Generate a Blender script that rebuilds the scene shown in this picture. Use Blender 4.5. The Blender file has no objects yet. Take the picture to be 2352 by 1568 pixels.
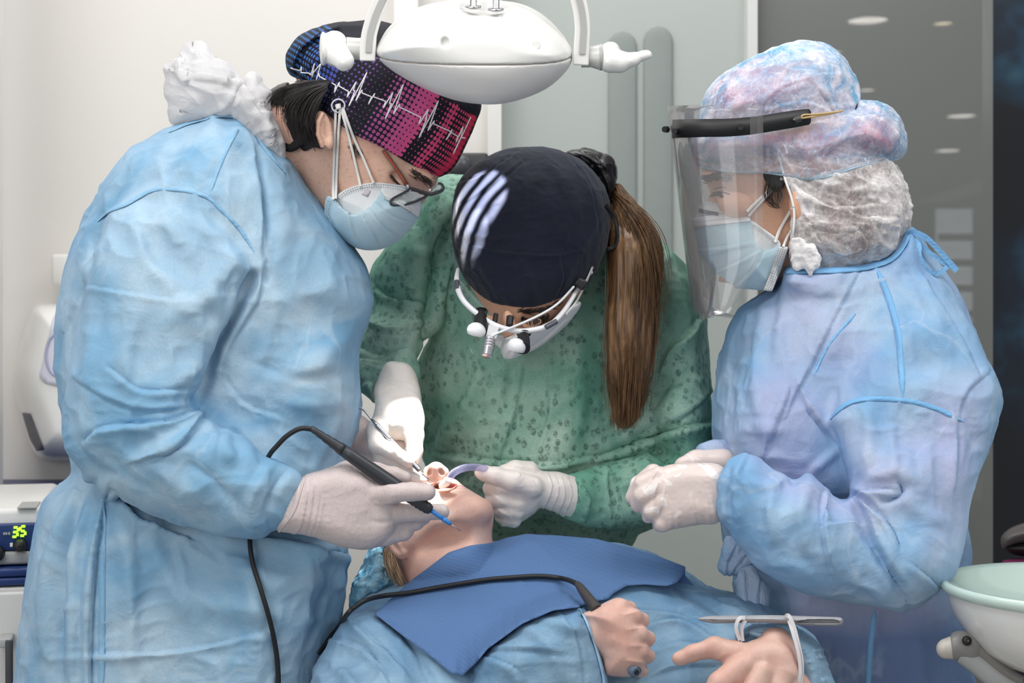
import bpy, math, random
import numpy as np
from mathutils import Vector, Matrix
from mathutils.geometry import delaunay_2d_cdt

scene = bpy.context.scene
COL = scene.collection
random.seed(7)
RNG = np.random.default_rng(11)

# ------------------------------------------------------------------ camera, light, exposure
CAM = (0.0, -1.7, 1.25)
FPX = 3267.0                       # 50 mm lens on a 36 mm wide frame of 2352 px
SC = FPX / 1.7                     # photo pixels per metre at the operating plane (y = 0)
cd = bpy.data.cameras.new('camera')
cd.lens = FPX / 2352.0 * 36.0
cd.sensor_width = 36.0
cd.clip_start = 0.05
cd.dof.use_dof = True
cd.dof.focus_distance = 1.63
cd.dof.aperture_fstop = 7.0
cam = bpy.data.objects.new('camera', cd)
cam.location = CAM
cam.rotation_euler = (math.pi / 2, 0, 0)
COL.objects.link(cam)
scene.camera = cam

vs = scene.view_settings
vs.view_transform = 'Standard'
vs.look = 'None'
vs.gamma = 1.0
vs.use_curve_mapping = False
vs.exposure = 0.1
scene.cycles.use_denoising = True
scene.cycles.max_bounces = 6
scene.cycles.diffuse_bounces = 3
scene.cycles.transparent_max_bounces = 12
scene.cycles.sample_clamp_indirect = 4.0
scene.cycles.caustics_reflective = False
scene.cycles.caustics_refractive = False

world = bpy.data.worlds.new('World')
scene.world = world
world.use_nodes = True
world.node_tree.nodes['Background'].inputs[0].default_value = (0.93, 0.96, 1.0, 1)
world.node_tree.nodes['Background'].inputs[1].default_value = 0.45

def area_light(name, loc, target, size, power, color=(1, 1, 1), size_y=None):
    ld = bpy.data.lights.new(name, 'AREA')
    ld.energy = power
    ld.color = color
    ld.shape = 'RECTANGLE'
    ld.size = size
    ld.size_y = size_y or size
    o = bpy.data.objects.new(name, ld)
    o.location = loc
    o.rotation_euler = (Vector(target) - Vector(loc)).to_track_quat('-Z', 'Y').to_euler()
    COL.objects.link(o)
    return o

area_light('ceiling_panel_light', (-0.7, -0.9, 2.58), (-0.7, -0.9, 0), 1.2, 17, (1.0, 0.985, 0.96), 0.7)
area_light('ceiling_panel_light', (0.9, -0.9, 2.58), (0.9, -0.9, 0), 1.2, 17, (1.0, 0.985, 0.96), 0.7)
area_light('ceiling_panel_light', (-0.2, 0.35, 2.58), (-0.2, 0.35, 0), 1.2, 9, (1.0, 0.985, 0.96), 0.5)
area_light('glass_back_fill', (0.5, 3.2, 2.3), (0.25, 0.9, 1.5), 1.2, 25, (1.0, 0.99, 0.97), 0.5)  # unseen fill added behind the panes to light them from the back
area_light('front_fill_light', (-1.6, -3.2, 1.9), (-0.1, 0, 1.1), 1.8, 26, (0.97, 0.985, 1.0), 1.6)  # unseen soft fill added from behind the camera

# ------------------------------------------------------------------ ray space (u, v = photo px, w = depth in px) to world
def to_world(P):
    P = np.asarray(P, dtype=np.float64).reshape(-1, 3)
    y = P[:, 2] / SC
    d = y - CAM[1]
    x = (P[:, 0] - 1176.0) / FPX * d
    z = CAM[2] - (P[:, 1] - 784.0) / FPX * d
    return np.stack([x, y, z], 1)

def W(u, v, w):
    return Vector(to_world([(u, v, w)])[0])

def pw(u, v, y):
    return W(u, v, y * SC)

# ------------------------------------------------------------------ object helpers
def tag(o, label=None, cat=None, group=None, kind=None):
    if label: o['label'] = label
    if cat: o['category'] = cat
    if group: o['group'] = group
    if kind: o['kind'] = kind
    return o

def thing(name, loc, label, cat, group=None):
    o = bpy.data.objects.new(name, None)
    o.location = loc
    o.empty_display_size = 0.05
    COL.objects.link(o)
    return tag(o, label, cat, group)

def link(name, me, parent=None, m=None):
    o = bpy.data.objects.new(name, me)
    COL.objects.link(o)
    if m is not None:
        me.materials.append(m)
    if parent is not None:
        o.parent = parent
        root = parent
        if parent.type == 'EMPTY':
            o.matrix_parent_inverse = Matrix.Translation(-Vector(parent.location))
    return o

def mesh_np(name, V, faces, smooth=True):
    """V: n x 3 world coordinates; faces: array (quads or tris) or list of lists"""
    me = bpy.data.meshes.new(name)
    V = np.asarray(V, dtype=np.float32)
    if isinstance(faces, np.ndarray):
        k = faces.shape[1]
        n = len(faces)
        me.vertices.add(len(V))
        me.vertices.foreach_set('co', V.ravel())
        me.loops.add(n * k)
        me.loops.foreach_set('vertex_index', faces.astype(np.int32).ravel())
        me.polygons.add(n)
        me.polygons.foreach_set('loop_start', np.arange(0, n * k, k, dtype=np.int32))
        me.update(calc_edges=True)
    else:
        me.from_pydata([tuple(p) for p in V], [], faces)
        me.update()
    if smooth and len(me.polygons):
        me.polygons.foreach_set('use_smooth', np.ones(len(me.polygons), dtype=bool))
    return me

def emit(name, P, faces, m, parent=None, smooth=True):
    """ray-space points to a mesh object"""
    return link(name, mesh_np(name, to_world(P), faces, smooth), parent, m)

class MB:
    """collects parts of ONE mesh (world or ray space)"""
    def __init__(s):
        s.V = []; s.F = []; s.n = 0
    def add(s, V, F):
        V = np.asarray(V, float).reshape(-1, 3)
        s.V.append(V)
        s.F += [[int(i) + s.n for i in f] for f in F]
        s.n += len(V)
        return s
    def verts(s):
        return np.concatenate(s.V)

# ------------------------------------------------------------------ curves
def catmull(pts, n=8, closed=False):
    P = np.asarray(pts, float)
    if len(P) < 3 and not closed:
        t = np.linspace(0, 1, n + 1)[:, None]
        return P[0] * (1 - t) + P[-1] * t
    out = []
    m = len(P)
    rng = range(m if closed else m - 1)
    for i in rng:
        if closed:
            p0, p1, p2, p3 = P[(i - 1) % m], P[i], P[(i + 1) % m], P[(i + 2) % m]
        else:
            p0, p1, p2, p3 = P[max(i - 1, 0)], P[i], P[i + 1], P[min(i + 2, m - 1)]
        for k in range(n):
            t = k / n
            out.append(0.5 * ((2 * p1) + (p2 - p0) * t + (2 * p0 - 5 * p1 + 4 * p2 - p3) * t * t + (3 * p1 - p0 - 3 * p2 + p3) * t ** 3))
    if not closed:
        out.append(P[-1])
    return np.array(out)

def resample(P, step):
    P = np.asarray(P, float)
    d = np.r_[0, np.cumsum(np.linalg.norm(np.diff(P, axis=0), axis=1))]
    n = max(2, int(round(d[-1] / step)) + 1)
    t = np.linspace(0, d[-1], n)
    return np.stack([np.interp(t, d, P[:, k]) for k in range(P.shape[1])], 1)

def tube_geo(P, R, sides=10, cap=True, flat=None):
    """P n x 3, R scalar or n; returns verts, faces. flat=(f, axis): squash along axis"""
    P = np.asarray(P, float); n = len(P)
    R = np.broadcast_to(np.asarray(R, float), (n,)) if np.ndim(R) == 0 else np.interp(np.linspace(0, 1, n), np.linspace(0, 1, len(R)), R)
    T = np.gradient(P, axis=0)
    T /= np.linalg.norm(T, axis=1)[:, None] + 1e-9
    up = np.array([0.13, 0.21, 0.97]) if abs(T[0][2]) < 0.8 else np.array([0.9, 0.3, 0.1])
    V = []
    a = np.linspace(0, 2 * np.pi, sides, endpoint=False)
    X = None
    for i in range(n):
        if X is None:
            X = np.cross(T[i], up)
        else:
            X = X - T[i] * np.dot(X, T[i])
        X = X / (np.linalg.norm(X) + 1e-9)
        Y = np.cross(T[i], X)
        ring = P[i] + R[i] * (np.cos(a)[:, None] * X + np.sin(a)[:, None] * Y)
        V.append(ring)
    F = []
    for i in range(n - 1):
        for k in range(sides):
            k2 = (k + 1) % sides
            F.append([i * sides + k, i * sides + k2, (i + 1) * sides + k2, (i + 1) * sides + k])
    if cap:
        m = n * sides
        V += [V[0], V[-1]]
        F.append([m + k for k in range(sides)][::-1])
        F.append([m + sides + k for k in range(sides)])
    return np.concatenate(V), F

def tube(name, pts, R, m, parent=None, sides=10, n=8, straight=False):
    P = np.asarray(pts, float) if straight else catmull(pts, n)
    V, F = tube_geo(P, R, sides)
    return emit(name, V, F, m, parent)

# ------------------------------------------------------------------ noise
def _hash(i, j, k):
    h = (i * 374761393 + j * 668265263 + k * 2147483647 + 1013904223) & 0xFFFFFFFF
    h = ((h ^ (h >> 13)) * 1274126177) & 0xFFFFFFFF
    return ((h ^ (h >> 16)) & 0xFFFF) / 65535.0

def vnoise(P):
    P = np.asarray(P, float)
    I = np.floor(P).astype(np.int64)
    f = P - I
    f = f * f * f * (f * (f * 6 - 15) + 10)
    r = 0
    for a in (0, 1):
        for b in (0, 1):
            for c in (0, 1):
                wgt = (f[:, 0] if a else 1 - f[:, 0]) * (f[:, 1] if b else 1 - f[:, 1]) * (f[:, 2] if c else 1 - f[:, 2])
                r = r + wgt * _hash(I[:, 0] + a, I[:, 1] + b, I[:, 2] + c)
    return r * 2 - 1

def ridged(P):
    return 1 - 2 * np.abs(vnoise(P))

# ------------------------------------------------------------------ implicit surfaces in ray space
def poly_sd(poly, U, Vv):
    """signed distance (negative inside) of points to a closed polygon"""
    P = np.asarray(poly, float)
    shp = U.shape
    x = U.ravel(); y = Vv.ravel()
    best = np.full(x.shape, 1e18)
    inside = np.zeros(x.shape, bool)
    Q = np.roll(P, -1, axis=0)
    for (ax, ay), (bx, by) in zip(P, Q):
        ex, ey = bx - ax, by - ay
        L = ex * ex + ey * ey + 1e-12
        t = np.clip(((x - ax) * ex + (y - ay) * ey) / L, 0, 1)
        dx = x - ax - t * ex; dy = y - ay - t * ey
        best = np.minimum(best, dx * dx + dy * dy)
        c = ((ay > y) != (by > y))
        if abs(by - ay) > 1e-12:
            xi = (bx - ax) * (y - ay) / (by - ay) + ax
            inside ^= c & (x < xi)
    d = np.sqrt(best)
    return np.where(inside, -d, d).reshape(shp)

def idw(ctrl, U, Vv, p=3.0):
    if callable(ctrl):
        return ctrl(U, Vv)
    if np.ndim(ctrl) == 0:
        return np.full(U.shape, float(ctrl))
    num = 0; den = 0
    for (a, b, c) in ctrl:
        wt = 1.0 / (((U - a) ** 2 + (Vv - b) ** 2) ** (p / 2) + 2000.0)
        num = num + wt * c; den = den + wt
    return num / den

class Field:
    def __init__(s, lo, hi, step):
        s.lo = np.array(lo, float); s.step = float(step)
        s.n = np.ceil((np.array(hi, float) - s.lo) / step).astype(int) + 1
        s.f = np.full(s.n, 60.0, np.float32)
        s.ax = [s.lo[k] + step * np.arange(s.n[k]) for k in range(3)]
    def _box(s, lo, hi):
        a = np.clip(np.floor((np.asarray(lo) - s.lo) / s.step).astype(int), 0, s.n - 1)
        b = np.clip(np.ceil((np.asarray(hi) - s.lo) / s.step).astype(int) + 1, 1, s.n)
        sl = tuple(slice(x, y) for x, y in zip(a, b))
        return sl, [s.ax[k][sl[k]] for k in range(3)]
    def _union(s, sl, d, k, sub=False):
        f = s.f[sl]
        if sub:
            d = -d
            if k > 0:
                h = np.clip(0.5 - 0.5 * (f - d) / k, 0, 1)
                s.f[sl] = f + (d - f) * h + k * h * (1 - h)
            else:
                s.f[sl] = np.maximum(f, d)
            return
        if k > 0:
            h = np.clip(0.5 + 0.5 * (f - d) / k, 0, 1)
            s.f[sl] = f + (d - f) * h - k * h * (1 - h)
        else:
            s.f[sl] = np.minimum(f, d)
    def cone(s, a, ra, b, rb, k=8, sub=False, sw=1.0):
        a = np.asarray(a, float); b = np.asarray(b, float)
        m = max(ra, rb) * max(1, sw) + k + 3 * s.step
        sl, (X, Y, Z) = s._box(np.minimum(a, b) - m, np.maximum(a, b) + m)
        if min(len(X), len(Y), len(Z)) == 0: return s
        X = X[:, None, None].astype(np.float32); Y = Y[None, :, None].astype(np.float32); Z = Z[None, None, :].astype(np.float32)
        e = b - a
        e2 = np.array([e[0], e[1], e[2] / sw])
        L = float(e2 @ e2) + 1e-9
        px, py, pz = X - a[0], Y - a[1], (Z - a[2]) / sw
        t = np.clip((px * e2[0] + py * e2[1] + pz * e2[2]) / L, 0, 1)
        d = np.sqrt((px - t * e2[0]) ** 2 + (py - t * e2[1]) ** 2 + (pz - t * e2[2]) ** 2) - (ra + (rb - ra) * t)
        s._union(sl, d, k, sub)
        return s
    def chain(s, pts, k=8, sub=False, sw=1.0):
        for p, q in zip(pts[:-1], pts[1:]):
            s.cone(p[:3], p[3], q[:3], q[3], k, sub, sw)
        return s
    def ell(s, c, r, k=8, sub=False, rot=None):
        """ellipsoid; rot: 3x3 or angle in the image plane (deg, clockwise on the photo)"""
        c = np.asarray(c, float); r = np.asarray(r, float)
        m = r.max() + k + 3 * s.step
        sl, (X, Y, Z) = s._box(c - m, c + m)
        if min(len(X), len(Y), len(Z)) == 0: return s
        px = X[:, None, None] - c[0]; py = Y[None, :, None] - c[1]; pz = Z[None, None, :] - c[2]
        if rot is not None:
            if np.ndim(rot) == 0:
                q = math.radians(rot); R = np.array([[math.cos(q), math.sin(q), 0], [-math.sin(q), math.cos(q), 0], [0, 0, 1]])
            else:
                R = np.asarray(rot)
            px, py, pz = (R[0, 0] * px + R[0, 1] * py + R[0, 2] * pz, R[1, 0] * px + R[1, 1] * py + R[1, 2] * pz, R[2, 0] * px + R[2, 1] * py + R[2, 2] * pz)
        k0 = np.sqrt((px / r[0]) ** 2 + (py / r[1]) ** 2 + (pz / r[2]) ** 2)
        k1 = np.sqrt((px / r[0] ** 2) ** 2 + (py / r[1] ** 2) ** 2 + (pz / r[2] ** 2) ** 2) + 1e-9
        d = np.where(k0 < 1e-4, -r.min(), k0 * (k0 - 1) / k1).astype(np.float32)
        s._union(sl, d, k, sub)
        return s
    def pillow(s, poly, wc, T, R, k=8, sub=False, smooth=True, n=4, pw_=2.0):
        P = catmull(poly, n, True) if smooth else np.asarray(poly, float)
        tm = max(t[2] for t in T) if not np.isscalar(T) else T
        if np.isscalar(wc): w0 = w1 = wc
        elif callable(wc): w0, w1 = s.lo[2], s.ax[2][-1]
        else: w0, w1 = min(c[2] for c in wc), max(c[2] for c in wc)
        m = k + 4 * s.step + 20
        lo = np.array([P[:, 0].min() - m, P[:, 1].min() - m, w0 - tm - m]); hi = np.array([P[:, 0].max() + m, P[:, 1].max() + m, w1 + tm + m])
        sl, (X, Y, Z) = s._box(lo, hi)
        if min(len(X), len(Y), len(Z)) == 0: return s
        U, Vv = np.meshgrid(X, Y, indexing='ij')
        sd = poly_sd(P, U, Vv)
        a = np.maximum(1 + sd / R, 0)
        C = idw(wc, U, Vv); TT = idw(T, U, Vv)
        b = np.abs(Z[None, None, :] - C[:, :, None]) / TT[:, :, None]
        g = (a[:, :, None] ** pw_ + b ** pw_) ** (1 / pw_) - 1
        d = (g * np.minimum(R, TT)[:, :, None]).astype(np.float32)
        s._union(sl, d, k, sub)
        return s
    def clip(s, poly, n=4, smooth=True, wmax=None):
        """keep only what lies inside an outline (cloth edge), and in front of depth wmax"""
        P = catmull(poly, n, True) if smooth else np.asarray(poly, float)
        U, Vv = np.meshgrid(s.ax[0], s.ax[1], indexing='ij')
        s.f = np.maximum(s.f, poly_sd(P, U, Vv).astype(np.float32)[:, :, None])
        if wmax is not None:
            s.f = np.maximum(s.f, (s.ax[2] - wmax).astype(np.float32)[None, None, :])
        return s
    def offset(s, d):
        s.f = s.f - np.float32(d)
        return s
    def cut(s, p, nrm, k=0):
        """keep the side the normal points away from"""
        nrm = np.asarray(nrm, float); nrm /= np.linalg.norm(nrm)
        d = ((s.ax[0] - p[0]) * nrm[0])[:, None, None] + ((s.ax[1] - p[1]) * nrm[1])[None, :, None] + ((s.ax[2] - p[2]) * nrm[2])[None, None, :]
        s.f = np.maximum(s.f, d.astype(np.float32))
        return s
    def mesh(s, smooth=2):
        f = s.f
        f[0] = np.maximum(f[0], 1); f[-1] = np.maximum(f[-1], 1); f[:, 0] = np.maximum(f[:, 0], 1); f[:, -1] = np.maximum(f[:, -1], 1)
        f[:, :, 0] = np.maximum(f[:, :, 0], 1); f[:, :, -1] = np.maximum(f[:, :, -1], 1)
        s_ = f < 0
        cnt = np.zeros(np.array(f.shape) - 1, np.int8)
        for a in (0, 1):
            for b in (0, 1):
                for c in (0, 1):
                    cnt += s_[a:f.shape[0] - 1 + a, b:f.shape[1] - 1 + b, c:f.shape[2] - 1 + c]
        act = (cnt > 0) & (cnt < 8)
        I, J, K = np.nonzero(act)
        idx = np.full(act.shape, -1, np.int64)
        idx[I, J, K] = np.arange(len(I))
        acc = np.zeros((len(I), 3)); num = np.zeros(len(I))
        cor = [(a, b, c) for a in (0, 1) for b in (0, 1) for c in (0, 1)]
        val = {q: f[I + q[0], J + q[1], K + q[2]].astype(float) for q in cor}
        for q in cor:
            for ax in range(3):
                if q[ax] == 0:
                    r = list(q); r[ax] = 1; r = tuple(r)
                    v0, v1 = val[q], val[r]
                    cr = (v0 < 0) != (v1 < 0)
                    t = np.where(cr, v0 / np.where(cr, v0 - v1, 1), 0)
                    for d in range(3):
                        acc[:, d] += np.where(cr, q[d] + (t if d == ax else 0), 0)
                    num += cr
        P = acc / num[:, None] + np.stack([I, J, K], 1)
        P = P * s.step + s.lo
        faces = []
        for ax in range(3):
            o1, o2 = [(1, 2), (2, 0), (0, 1)][ax]
            n = list(f.shape)
            sl0 = [slice(None)] * 3; sl1 = [slice(None)] * 3
            sl0[ax] = slice(0, n[ax] - 1); sl1[ax] = slice(1, n[ax])
            for o in (o1, o2):
                sl0[o] = slice(1, n[o] - 1); sl1[o] = slice(1, n[o] - 1)
            A, B = s_[tuple(sl0)], s_[tuple(sl1)]
            e = np.nonzero(A != B)
            sg = A[e]
            c = [x.copy() for x in e]
            c[o1] = c[o1] + 1; c[o2] = c[o2] + 1
            def cell(d1, d2):
                q = [x.copy() for x in c]
                q[o1] = q[o1] + d1; q[o2] = q[o2] + d2
                return idx[q[0], q[1], q[2]]
            q = np.stack([cell(-1, -1), cell(0, -1), cell(0, 0), cell(-1, 0)], 1)
            q[~sg] = q[~sg][:, ::-1]
            faces.append(q)
        Fc = np.concatenate(faces)
        Fc = Fc[(Fc >= 0).all(1)][:, ::-1]     # ray space (u right, v down, w away) is left as drawn: flip for the world
        Fc = Fc[:, ::-1]
        P = laplace(P, Fc, smooth)
        return Shape(P, Fc, s.step)

def laplace(P, F, it, lam=0.5):
    if it <= 0: return P
    E = np.concatenate([F[:, [0, 1]], F[:, [1, 2]], F[:, [2, 3]], F[:, [3, 0]]]) if F.shape[1] == 4 else np.concatenate([F[:, [0, 1]], F[:, [1, 2]], F[:, [2, 0]]])
    E = np.concatenate([E, E[:, ::-1]])
    n = len(P)
    deg = np.bincount(E[:, 0], minlength=n)
    for i in range(it):
        S = np.stack([np.bincount(E[:, 0], weights=P[E[:, 1], k], minlength=n) for k in range(3)], 1) / np.maximum(deg, 1)[:, None]
        P = P + (S - P) * lam
    return P

def seg_dist(pts, x, y):
    """distance to an open polyline, signed side, parameter 0..1 along it"""
    P = np.asarray(pts, float)
    L = np.linalg.norm(np.diff(P, axis=0), axis=1); cum = np.r_[0, np.cumsum(L)]
    best = np.full(x.shape, 1e18); side = np.zeros(x.shape); par = np.zeros(x.shape)
    for i in range(len(P) - 1):
        ex, ey = P[i + 1] - P[i]
        t = np.clip(((x - P[i][0]) * ex + (y - P[i][1]) * ey) / (ex * ex + ey * ey + 1e-9), 0, 1)
        dx = x - P[i][0] - t * ex; dy = y - P[i][1] - t * ey
        d = dx * dx + dy * dy
        m = d < best
        best = np.where(m, d, best)
        side = np.where(m, np.sign(ex * dy - ey * dx), side)
        par = np.where(m, (cum[i] + t * L[i]) / cum[-1], par)
    return np.sqrt(best), side, par

class Shape:
    def __init__(s, P, F, step):
        s.P = P; s.F = F; s.step = step; s._map = None
    def normals(s):
        P, F = s.P, s.F
        a = P[F[:, 2]] - P[F[:, 0]]; b = P[F[:, 3 if F.shape[1] == 4 else 1]] - P[F[:, 1 if F.shape[1] == 4 else 0]]
        n = np.cross(a, b)
        N = np.zeros_like(P)
        for k in range(F.shape[1]):
            for d in range(3):
                N[:, d] += np.bincount(F[:, k], weights=n[:, d], minlength=len(P))
        N /= np.linalg.norm(N, axis=1)[:, None] + 1e-9
        return N
    def folds(s, folds, gain=1.0):
        """folds: (pts, height, width, kind). r ridge, c crease, s overlapping step"""
        N = s.normals()
        D = np.zeros(len(s.P))
        for fo in folds:
            pts, h, wd, kind = fo[:4]
            pts = catmull(pts, 6) if len(pts) > 2 else np.asarray(pts, float)
            m = 4.0 * wd
            lo = pts.min(0) - m; hi = pts.max(0) + m
            sel = (s.P[:, 0] > lo[0]) & (s.P[:, 0] < hi[0]) & (s.P[:, 1] > lo[1]) & (s.P[:, 1] < hi[1]) & (N[:, 2] < 0.25)
            if len(fo) > 4:
                sel &= (s.P[:, 2] > fo[4][0]) & (s.P[:, 2] < fo[4][1])
            I = np.nonzero(sel)[0]
            if not len(I): continue
            d, side, t = seg_dist(pts, s.P[I, 0], s.P[I, 1])
            tap = np.sqrt(np.clip(np.sin(np.pi * np.clip(0.06 + 0.88 * t, 0, 1)), 0, 1))
            if kind == 'r': g = np.exp(-(d / wd) ** 2)
            elif kind == 'c': g = -np.exp(-d / wd)
            elif kind == 's': g = np.where(side > 0, np.exp(-(d / wd) ** 1.3), np.exp(-(d / (wd * 0.22)) ** 2) - 0.55 * np.exp(-((d - wd * 0.35) / (wd * 0.3)) ** 2))
            else: g = np.where(side < 0, np.exp(-(d / wd) ** 1.3), np.exp(-(d / (wd * 0.22)) ** 2) - 0.55 * np.exp(-((d - wd * 0.35) / (wd * 0.3)) ** 2))
            D[I] += gain * h * g * tap
        s.P = s.P + N * D[:, None]
        if s.F.shape[1] == 4: s.P = laplace(s.P, s.F, 2, 0.4)
        s._map = None
        return s
    def crumple(s, amps, sel=None, stretch=(1, 1, 1)):
        """amps: list of (scale px, height px, 'n' | 'r')"""
        N = s.normals()
        D = np.zeros(len(s.P))
        Q = s.P * np.array(stretch)
        warp = np.stack([vnoise(Q / 170 + 3.1), vnoise(Q / 170 + 17.7), vnoise(Q / 170 + 9.2)], 1) * 40
        for i, (sc_, h, kind) in enumerate(amps):
            q = (Q + warp) / sc_ + 11.3 * i
            D += h * (ridged(q) if kind == 'r' else vnoise(q))
        if sel is not None:
            D *= sel(s.P)
        s.P = s.P + N * D[:, None]
        s._map = None
        return s
    def depth(s):
        if s._map is None:
            st = max(s.step, 3.0)
            lo = s.P[:, :2].min(0) - 2 * st
            n = np.ceil((s.P[:, :2].max(0) - lo) / st).astype(int) + 3
            M = np.full(n, 1e6)
            F = s.F
            samp = [s.P, s.P[F].mean(1)]
            for Q in samp:
                ij = np.round((Q[:, :2] - lo) / st).astype(int)
                np.minimum.at(M, (ij[:, 0], ij[:, 1]), Q[:, 2])
            for it in range(2):
                h = M > 1e5
                if not h.any(): break
                pad = np.pad(M, 1, constant_values=1e6)
                nb = np.stack([pad[1 + a:1 + a + n[0], 1 + b:1 + b + n[1]] for a in (-1, 0, 1) for b in (-1, 0, 1)])
                ok = nb < 1e5
                avg = np.where(ok, nb, 0).sum(0) / np.maximum(ok.sum(0), 1)
                M = np.where(h & ok.any(0), avg, M)
            s._map = (M, lo, st)
        return s._map
    def w(s, u, v, default=None):
        M, lo, st = s.depth()
        u = np.asarray(u, float); v = np.asarray(v, float)
        x = np.clip((u - lo[0]) / st, 0, M.shape[0] - 1.001); y = np.clip((v - lo[1]) / st, 0, M.shape[1] - 1.001)
        i = x.astype(int); j = y.astype(int); a = x - i; b = y - j
        q = [(i, j, (1 - a) * (1 - b)), (i + 1, j, a * (1 - b)), (i, j + 1, (1 - a) * b), (i + 1, j + 1, a * b)]
        num = 0; den = 0
        for ii, jj, wt in q:
            m = M[ii, jj]; ok = m < 1e5
            num = num + np.where(ok, m * wt, 0); den = den + np.where(ok, wt, 0)
        r = np.where(den > 1e-6, num / np.maximum(den, 1e-6), np.nan)
        return r
    def emit(s, name, m, parent=None):
        return emit(name, s.P, s.F, m, parent)

def join_shapes(a, b):
    return Shape(np.concatenate([a.P, b.P]), np.concatenate([a.F, b.F + len(a.P)]), min(a.step, b.step))

def surf_w(surfs, u, v):
    """front-most depth of several shapes"""
    r = None
    for s in (surfs if isinstance(surfs, (list, tuple)) else [surfs]):
        q = s.w(u, v)
        r = q if r is None else np.fmin(r, q)
    r = np.asarray(r, float)
    if np.isnan(r).any() and r.ndim == 1 and not np.isnan(r).all():
        ix = np.arange(len(r)); ok = ~np.isnan(r)
        r = np.interp(ix, ix[ok], r[ok])
    return r

def smooth1(a, n):
    for _ in range(n):
        a = np.r_[a[0], 0.25 * a[:-2] + 0.5 * a[1:-1] + 0.25 * a[2:], a[-1]]
    return a

def ribbon_geo(pts, surfs, width, lift=2.0, thick=3.0, step=6, sm=2, straight=False, taut=False, w_ends=None):
    """a flat strip lying on the front of some shapes along photo points"""
    P = np.asarray(pts, float)
    P = resample(P if straight else catmull(P, 8), step)
    T = np.gradient(P, axis=0); T /= np.linalg.norm(T, axis=1)[:, None] + 1e-9
    Nn = np.stack([-T[:, 1], T[:, 0]], 1)
    wd = np.interp(np.linspace(0, 1, len(P)), np.linspace(0, 1, len(width)), width) if np.ndim(width) else np.full(len(P), float(width))
    L = P + Nn * wd[:, None] / 2; Rr = P - Nn * wd[:, None] / 2
    ws = []
    for Q in (L, P, Rr):
        if w_ends is not None:
            w = np.linspace(w_ends[0], w_ends[1], len(P))
        else:
            w = smooth1(surf_w(surfs, Q[:, 0], Q[:, 1]), sm)
            if taut:
                w = np.linspace(w[0], w[-1], len(w)) if taut is True else np.minimum(w, np.linspace(w[0], w[-1], len(w)))
        ws.append(w)
    top = [np.c_[L, ws[0] - lift], np.c_[P, ws[1] - lift - thick * 0.35], np.c_[Rr, ws[2] - lift]]
    bot = [np.c_[L, ws[0] - lift + thick], np.c_[Rr, ws[2] - lift + thick]]
    n = len(P)
    V = np.concatenate(top + bot)
    F = []
    def strip(a, b):
        for i in range(n - 1):
            F.append([a * n + i, b * n + i, b * n + i + 1, a * n + i + 1])
    strip(0, 1); strip(1, 2); strip(2, 4); strip(4, 3); strip(3, 0)
    for e in (0, n - 1):
        q = [0 * n + e, 1 * n + e, 2 * n + e, 4 * n + e, 3 * n + e]
        F.append(q if e == 0 else q[::-1])
    return V, F

def ribbon(name, pts, surfs, width, m, parent=None, **kw):
    V, F = ribbon_geo(pts, surfs, width, **kw)
    return emit(name, V, F, m, parent)

def sheet(poly, wfun, step=8, thick=3.0, smooth_poly=False):
    """thin cloth bounded by a polygon, depth from wfun(u, v): front and back with a rim"""
    B = catmull(poly, 4, True) if smooth_poly else np.asarray(poly, float)
    B = resample(np.r_[B, B[:1]], step)[:-1]
    u0, v0 = B.min(0); u1, v1 = B.max(0)
    gu, gv = np.meshgrid(np.arange(u0, u1, step), np.arange(v0, v1, step), indexing='ij')
    gu = gu + (np.arange(gu.shape[1]) % 2)[None, :] * step * 0.5
    sd = poly_sd(B, gu, gv)
    I = sd < -step * 0.55
    pts = np.concatenate([B, np.stack([gu[I], gv[I]], 1)])
    nb = len(B)
    vv, ee, ff, ov, oe, of = delaunay_2d_cdt([Vector((float(a), float(b))) for a, b in pts], [(i, (i + 1) % nb) for i in range(nb)], [], 1, 1e-4)
    uv = np.array([(p.x, p.y) for p in vv])
    w = wfun(uv[:, 0], uv[:, 1])
    n = len(uv)
    F0 = np.array([list(f) for f in ff if len(f) == 3])
    a = uv[F0[:, 1]] - uv[F0[:, 0]]; b = uv[F0[:, 2]] - uv[F0[:, 0]]
    neg = (a[:, 0] * b[:, 1] - a[:, 1] * b[:, 0]) < 0
    F0[neg] = F0[neg][:, ::-1]
    V = np.concatenate([np.c_[uv, w], np.c_[uv, w + thick]])
    cnt = {}
    for f in F0:
        for k in range(3):
            e = (int(f[k]), int(f[(k + 1) % 3]))
            cnt[e] = 1
    rim = [e for e in cnt if (e[1], e[0]) not in cnt]
    F = np.concatenate([F0, F0[:, ::-1] + n, np.array([[b_, a_, a_ + n] for a_, b_ in rim] + [[b_, a_ + n, b_ + n] for a_, b_ in rim])])
    return Shape(V, F, step)

def box_geo(c, s, rz=0.0):
    c = np.asarray(c, float); h = np.asarray(s, float) / 2
    q = np.array([(x, y, z) for x in (-1, 1) for y in (-1, 1) for z in (-1, 1)], float) * h
    if rz:
        R = np.array([[math.cos(rz), -math.sin(rz), 0], [math.sin(rz), math.cos(rz), 0], [0, 0, 1]])
        q = q @ R.T
    return q + c, [[0, 1, 3, 2], [4, 6, 7, 5], [0, 4, 5, 1], [2, 3, 7, 6], [0, 2, 6, 4], [1, 5, 7, 3]]

def box(name, c, s, m, parent=None, bevel=0.0, rz=0.0, segs=2):
    V, F = box_geo(c, s, rz)
    o = link(name, mesh_np(name, V, F, False), parent, m)
    if bevel:
        md = o.modifiers.new('bevel', 'BEVEL'); md.width = bevel; md.segments = segs; md.limit_method = 'NONE'
        o.data.polygons.foreach_set('use_smooth', np.ones(len(o.data.polygons), dtype=bool))
        md.harden_normals = False
    return o

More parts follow.
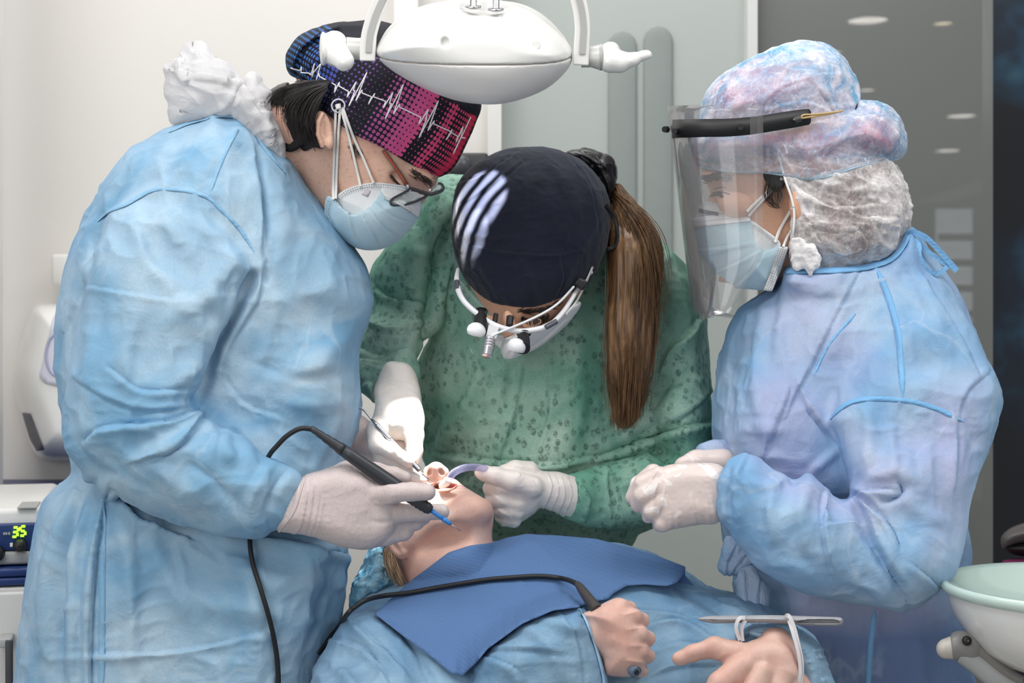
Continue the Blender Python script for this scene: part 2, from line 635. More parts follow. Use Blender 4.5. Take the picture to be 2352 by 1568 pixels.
def lathe_geo(prof, n=64, c=(0, 0, 0), axis=(0, 0, 1)):
    P = np.asarray(prof, float)
    a = np.linspace(0, 2 * np.pi, n, endpoint=False)
    V = np.concatenate([np.stack([r * np.cos(a), r * np.sin(a), np.full(n, z)], 1) for r, z in P])
    R = np.array(Vector((0, 0, 1)).rotation_difference(Vector(axis)).to_matrix())
    V = V @ R.T + np.asarray(c, float)
    F = []
    for i in range(len(P) - 1):
        for k in range(n):
            k2 = (k + 1) % n
            F.append([i * n + k, i * n + k2, (i + 1) * n + k2, (i + 1) * n + k])
    return V, F

def lathe(name, prof, c, m, parent=None, n=64, axis=(0, 0, 1)):
    V, F = lathe_geo(prof, n, c, axis)
    return link(name, mesh_np(name, V, F), parent, m)

# ------------------------------------------------------------------ materials
def lin(c):
    return tuple(((x / 255.0) / 12.92 if x / 255.0 <= 0.04045 else ((x / 255.0 + 0.055) / 1.055) ** 2.4) for x in c)

class Nt:
    def __init__(s, name):
        s.m = bpy.data.materials.new(name)
        s.m.use_nodes = True
        s.t = s.m.node_tree
        s.t.nodes.clear()
        s.out = s.t.nodes.new('ShaderNodeOutputMaterial')
        s.tc = None
    def n(s, typ, **kw):
        q = s.t.nodes.new('ShaderNode' + typ)
        for k, v in kw.items():
            if k == 'ins':
                for a, b in v.items():
                    s.set(q, a, b)
            else:
                setattr(q, k, v)
        return q
    def set(s, q, a, b):
        if isinstance(b, bpy.types.NodeSocket): s.t.links.new(b, q.inputs[a])
        elif isinstance(b, tuple) and len(b) == 3 and q.inputs[a].type == 'RGBA': q.inputs[a].default_value = (*b, 1)
        else: q.inputs[a].default_value = b
    def coord(s, kind='Object'):
        if s.tc is None: s.tc = s.n('TexCoord')
        return s.tc.outputs[kind]
    def noise(s, scale, detail=3, rough=0.5, vec=None, dist=0.0):
        q = s.n('TexNoise', ins={'Scale': scale, 'Detail': detail, 'Roughness': rough, 'Distortion': dist})
        s.t.links.new(vec if vec is not None else s.coord(), q.inputs['Vector'])
        return q.outputs['Fac']
    def ramp(s, fac, stops, interp='LINEAR'):
        q = s.n('ValToRGB')
        cr = q.color_ramp; cr.interpolation = interp
        while len(cr.elements) < len(stops): cr.elements.new(0.5)
        for e, (p, c) in zip(cr.elements, stops):
            e.position = p
            e.color = (c, c, c, 1) if np.isscalar(c) else (*c, 1)
        s.t.links.new(fac, q.inputs[0])
        return q.outputs[0]
    def mix(s, f, a, b, mode='MIX'):
        q = s.n('MixRGB', blend_type=mode)
        for k, x in zip((0, 1, 2), (f, a, b)):
            if isinstance(x, bpy.types.NodeSocket): s.t.links.new(x, q.inputs[k])
            else: q.inputs[k].default_value = x if k == 0 else (*x, 1)
        return q.outputs[0]
    def math(s, op, a, b=0.0, c=0.0):
        q = s.n('Math', operation=op)
        for k, x in enumerate((a, b, c)):
            if isinstance(x, bpy.types.NodeSocket): s.t.links.new(x, q.inputs[k])
            else: q.inputs[k].default_value = x
        return q.outputs[0]
    def mapping(s, scale, rot=(0, 0, 0), vec=None):
        q = s.n('Mapping')
        q.inputs['Scale'].default_value = scale; q.inputs['Rotation'].default_value = rot
        s.t.links.new(vec if vec is not None else s.coord(), q.inputs['Vector'])
        return q.outputs[0]
    def bump(s, h, strength=0.3, dist=0.002, nrm=None):
        q = s.n('Bump', ins={'Strength': strength, 'Distance': dist})
        s.t.links.new(h, q.inputs['Height'])
        if nrm is not None: s.t.links.new(nrm, q.inputs['Normal'])
        return q.outputs[0]
    def princ(s, **kw):
        q = s.n('BsdfPrincipled')
        for k, v in kw.items():
            s.set(q, k.replace('_', ' '), v)
        return q
    def done(s, sh):
        s.t.links.new(sh.outputs[0] if hasattr(sh, 'outputs') else sh, s.out.inputs[0])
        return s.m

def plain(name, c, rough=0.5, metal=0.0, coat=0.0, var=0.04, emit=None, spec=0.5, vscale=40):
    t = Nt(name)
    col = lin(c)
    f = t.noise(vscale, 3)
    cc = t.mix(f, tuple(x * (1 - var) for x in col), tuple(min(1, x * (1 + var)) for x in col))
    p = t.princ(Base_Color=cc, Roughness=rough, Metallic=metal)
    p.inputs['Coat Weight'].default_value = coat
    p.inputs['Coat Roughness'].default_value = 0.06
    p.inputs['Specular IOR Level'].default_value = spec
    if emit:
        p.inputs['Emission Color'].default_value = (*lin(emit[0]), 1); p.inputs['Emission Strength'].default_value = emit[1]
    return t.done(p)

def nonwoven(name, base, pale, deep, rough=0.8, pink=None, blotch=9, trans=0.0, fine=420, wr=0.3, crease=0.4, facet=1.0, under=None):
    """disposable spun fabric: pale where it lies thin over what is under it, deeper in hanging layers, fine fibre grain"""
    t = Nt(name)
    big = t.noise(blotch, 3, 0.55, dist=0.6)
    c = t.mix(t.ramp(big, [(0.38, 0.0), (0.62, 1.0)]), lin(base), lin(pale))
    if pink:
        pk = t.noise(5.5, 2, 0.5, t.mapping((1, 1, 1), (0.4, 0.2, 0.9)))
        c = t.mix(t.math('MULTIPLY', t.ramp(pk, [(0.48, 0.0), (0.66, 1.0)]), 0.6), c, lin(pink))
    if under:      # dark clothes showing through, and shade down there, both mixed in below this height
        sz = t.n('SeparateXYZ'); t.t.links.new(t.coord(), sz.inputs[0])
        c = t.mix(t.math('MULTIPLY', t.ramp(t.math('ADD', sz.outputs[2], t.math('MULTIPLY', t.noise(12, 2), 0.03)), [(under[1], 1.0), (under[1] + 0.04, 0.0)]), under[2]), c, lin(under[0]))
    fib = t.noise(fine, 2, 0.7)
    c = t.mix(t.ramp(fib, [(0.3, 0.0), (0.7, 1.0)]), t.mix(0.22, c, lin(deep)), c)
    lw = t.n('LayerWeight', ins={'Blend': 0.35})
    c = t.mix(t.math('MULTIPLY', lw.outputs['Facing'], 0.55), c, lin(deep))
    # straight pale lines and facets where the film has been creased
    cv = t.mix(0.06, t.coord(), t.n('TexNoise', ins={'Scale': 11.0, 'Detail': 2.0}).outputs['Color'])
    vo = t.n('TexVoronoi', feature='DISTANCE_TO_EDGE', ins={'Scale': 7.5, 'Randomness': 1.0}); t.t.links.new(cv, vo.inputs['Vector'])
    vf = t.n('TexVoronoi', feature='F1', ins={'Scale': 7.5, 'Randomness': 1.0}); t.t.links.new(cv, vf.inputs['Vector'])
    vg = t.n('TexVoronoi', feature='F1', ins={'Scale': 17.0, 'Randomness': 1.0}); t.t.links.new(cv, vg.inputs['Vector'])
    ln = t.math('MULTIPLY', t.ramp(vo.outputs['Distance'], [(0.0, 1.0), (0.03, 0.0)]), t.ramp(t.noise(6, 2, 0.5, t.mapping((1, 1, 1), (0.7, 0.1, 0.3))), [(0.42, 0.0), (0.6, 1.0)]))
    c = t.mix(t.math('MULTIPLY', ln, crease), c, lin(pale))
    wr_n = t.math('ADD', t.noise(26, 4, 0.6, dist=1.2), t.math('ADD', t.math('MULTIPLY', vf.outputs['Distance'], 2.2 * facet), t.math('MULTIPLY', vg.outputs['Distance'], 0.9 * facet)))
    hh = t.math('ADD', t.math('MULTIPLY', wr_n, 1.0), t.math('MULTIPLY', fib, 0.05))
    b = t.bump(hh, wr, 0.006)
    p = t.princ(Base_Color=c, Roughness=rough, Normal=b)
    p.inputs['Specular IOR Level'].default_value = 0.25
    p.inputs['Sheen Weight'].default_value = 0.12
    if trans > 0:
        tr = t.n('BsdfTranslucent'); t.t.links.new(c, tr.inputs[0])
        mx = t.n('MixShader'); mx.inputs[0].default_value = trans
        t.t.links.new(p.outputs[0], mx.inputs[1]); t.t.links.new(tr.outputs[0], mx.inputs[2])
        return t.done(mx)
    return t.done(p)

def gauze(name, base, pale, alpha=(0.35, 0.9), scale=30, rough=0.8, big=0.6):
    """sheer cap fabric: really lets what is beneath show through, more where it lies in one layer"""
    t = Nt(name)
    f = t.noise(scale, 4, 0.6, dist=1.5)
    g = t.noise(scale * 9, 2, 0.6)
    c = t.mix(t.ramp(f, [(0.35, 0.0), (0.65, 1.0)]), lin(base), lin(pale))
    bg = t.noise(scale * 0.32, 2, 0.5, dist=0.5)
    mesh_ = t.math('ADD', t.math('ADD', t.math('MULTIPLY', f, 0.75 * (1 - big)), t.math('MULTIPLY', bg, 0.75 * big)), t.math('MULTIPLY', g, 0.35))
    cr = t.math('ABSOLUTE', t.math('SUBTRACT', t.noise(scale * 0.9, 2, 0.5, t.mapping((1, 1, 1), (0.5, 0.9, 0.2)), 2.2), 0.5))
    ln = t.ramp(cr, [(0.0, 1.0), (0.016, 0.0)])
    c = t.mix(t.math('MULTIPLY', ln, 0.8), c, lin(pale))
    a = t.math('MAXIMUM', t.ramp(mesh_, [(0.38, alpha[0]), (0.72, alpha[1])]), t.math('MULTIPLY', ln, 0.75))
    lw = t.n('LayerWeight', ins={'Blend': 0.5})
    a = t.math('MINIMUM', t.math('ADD', a, t.math('MULTIPLY', lw.outputs['Facing'], 0.5)), 1.0)
    p = t.princ(Base_Color=c, Roughness=rough, Normal=t.bump(f, 0.35, 0.006))
    p.inputs['Specular IOR Level'].default_value = 0.3
    tr = t.n('BsdfTransparent')
    mx = t.n('MixShader')
    t.t.links.new(a, mx.inputs[0]); t.t.links.new(tr.outputs[0], mx.inputs[1]); t.t.links.new(p.outputs[0], mx.inputs[2])
    return t.done(mx)

def clear(name, tint=(1, 1, 1), veil=0.06, rough=0.03, veil_col=(220, 225, 225), edge=0.35):
    """clear sheet plastic or glass: see-through with a gloss that grows towards the edge"""
    t = Nt(name)
    tr = t.n('BsdfTransparent'); tr.inputs[0].default_value = (*tint, 1)
    gl = t.n('BsdfGlossy'); gl.inputs['Roughness'].default_value = rough
    df = t.n('BsdfDiffuse'); df.inputs[0].default_value = (*lin(veil_col), 1)
    m0 = t.n('MixShader'); m0.inputs[0].default_value = veil
    t.t.links.new(tr.outputs[0], m0.inputs[1]); t.t.links.new(df.outputs[0], m0.inputs[2])
    fr = t.n('LayerWeight', ins={'Blend': edge})
    m1 = t.n('MixShader')
    t.t.links.new(t.math('MULTIPLY', fr.outputs['Fresnel'], 0.6), m1.inputs[0]); t.t.links.new(m0.outputs[0], m1.inputs[1]); t.t.links.new(gl.outputs[0], m1.inputs[2])
    return t.done(m1)

def skin(name, c, red, deep, freckle=0.0):
    t = Nt(name)
    n1 = t.noise(22, 4, 0.6)
    col = t.mix(t.ramp(n1, [(0.35, 0.0), (0.7, 1.0)]), lin(c), lin(red))
    n2 = t.noise(260, 3, 0.6)
    col = t.mix(t.math('MULTIPLY', t.ramp(n2, [(0.55, 0.0), (0.72, 1.0)]), 0.25 + freckle), col, lin(deep))
    p = t.princ(Base_Color=col, Roughness=0.5, Normal=t.bump(n2, 0.25, 0.0008))
    p.inputs['Subsurface Weight'].default_value = 0.12
    p.inputs['Subsurface Radius'].default_value = (0.012, 0.005, 0.003)
    p.inputs['Subsurface Scale'].default_value = 0.5
    p.inputs['Specular IOR Level'].default_value = 0.4
    return t.done(p)

def latex(name, c, spot=None, rough=0.42, veil=None):
    t = Nt(name)
    n1 = t.noise(30, 3, 0.6)
    col = t.mix(n1, lin(c), tuple(min(1, x * 1.08) for x in lin(c)))
    if spot:
        sp = t.noise(520, 2, 0.6)
        col = t.mix(t.math('MULTIPLY', t.ramp(sp, [(0.52, 0.0), (0.66, 1.0)]), 0.5), col, lin(spot))
    if veil:  # pale patches of sheen painted into the latex colour
        vn = t.noise(42, 1, 0.4, dist=0.8)
        col = t.mix(t.math('MULTIPLY', t.ramp(vn, [(0.63, 0.0), (0.645, 1.0)]), 0.7), col, lin(veil))
    wr = t.noise(90, 3, 0.6, dist=2.0)
    p = t.princ(Base_Color=col, Roughness=rough, Normal=t.bump(wr, 0.12, 0.002))
    p.inputs['Specular IOR Level'].default_value = 0.45
    p.inputs['Subsurface Weight'].default_value = 0.08
    p.inputs['Subsurface Radius'].default_value = (0.01, 0.006, 0.005)
    p.inputs['Subsurface Scale'].default_value = 0.4
    return t.done(p)
# ================================================================== materials of the place
M_wall = plain('wall_paint', (226, 222, 217), 0.7, var=0.015, vscale=3)
M_white = plain('white_gloss_plastic', (236, 235, 232), 0.18, coat=0.6, var=0.01)
M_white2 = plain('white_satin_plastic', (225, 223, 219), 0.35, var=0.02)
M_greyp = plain('grey_plastic', (168, 168, 166), 0.4, var=0.03)
M_darkg = plain('dark_grey_plastic', (58, 58, 62), 0.5, var=0.06)
M_black = plain('black_rubber', (24, 24, 27), 0.5, var=0.1)
M_chrome = plain('chrome', (205, 205, 208), 0.16, metal=1.0, var=0.03)
M_steel = plain('brushed_steel', (172, 172, 176), 0.3, metal=1.0, var=0.08, vscale=200)
M_navy = plain('navy_blue_plastic', (22, 48, 104), 0.4, var=0.06)
M_lampglow = plain('lamp_disc_glow', (255, 246, 230), 0.5, emit=((255, 248, 238), 18.0))
M_lampwarm = plain('warm_lamp_disc_glow', (255, 236, 205), 0.5, emit=((255, 232, 196), 20.0))
M_led = plain('green_led_glow', (190, 255, 60), 0.5, emit=((170, 255, 50), 1.25))
M_cream = plain('cabinet_white', (206, 204, 200), 0.4, var=0.015)

def frosted(name, c, a):
    t = Nt(name)
    p = t.princ(Base_Color=lin(c), Roughness=0.28)
    p.inputs['Specular IOR Level'].default_value = 0.5
    tr = t.n('BsdfTransparent')
    mx = t.n('MixShader'); mx.inputs[0].default_value = a
    t.t.links.new(tr.outputs[0], mx.inputs[1]); t.t.links.new(p.outputs[0], mx.inputs[2])
    return t.done(mx)
M_frost = frosted('frosted_grey_green_glass', (194, 200, 196), 0.84)
M_smoke = frosted('smoked_grey_glass', (122, 124, 121), 0.84)

# ================================================================== the setting
YW = 0.85
def wall_x(u, y): return W(u, 784, y * SC).x
def structure(o): o['kind'] = 'structure'; return o
xe = wall_x(1124, YW)
structure(box('floor', (0.6, 3.0, -0.05), (6.4, 13.0, 0.1), plain('floor_vinyl', (150, 148, 144), 0.4)))
structure(box('wall_back', ((-2.3 + xe) / 2, YW + 0.06, 1.5), (2.3 + xe, 0.12, 3.0), M_wall))
structure(box('trim_1', (wall_x(1136, YW - 0.02), YW + 0.02, 1.5), (0.024, 0.09, 3.0), M_white2))
structure(box('trim_5', (wall_x(932, 0.8), YW - 0.02, 2.2), (0.042, 0.05, 1.2), plain('white_conduit', (236, 234, 231), 0.5)))
x0 = wall_x(1146, YW); x1 = wall_x(1722, YW)
structure(box('wall_glass', ((x0 + x1) / 2, YW + 0.06, 1.5), (x1 - x0, 0.012, 3.0), M_frost))
structure(box('trim_2', (wall_x(1733, YW), YW + 0.05, 1.5), (wall_x(1745, YW) - x1, 0.06, 3.0), plain('white_frame', (222, 222, 220), 0.4)))
x2 = wall_x(1745, YW); x3 = wall_x(2304, YW)
structure(box('door_1', ((x2 + x3) / 2, YW + 0.06, 1.5), (x3 - x2, 0.012, 3.0), M_smoke))
# what lies behind the glass: a corridor with recessed ceiling lights
M_corr = plain('corridor_paint', (120, 122, 118), 0.7, var=0.03)
structure(box('ceiling', (0.9, 6.6, 2.67), (6.0, 11.4, 0.14), plain('corridor_ceiling', (150, 150, 146), 0.8)))
structure(box('wall_far', (1.2, 12.2, 1.3), (8.0, 0.1, 2.6), M_corr))
structure(box('wall_right', (4.3, 6.6, 1.3), (0.1, 11.2, 2.6), M_corr))
structure(box('wall_left', (-2.35, 0.0, 1.5), (0.1, 6.0, 3.0), M_wall))
# a blue picture wall at the right behind the dark door
def poster_mat():
    t = Nt('dark_blue_print')
    f = t.noise(6, 3, 0.6); g = t.noise(2.2, 2, 0.5)
    c = t.ramp(f, [(0.35, lin((16, 26, 40))), (0.5, lin((24, 64, 98))), (0.62, lin((60, 130, 168))), (0.75, lin((120, 184, 204)))])
    c = t.mix(t.ramp(g, [(0.4, 0.0), (0.62, 1.0)]), c, lin((12, 16, 24)))
    return t.done(t.princ(Base_Color=c, Roughness=0.3))
o = box('wall_panel', (wall_x(2290, 1.0) + 0.75, 1.06, 1.5), (1.5, 0.05, 2.78), poster_mat())
structure(o); o.name = 'trim_3'

def ceiling_disc(u, v, ru, label, warm=False, h=1.345):
    d = FPX * h / (784.0 - v)
    x = (u - 1176.0) / FPX * d
    r = ru / FPX * d
    t = thing('ceiling_light', (x, d + CAM[1], CAM[2] + h), label, 'ceiling light')
    z = CAM[2] + h
    lathe('trim_ring', [(r * 1.0, 0.01), (r * 1.0, -0.012), (r * 0.9, -0.014), (r * 0.88, 0.0)], (x, d + CAM[1], z), M_white2, t, 32)
    lathe('diffuser', [(0.001, -0.006), (r * 0.5, -0.006), (r * 0.9, -0.004), (r * 0.9, 0.006), (0.001, 0.006)], (x, d + CAM[1], z), M_lampwarm if warm else M_lampglow, t, 32)
ceiling_disc(1993, 42, 52, 'largest round ceiling light behind the dark glass, above the pleated blue cap')
ceiling_disc(2166, 49, 27, 'small bright warm round ceiling light near the top right corner', True)
ceiling_disc(2330, 131, 52, 'round ceiling light at the edge of the dark blue panel on the right')
ceiling_disc(1990, 203, 24, 'round ceiling light half hidden just behind the top of the blue bouffant cap')
ceiling_disc(1915, 115, 24, 'warm round ceiling light peeking over the crown of the blue bouffant cap', True)
ceiling_disc(2208, 263, 38, 'upper of two round ceiling lights right of the face shield woman, behind the glass')
ceiling_disc(2176, 343, 33, 'lower of two round ceiling lights right of the face shield woman, behind the glass')
# far bright window with slats
wt = thing('window_1', tuple(pw(2190, 610, 8.0)), 'bright slatted window far away behind the dark glass', 'window'); wt['kind'] = 'structure'
p0 = pw(2150, 480, 8.0); p1 = pw(2232, 745, 8.0)
box('pane', tuple((p0 + p1) / 2), (p1.x - p0.x, 0.03, p0.z - p1.z), plain('daylight_pane', (230, 232, 238), 0.5, emit=((225, 230, 240), 4.0)), wt)
for k in range(4):
    z = p0.z + (p1.z - p0.z) * (0.25 + 0.22 * k)
    box('slat', ((p0.x + p1.x) / 2, pw(0, 0, 8.0).y - 0.05, z), (p1.x - p0.x, 0.02, 0.05), M_cream, wt)

# darker raised strips added in place of two shadows on the frosted pane
for (u, v, r, lab) in ((1430, 72, 32, 'shorter left one of two blurred round topped grey strips standing for shadows on the frosted glass'), (1512, 60, 33, 'taller right one of two blurred round topped grey strips standing for shadows on the frosted glass')):
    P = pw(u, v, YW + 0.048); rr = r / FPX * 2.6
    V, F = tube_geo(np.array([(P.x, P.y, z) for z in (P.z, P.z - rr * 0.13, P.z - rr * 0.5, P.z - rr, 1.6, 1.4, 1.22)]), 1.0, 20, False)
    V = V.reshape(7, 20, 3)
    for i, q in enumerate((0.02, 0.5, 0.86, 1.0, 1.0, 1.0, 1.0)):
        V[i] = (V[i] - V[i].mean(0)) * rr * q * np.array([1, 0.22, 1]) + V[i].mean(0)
    o = link('glass_shadow_strip', mesh_np('glass_shadow_strip', V.reshape(-1, 3), F), None, plain('glass_shadow_grey', (150, 157, 154), 0.9, spec=0.1))
    tag(o, lab, 'rail')  # no real rail: an added strip standing for a shadow on the pane

# dark wall instrument seen between the two heads
t = thing('wall_monitor', tuple(pw(1075, 400, 0.78)), 'dark boxy monitor on the wall between the patterned cap and the navy cap', 'monitor')
p0 = pw(985, 357, 0.8); p1 = pw(1123, 520, 0.8)
box('housing', tuple((p0 + p1) / 2), (p1.x - p0.x, 0.08, p0.z - p1.z), plain('black_housing', (34, 34, 38), 0.4), t, 0.006)
lathe('round_knob', [(0.001, 0.03), (0.014, 0.03), (0.018, 0.022), (0.02, 0.0)], tuple(pw(1058, 383, 0.755)), plain('knob_grey', (70, 70, 76), 0.3), t, 24, (0, -1, 0))

# ================================================================== hand dryer style dispenser on the wall
t = thing('towel_dispenser', tuple(pw(150, 880, 0.8)), 'white rounded hexagonal dispenser on the left wall, half hidden by a gown', 'dispenser')
half = [(150, 693), (98, 694), (74, 706), (62, 735), (44, 800), (31, 858), (36, 912), (52, 966), (66, 1012), (80, 1042), (104, 1056), (150, 1058)]
full = half + [(300 - a, b) for a, b in half[::-1]]
f = Field((10, 670, 1240), (290, 1080, 1640), 4)
f.pillow(full, 1600, 250, 70, k=6, n=3)
sh = f.mesh(3)
sh.emit('shell', M_white, t)
inner = [(150, 702), (112, 704), (92, 716), (78, 770), (56, 862), (66, 930), (82, 1000), (96, 1036), (150, 1040)]
sheet([(128, 720), (112, 770), (98, 830), (94, 872), (150, 888), (200, 872), (200, 760), (172, 720)], lambda u, v: surf_w(sh, u, v) - 6, 10, 5, True).emit('front_panel', plain('pale_lilac_panel', (212, 212, 226), 0.3), t)
sheet([(50, 948), (68, 950), (100, 1034), (84, 1036), (68, 1008)], lambda u, v: surf_w(sh, u, v) - 6, 6, 5).emit('grille', plain('grey_grille', (105, 106, 112), 0.6, var=0.5, vscale=160), t)
tube('ring_mark', [(132 + 26 * math.cos(a), 815 + 48 * math.sin(a), float(surf_w(sh, np.array([132 + 26 * math.cos(a)]), np.array([815 + 48 * math.sin(a)]))[0]) - 7) for a in np.linspace(1.2, 5.2, 24)], 3.5, plain('lilac_ring', (170, 172, 200), 0.4), t, 6)
t2 = box('wall_box', tuple(pw(172, 622, 0.80)), (0.06, 0.08, 0.055), M_white2, None, 0.006)
tag(t2, 'small white box on the wall above the white dispenser', 'wall box')

# ================================================================== left: shelf side, cabinet and instrument
structure(box('trim_4', (wall_x(7, 0.7) - 0.02, 0.55, 1.6), (0.04, 0.3, 1.22), M_white2))
R0 = pw(-6, 1200, 0.12); RZ = math.radians(14)
def rot_pt(p):
    c, s_ = math.cos(RZ), math.sin(RZ)
    return (R0.x + c * p[0] - s_ * p[1], R0.y + s_ * p[0] + c * p[1], p[2])
def rbox(name, c, s, m, parent, bevel=0.004):
    return box(name, rot_pt(c), s, m, parent, bevel, RZ)
def zv(v): return W(0, v, R0.y * SC).z
KS = (R0.y + 1.7) / FPX
cab = thing('cabinet', (R0.x, R0.y + 0.3, 0.0), 'white cabinet with a grey bar handle in the lower left corner', 'cabinet')
rbox('body', (-0.13, 0.32, zv(1356) / 2), (0.34, 0.6, zv(1356)), M_cream, cab)
rbox('door', (-0.13, 0.013, zv(1362) / 2 + 0.02), (0.33, 0.02, zv(1362) - 0.04), M_cream, cab)
hd = rbox('handle', (0.017, -0.028, zv(1560)), (0.009, 0.009, zv(1460) - zv(1660)), M_darkg, cab, 0.002)
rbox('handle_post', (0.012, -0.012, zv(1467)), (0.016, 0.036, 0.012), M_greyp, cab, 0.002)
tr = thing('instrument_tray', rot_pt((0, 0.25, zv(1354))), 'dark blue ribbed tray on the cabinet under the green-lit instrument', 'tray')
rbox('base', (-0.12, 0.27, zv(1343)), (0.34, 0.5, zv(1334) - zv(1354)), M_navy, tr)
rbox('lid', (-0.12, 0.26, zv(1322)), (0.33, 0.48, zv(1312) - zv(1333)), M_navy, tr)
dv = thing('surgical_unit', rot_pt((0, 0.25, zv(1311))), 'white tabletop instrument with a glowing green 35 on a navy panel', 'instrument')
rbox('case', (-0.11, 0.22, (zv(1178) + zv(1309)) / 2), (0.32, 0.34, zv(1178) - zv(1309)), M_white2, dv, 0.008)
rbox('lower_front', (-0.11, 0.046, (zv(1277) + zv(1308)) / 2), (0.315, 0.02, zv(1277) - zv(1308)), M_greyp, dv, 0.004)
pn = rbox('panel', (-0.11, 0.045, (zv(1212) + zv(1276)) / 2), (0.312, 0.012, zv(1212) - zv(1276)), M_navy, dv, 0.003)
rbox('label_strip', (0.032, 0.08, zv(1177)), (0.024, 0.07, 0.0015), M_greyp, dv, 0.0)
def kx(u): return (u + 6) * KS / math.cos(RZ) * 0.985
SEG = {'3': 'abgcd', '5': 'afgcd'}
def digit(ch, u, v, w_, h_):
    g = MB()
    hx, hz = w_ / 2, h_ / 2
    th = 0.0028
    pos = {'a': (0, hz, 1), 'g': (0, 0, 1), 'd': (0, -hz, 1), 'f': (-hx, hz / 2, 0), 'b': (hx, hz / 2, 0), 'e': (-hx, -hz / 2, 0), 'c': (hx, -hz / 2, 0)}
    for s_ in SEG[ch]:
        px, pz, hor = pos[s_]
        lx, lz = (w_ - 0.0022, th) if hor else (th, hz - 0.0018)
        V, F = box_geo((0, 0, 0), (lx, 0.003, lz))
        V = V + np.array([kx(u) + px + pz * 0.12, 0.036, zv(v) + pz])
        V = np.array([rot_pt(p) for p in V])
        g.add(V, F)
    o = link('digit', mesh_np('digit', g.verts(), g.F, False), pn, M_led)
    o.matrix_parent_inverse = Matrix.Identity(4)
digit('3', 26, 1231, 0.0068, 0.0122)
digit('5', 43, 1229, 0.0068, 0.0122)
for (u, v, r, lab) in ((38, 1262, 0.0085, 1), (-14, 1280, 0.0105, 0)):
    lathe('knob', [(0.001, 0.016), (r * 0.7, 0.016), (r * 0.85, 0.013), (r, 0.0)], rot_pt((kx(u), 0.038, zv(v))), M_black, dv, 28, (math.sin(RZ), -math.cos(RZ), 0))
rbox('indicator', (kx(18), 0.037, zv(1261)), (0.0036, 0.003, 0.0052), M_white2, dv, 0.0005)
for k, du in enumerate((0, 5, 11)):
    rbox('marking', (kx(2 + du), 0.037, zv(1234)), (0.0022, 0.002, 0.003), M_greyp, dv, 0.0)
sf = thing('shelf', tuple(pw(40, 1150, 0.6)), 'navy edged shelf on the left wall above the green-lit instrument', 'shelf')
p0 = pw(-120, 1134, 0.6); p1 = pw(150, 1163, 0.6)
box('edge_board', (((p0 + p1) / 2).x, ((p0 + p1) / 2).y + 0.12, ((p0 + p1) / 2).z), (p1.x - p0.x, 0.25, p0.z - p1.z), M_navy, sf, 0.003)
ps = pw(35, 1161, 0.38)
box('clear_clip', tuple(ps), (0.03, 0.03, 0.008), plain('clip_plastic', (190, 198, 206), 0.2), sf, 0.002)

# ================================================================== right: cuspidor bowl, headrest
C = W(2491, 1355, -245)
k = (C.y + 1.7) / FPX
bs = thing('spittoon_bowl', (C.x, C.y, C.z - 0.16), 'white spittoon bowl with a pale green glass rim at the lower right corner', 'bowl')
lathe('bowl', [(0.147, -0.004), (0.146, -0.012), (0.141, -0.027), (0.130, -0.047), (0.114, -0.066), (0.09, -0.082), (0.055, -0.092), (0.001, -0.095)], tuple(C), M_white, bs, 96)
t_ = Nt('green_glass')
pp = t_.princ(Base_Color=lin((200, 220, 210)), Roughness=0.08)
pp.inputs['Coat Weight'].default_value = 0.5
M_gg = t_.done(pp)
lathe('glass_liner', [(0.147, -0.006), (0.1535, -0.003), (0.1555, 0.003), (0.1535, 0.0075), (0.149, 0.008), (0.143, 0.0045), (0.136, -0.004), (0.122, -0.018), (0.10, -0.029), (0.06, -0.037), (0.001, -0.041)], tuple(C), M_gg, bs, 96)
tube('spout', [(2560, 1250, -150), (2520, 1230, -150), (2480, 1260, -170), (2472, 1310, -180)], 12, M_chrome, bs)
ar = thing('bowl_arm', tuple(W(2300, 1560, -245)), 'grey jointed arm carrying the white spittoon bowl', 'arm')
f = Field((2140, 1420, -420), (2420, 1640, -60), 3)
f.chain([(2178, 1488, -250, 27), (2205, 1482, -250, 32), (2232, 1490, -250, 34)], 10)
f.cut((2186, 1488, -250), (-1, 0.1, 0))
f.mesh(2).emit('joint', plain('joint_grey', (140, 138, 136), 0.35), ar)
f = Field((2130, 1420, -420), (2230, 1640, -60), 3)
f.chain([(2174, 1489, -250, 24), (2186, 1487, -250, 27)], 4)
f.mesh(2).emit('joint_cap', plain('joint_cap_pale', (205, 198, 188), 0.4), ar)
V, F = tube_geo(catmull([(2212, 1498, -250), (2245, 1520, -250), (2290, 1556, -250), (2340, 1590, -250), (2420, 1630, -250)], 6), [26, 28, 30, 30, 30], 24)
emit('lever', V, F, plain('lever_grey', (170, 172, 172), 0.25, coat=0.3), ar)
V, F = tube_geo(catmull([(2218, 1470, -262), (2260, 1500, -262), (2310, 1545, -262), (2348, 1566, -262)], 6), [14, 17, 17, 14], 20)
emit('lever_cover', V, F, plain('lever_steel', (128, 124, 120), 0.12, coat=0.5), ar)
lathe('screw', [(0.001, 0.004), (0.004, 0.004), (0.0055, 0.0)], tuple(W(2221, 1471, -290)), M_black, ar, 20, (0, -1, 0.2))
lathe('column', [(0.03, 0), (0.03, 0.02), (0.024, 0.04), (0.024, C.z - 0.10), (0.05, C.z - 0.098)], (C.x, C.y, 0.0), M_white2, ar, 40)
t = thing('stool_headrest', tuple(pw(2400, 1250, 0.62)), 'dark rounded padded headrest behind the white bowl at the right edge', 'headrest')
f = Field((2270, 1170, 1000), (2480, 1340, 1420), 4)
f.pillow([(2298, 1240), (2308, 1222), (2335, 1206), (2390, 1192), (2450, 1190), (2450, 1240), (2380, 1244), (2330, 1252), (2306, 1262)], 1200, 90, 40, n=3)
f.mesh(2).emit('cushion', plain('taupe_leather', (104, 98, 98), 0.4), t)
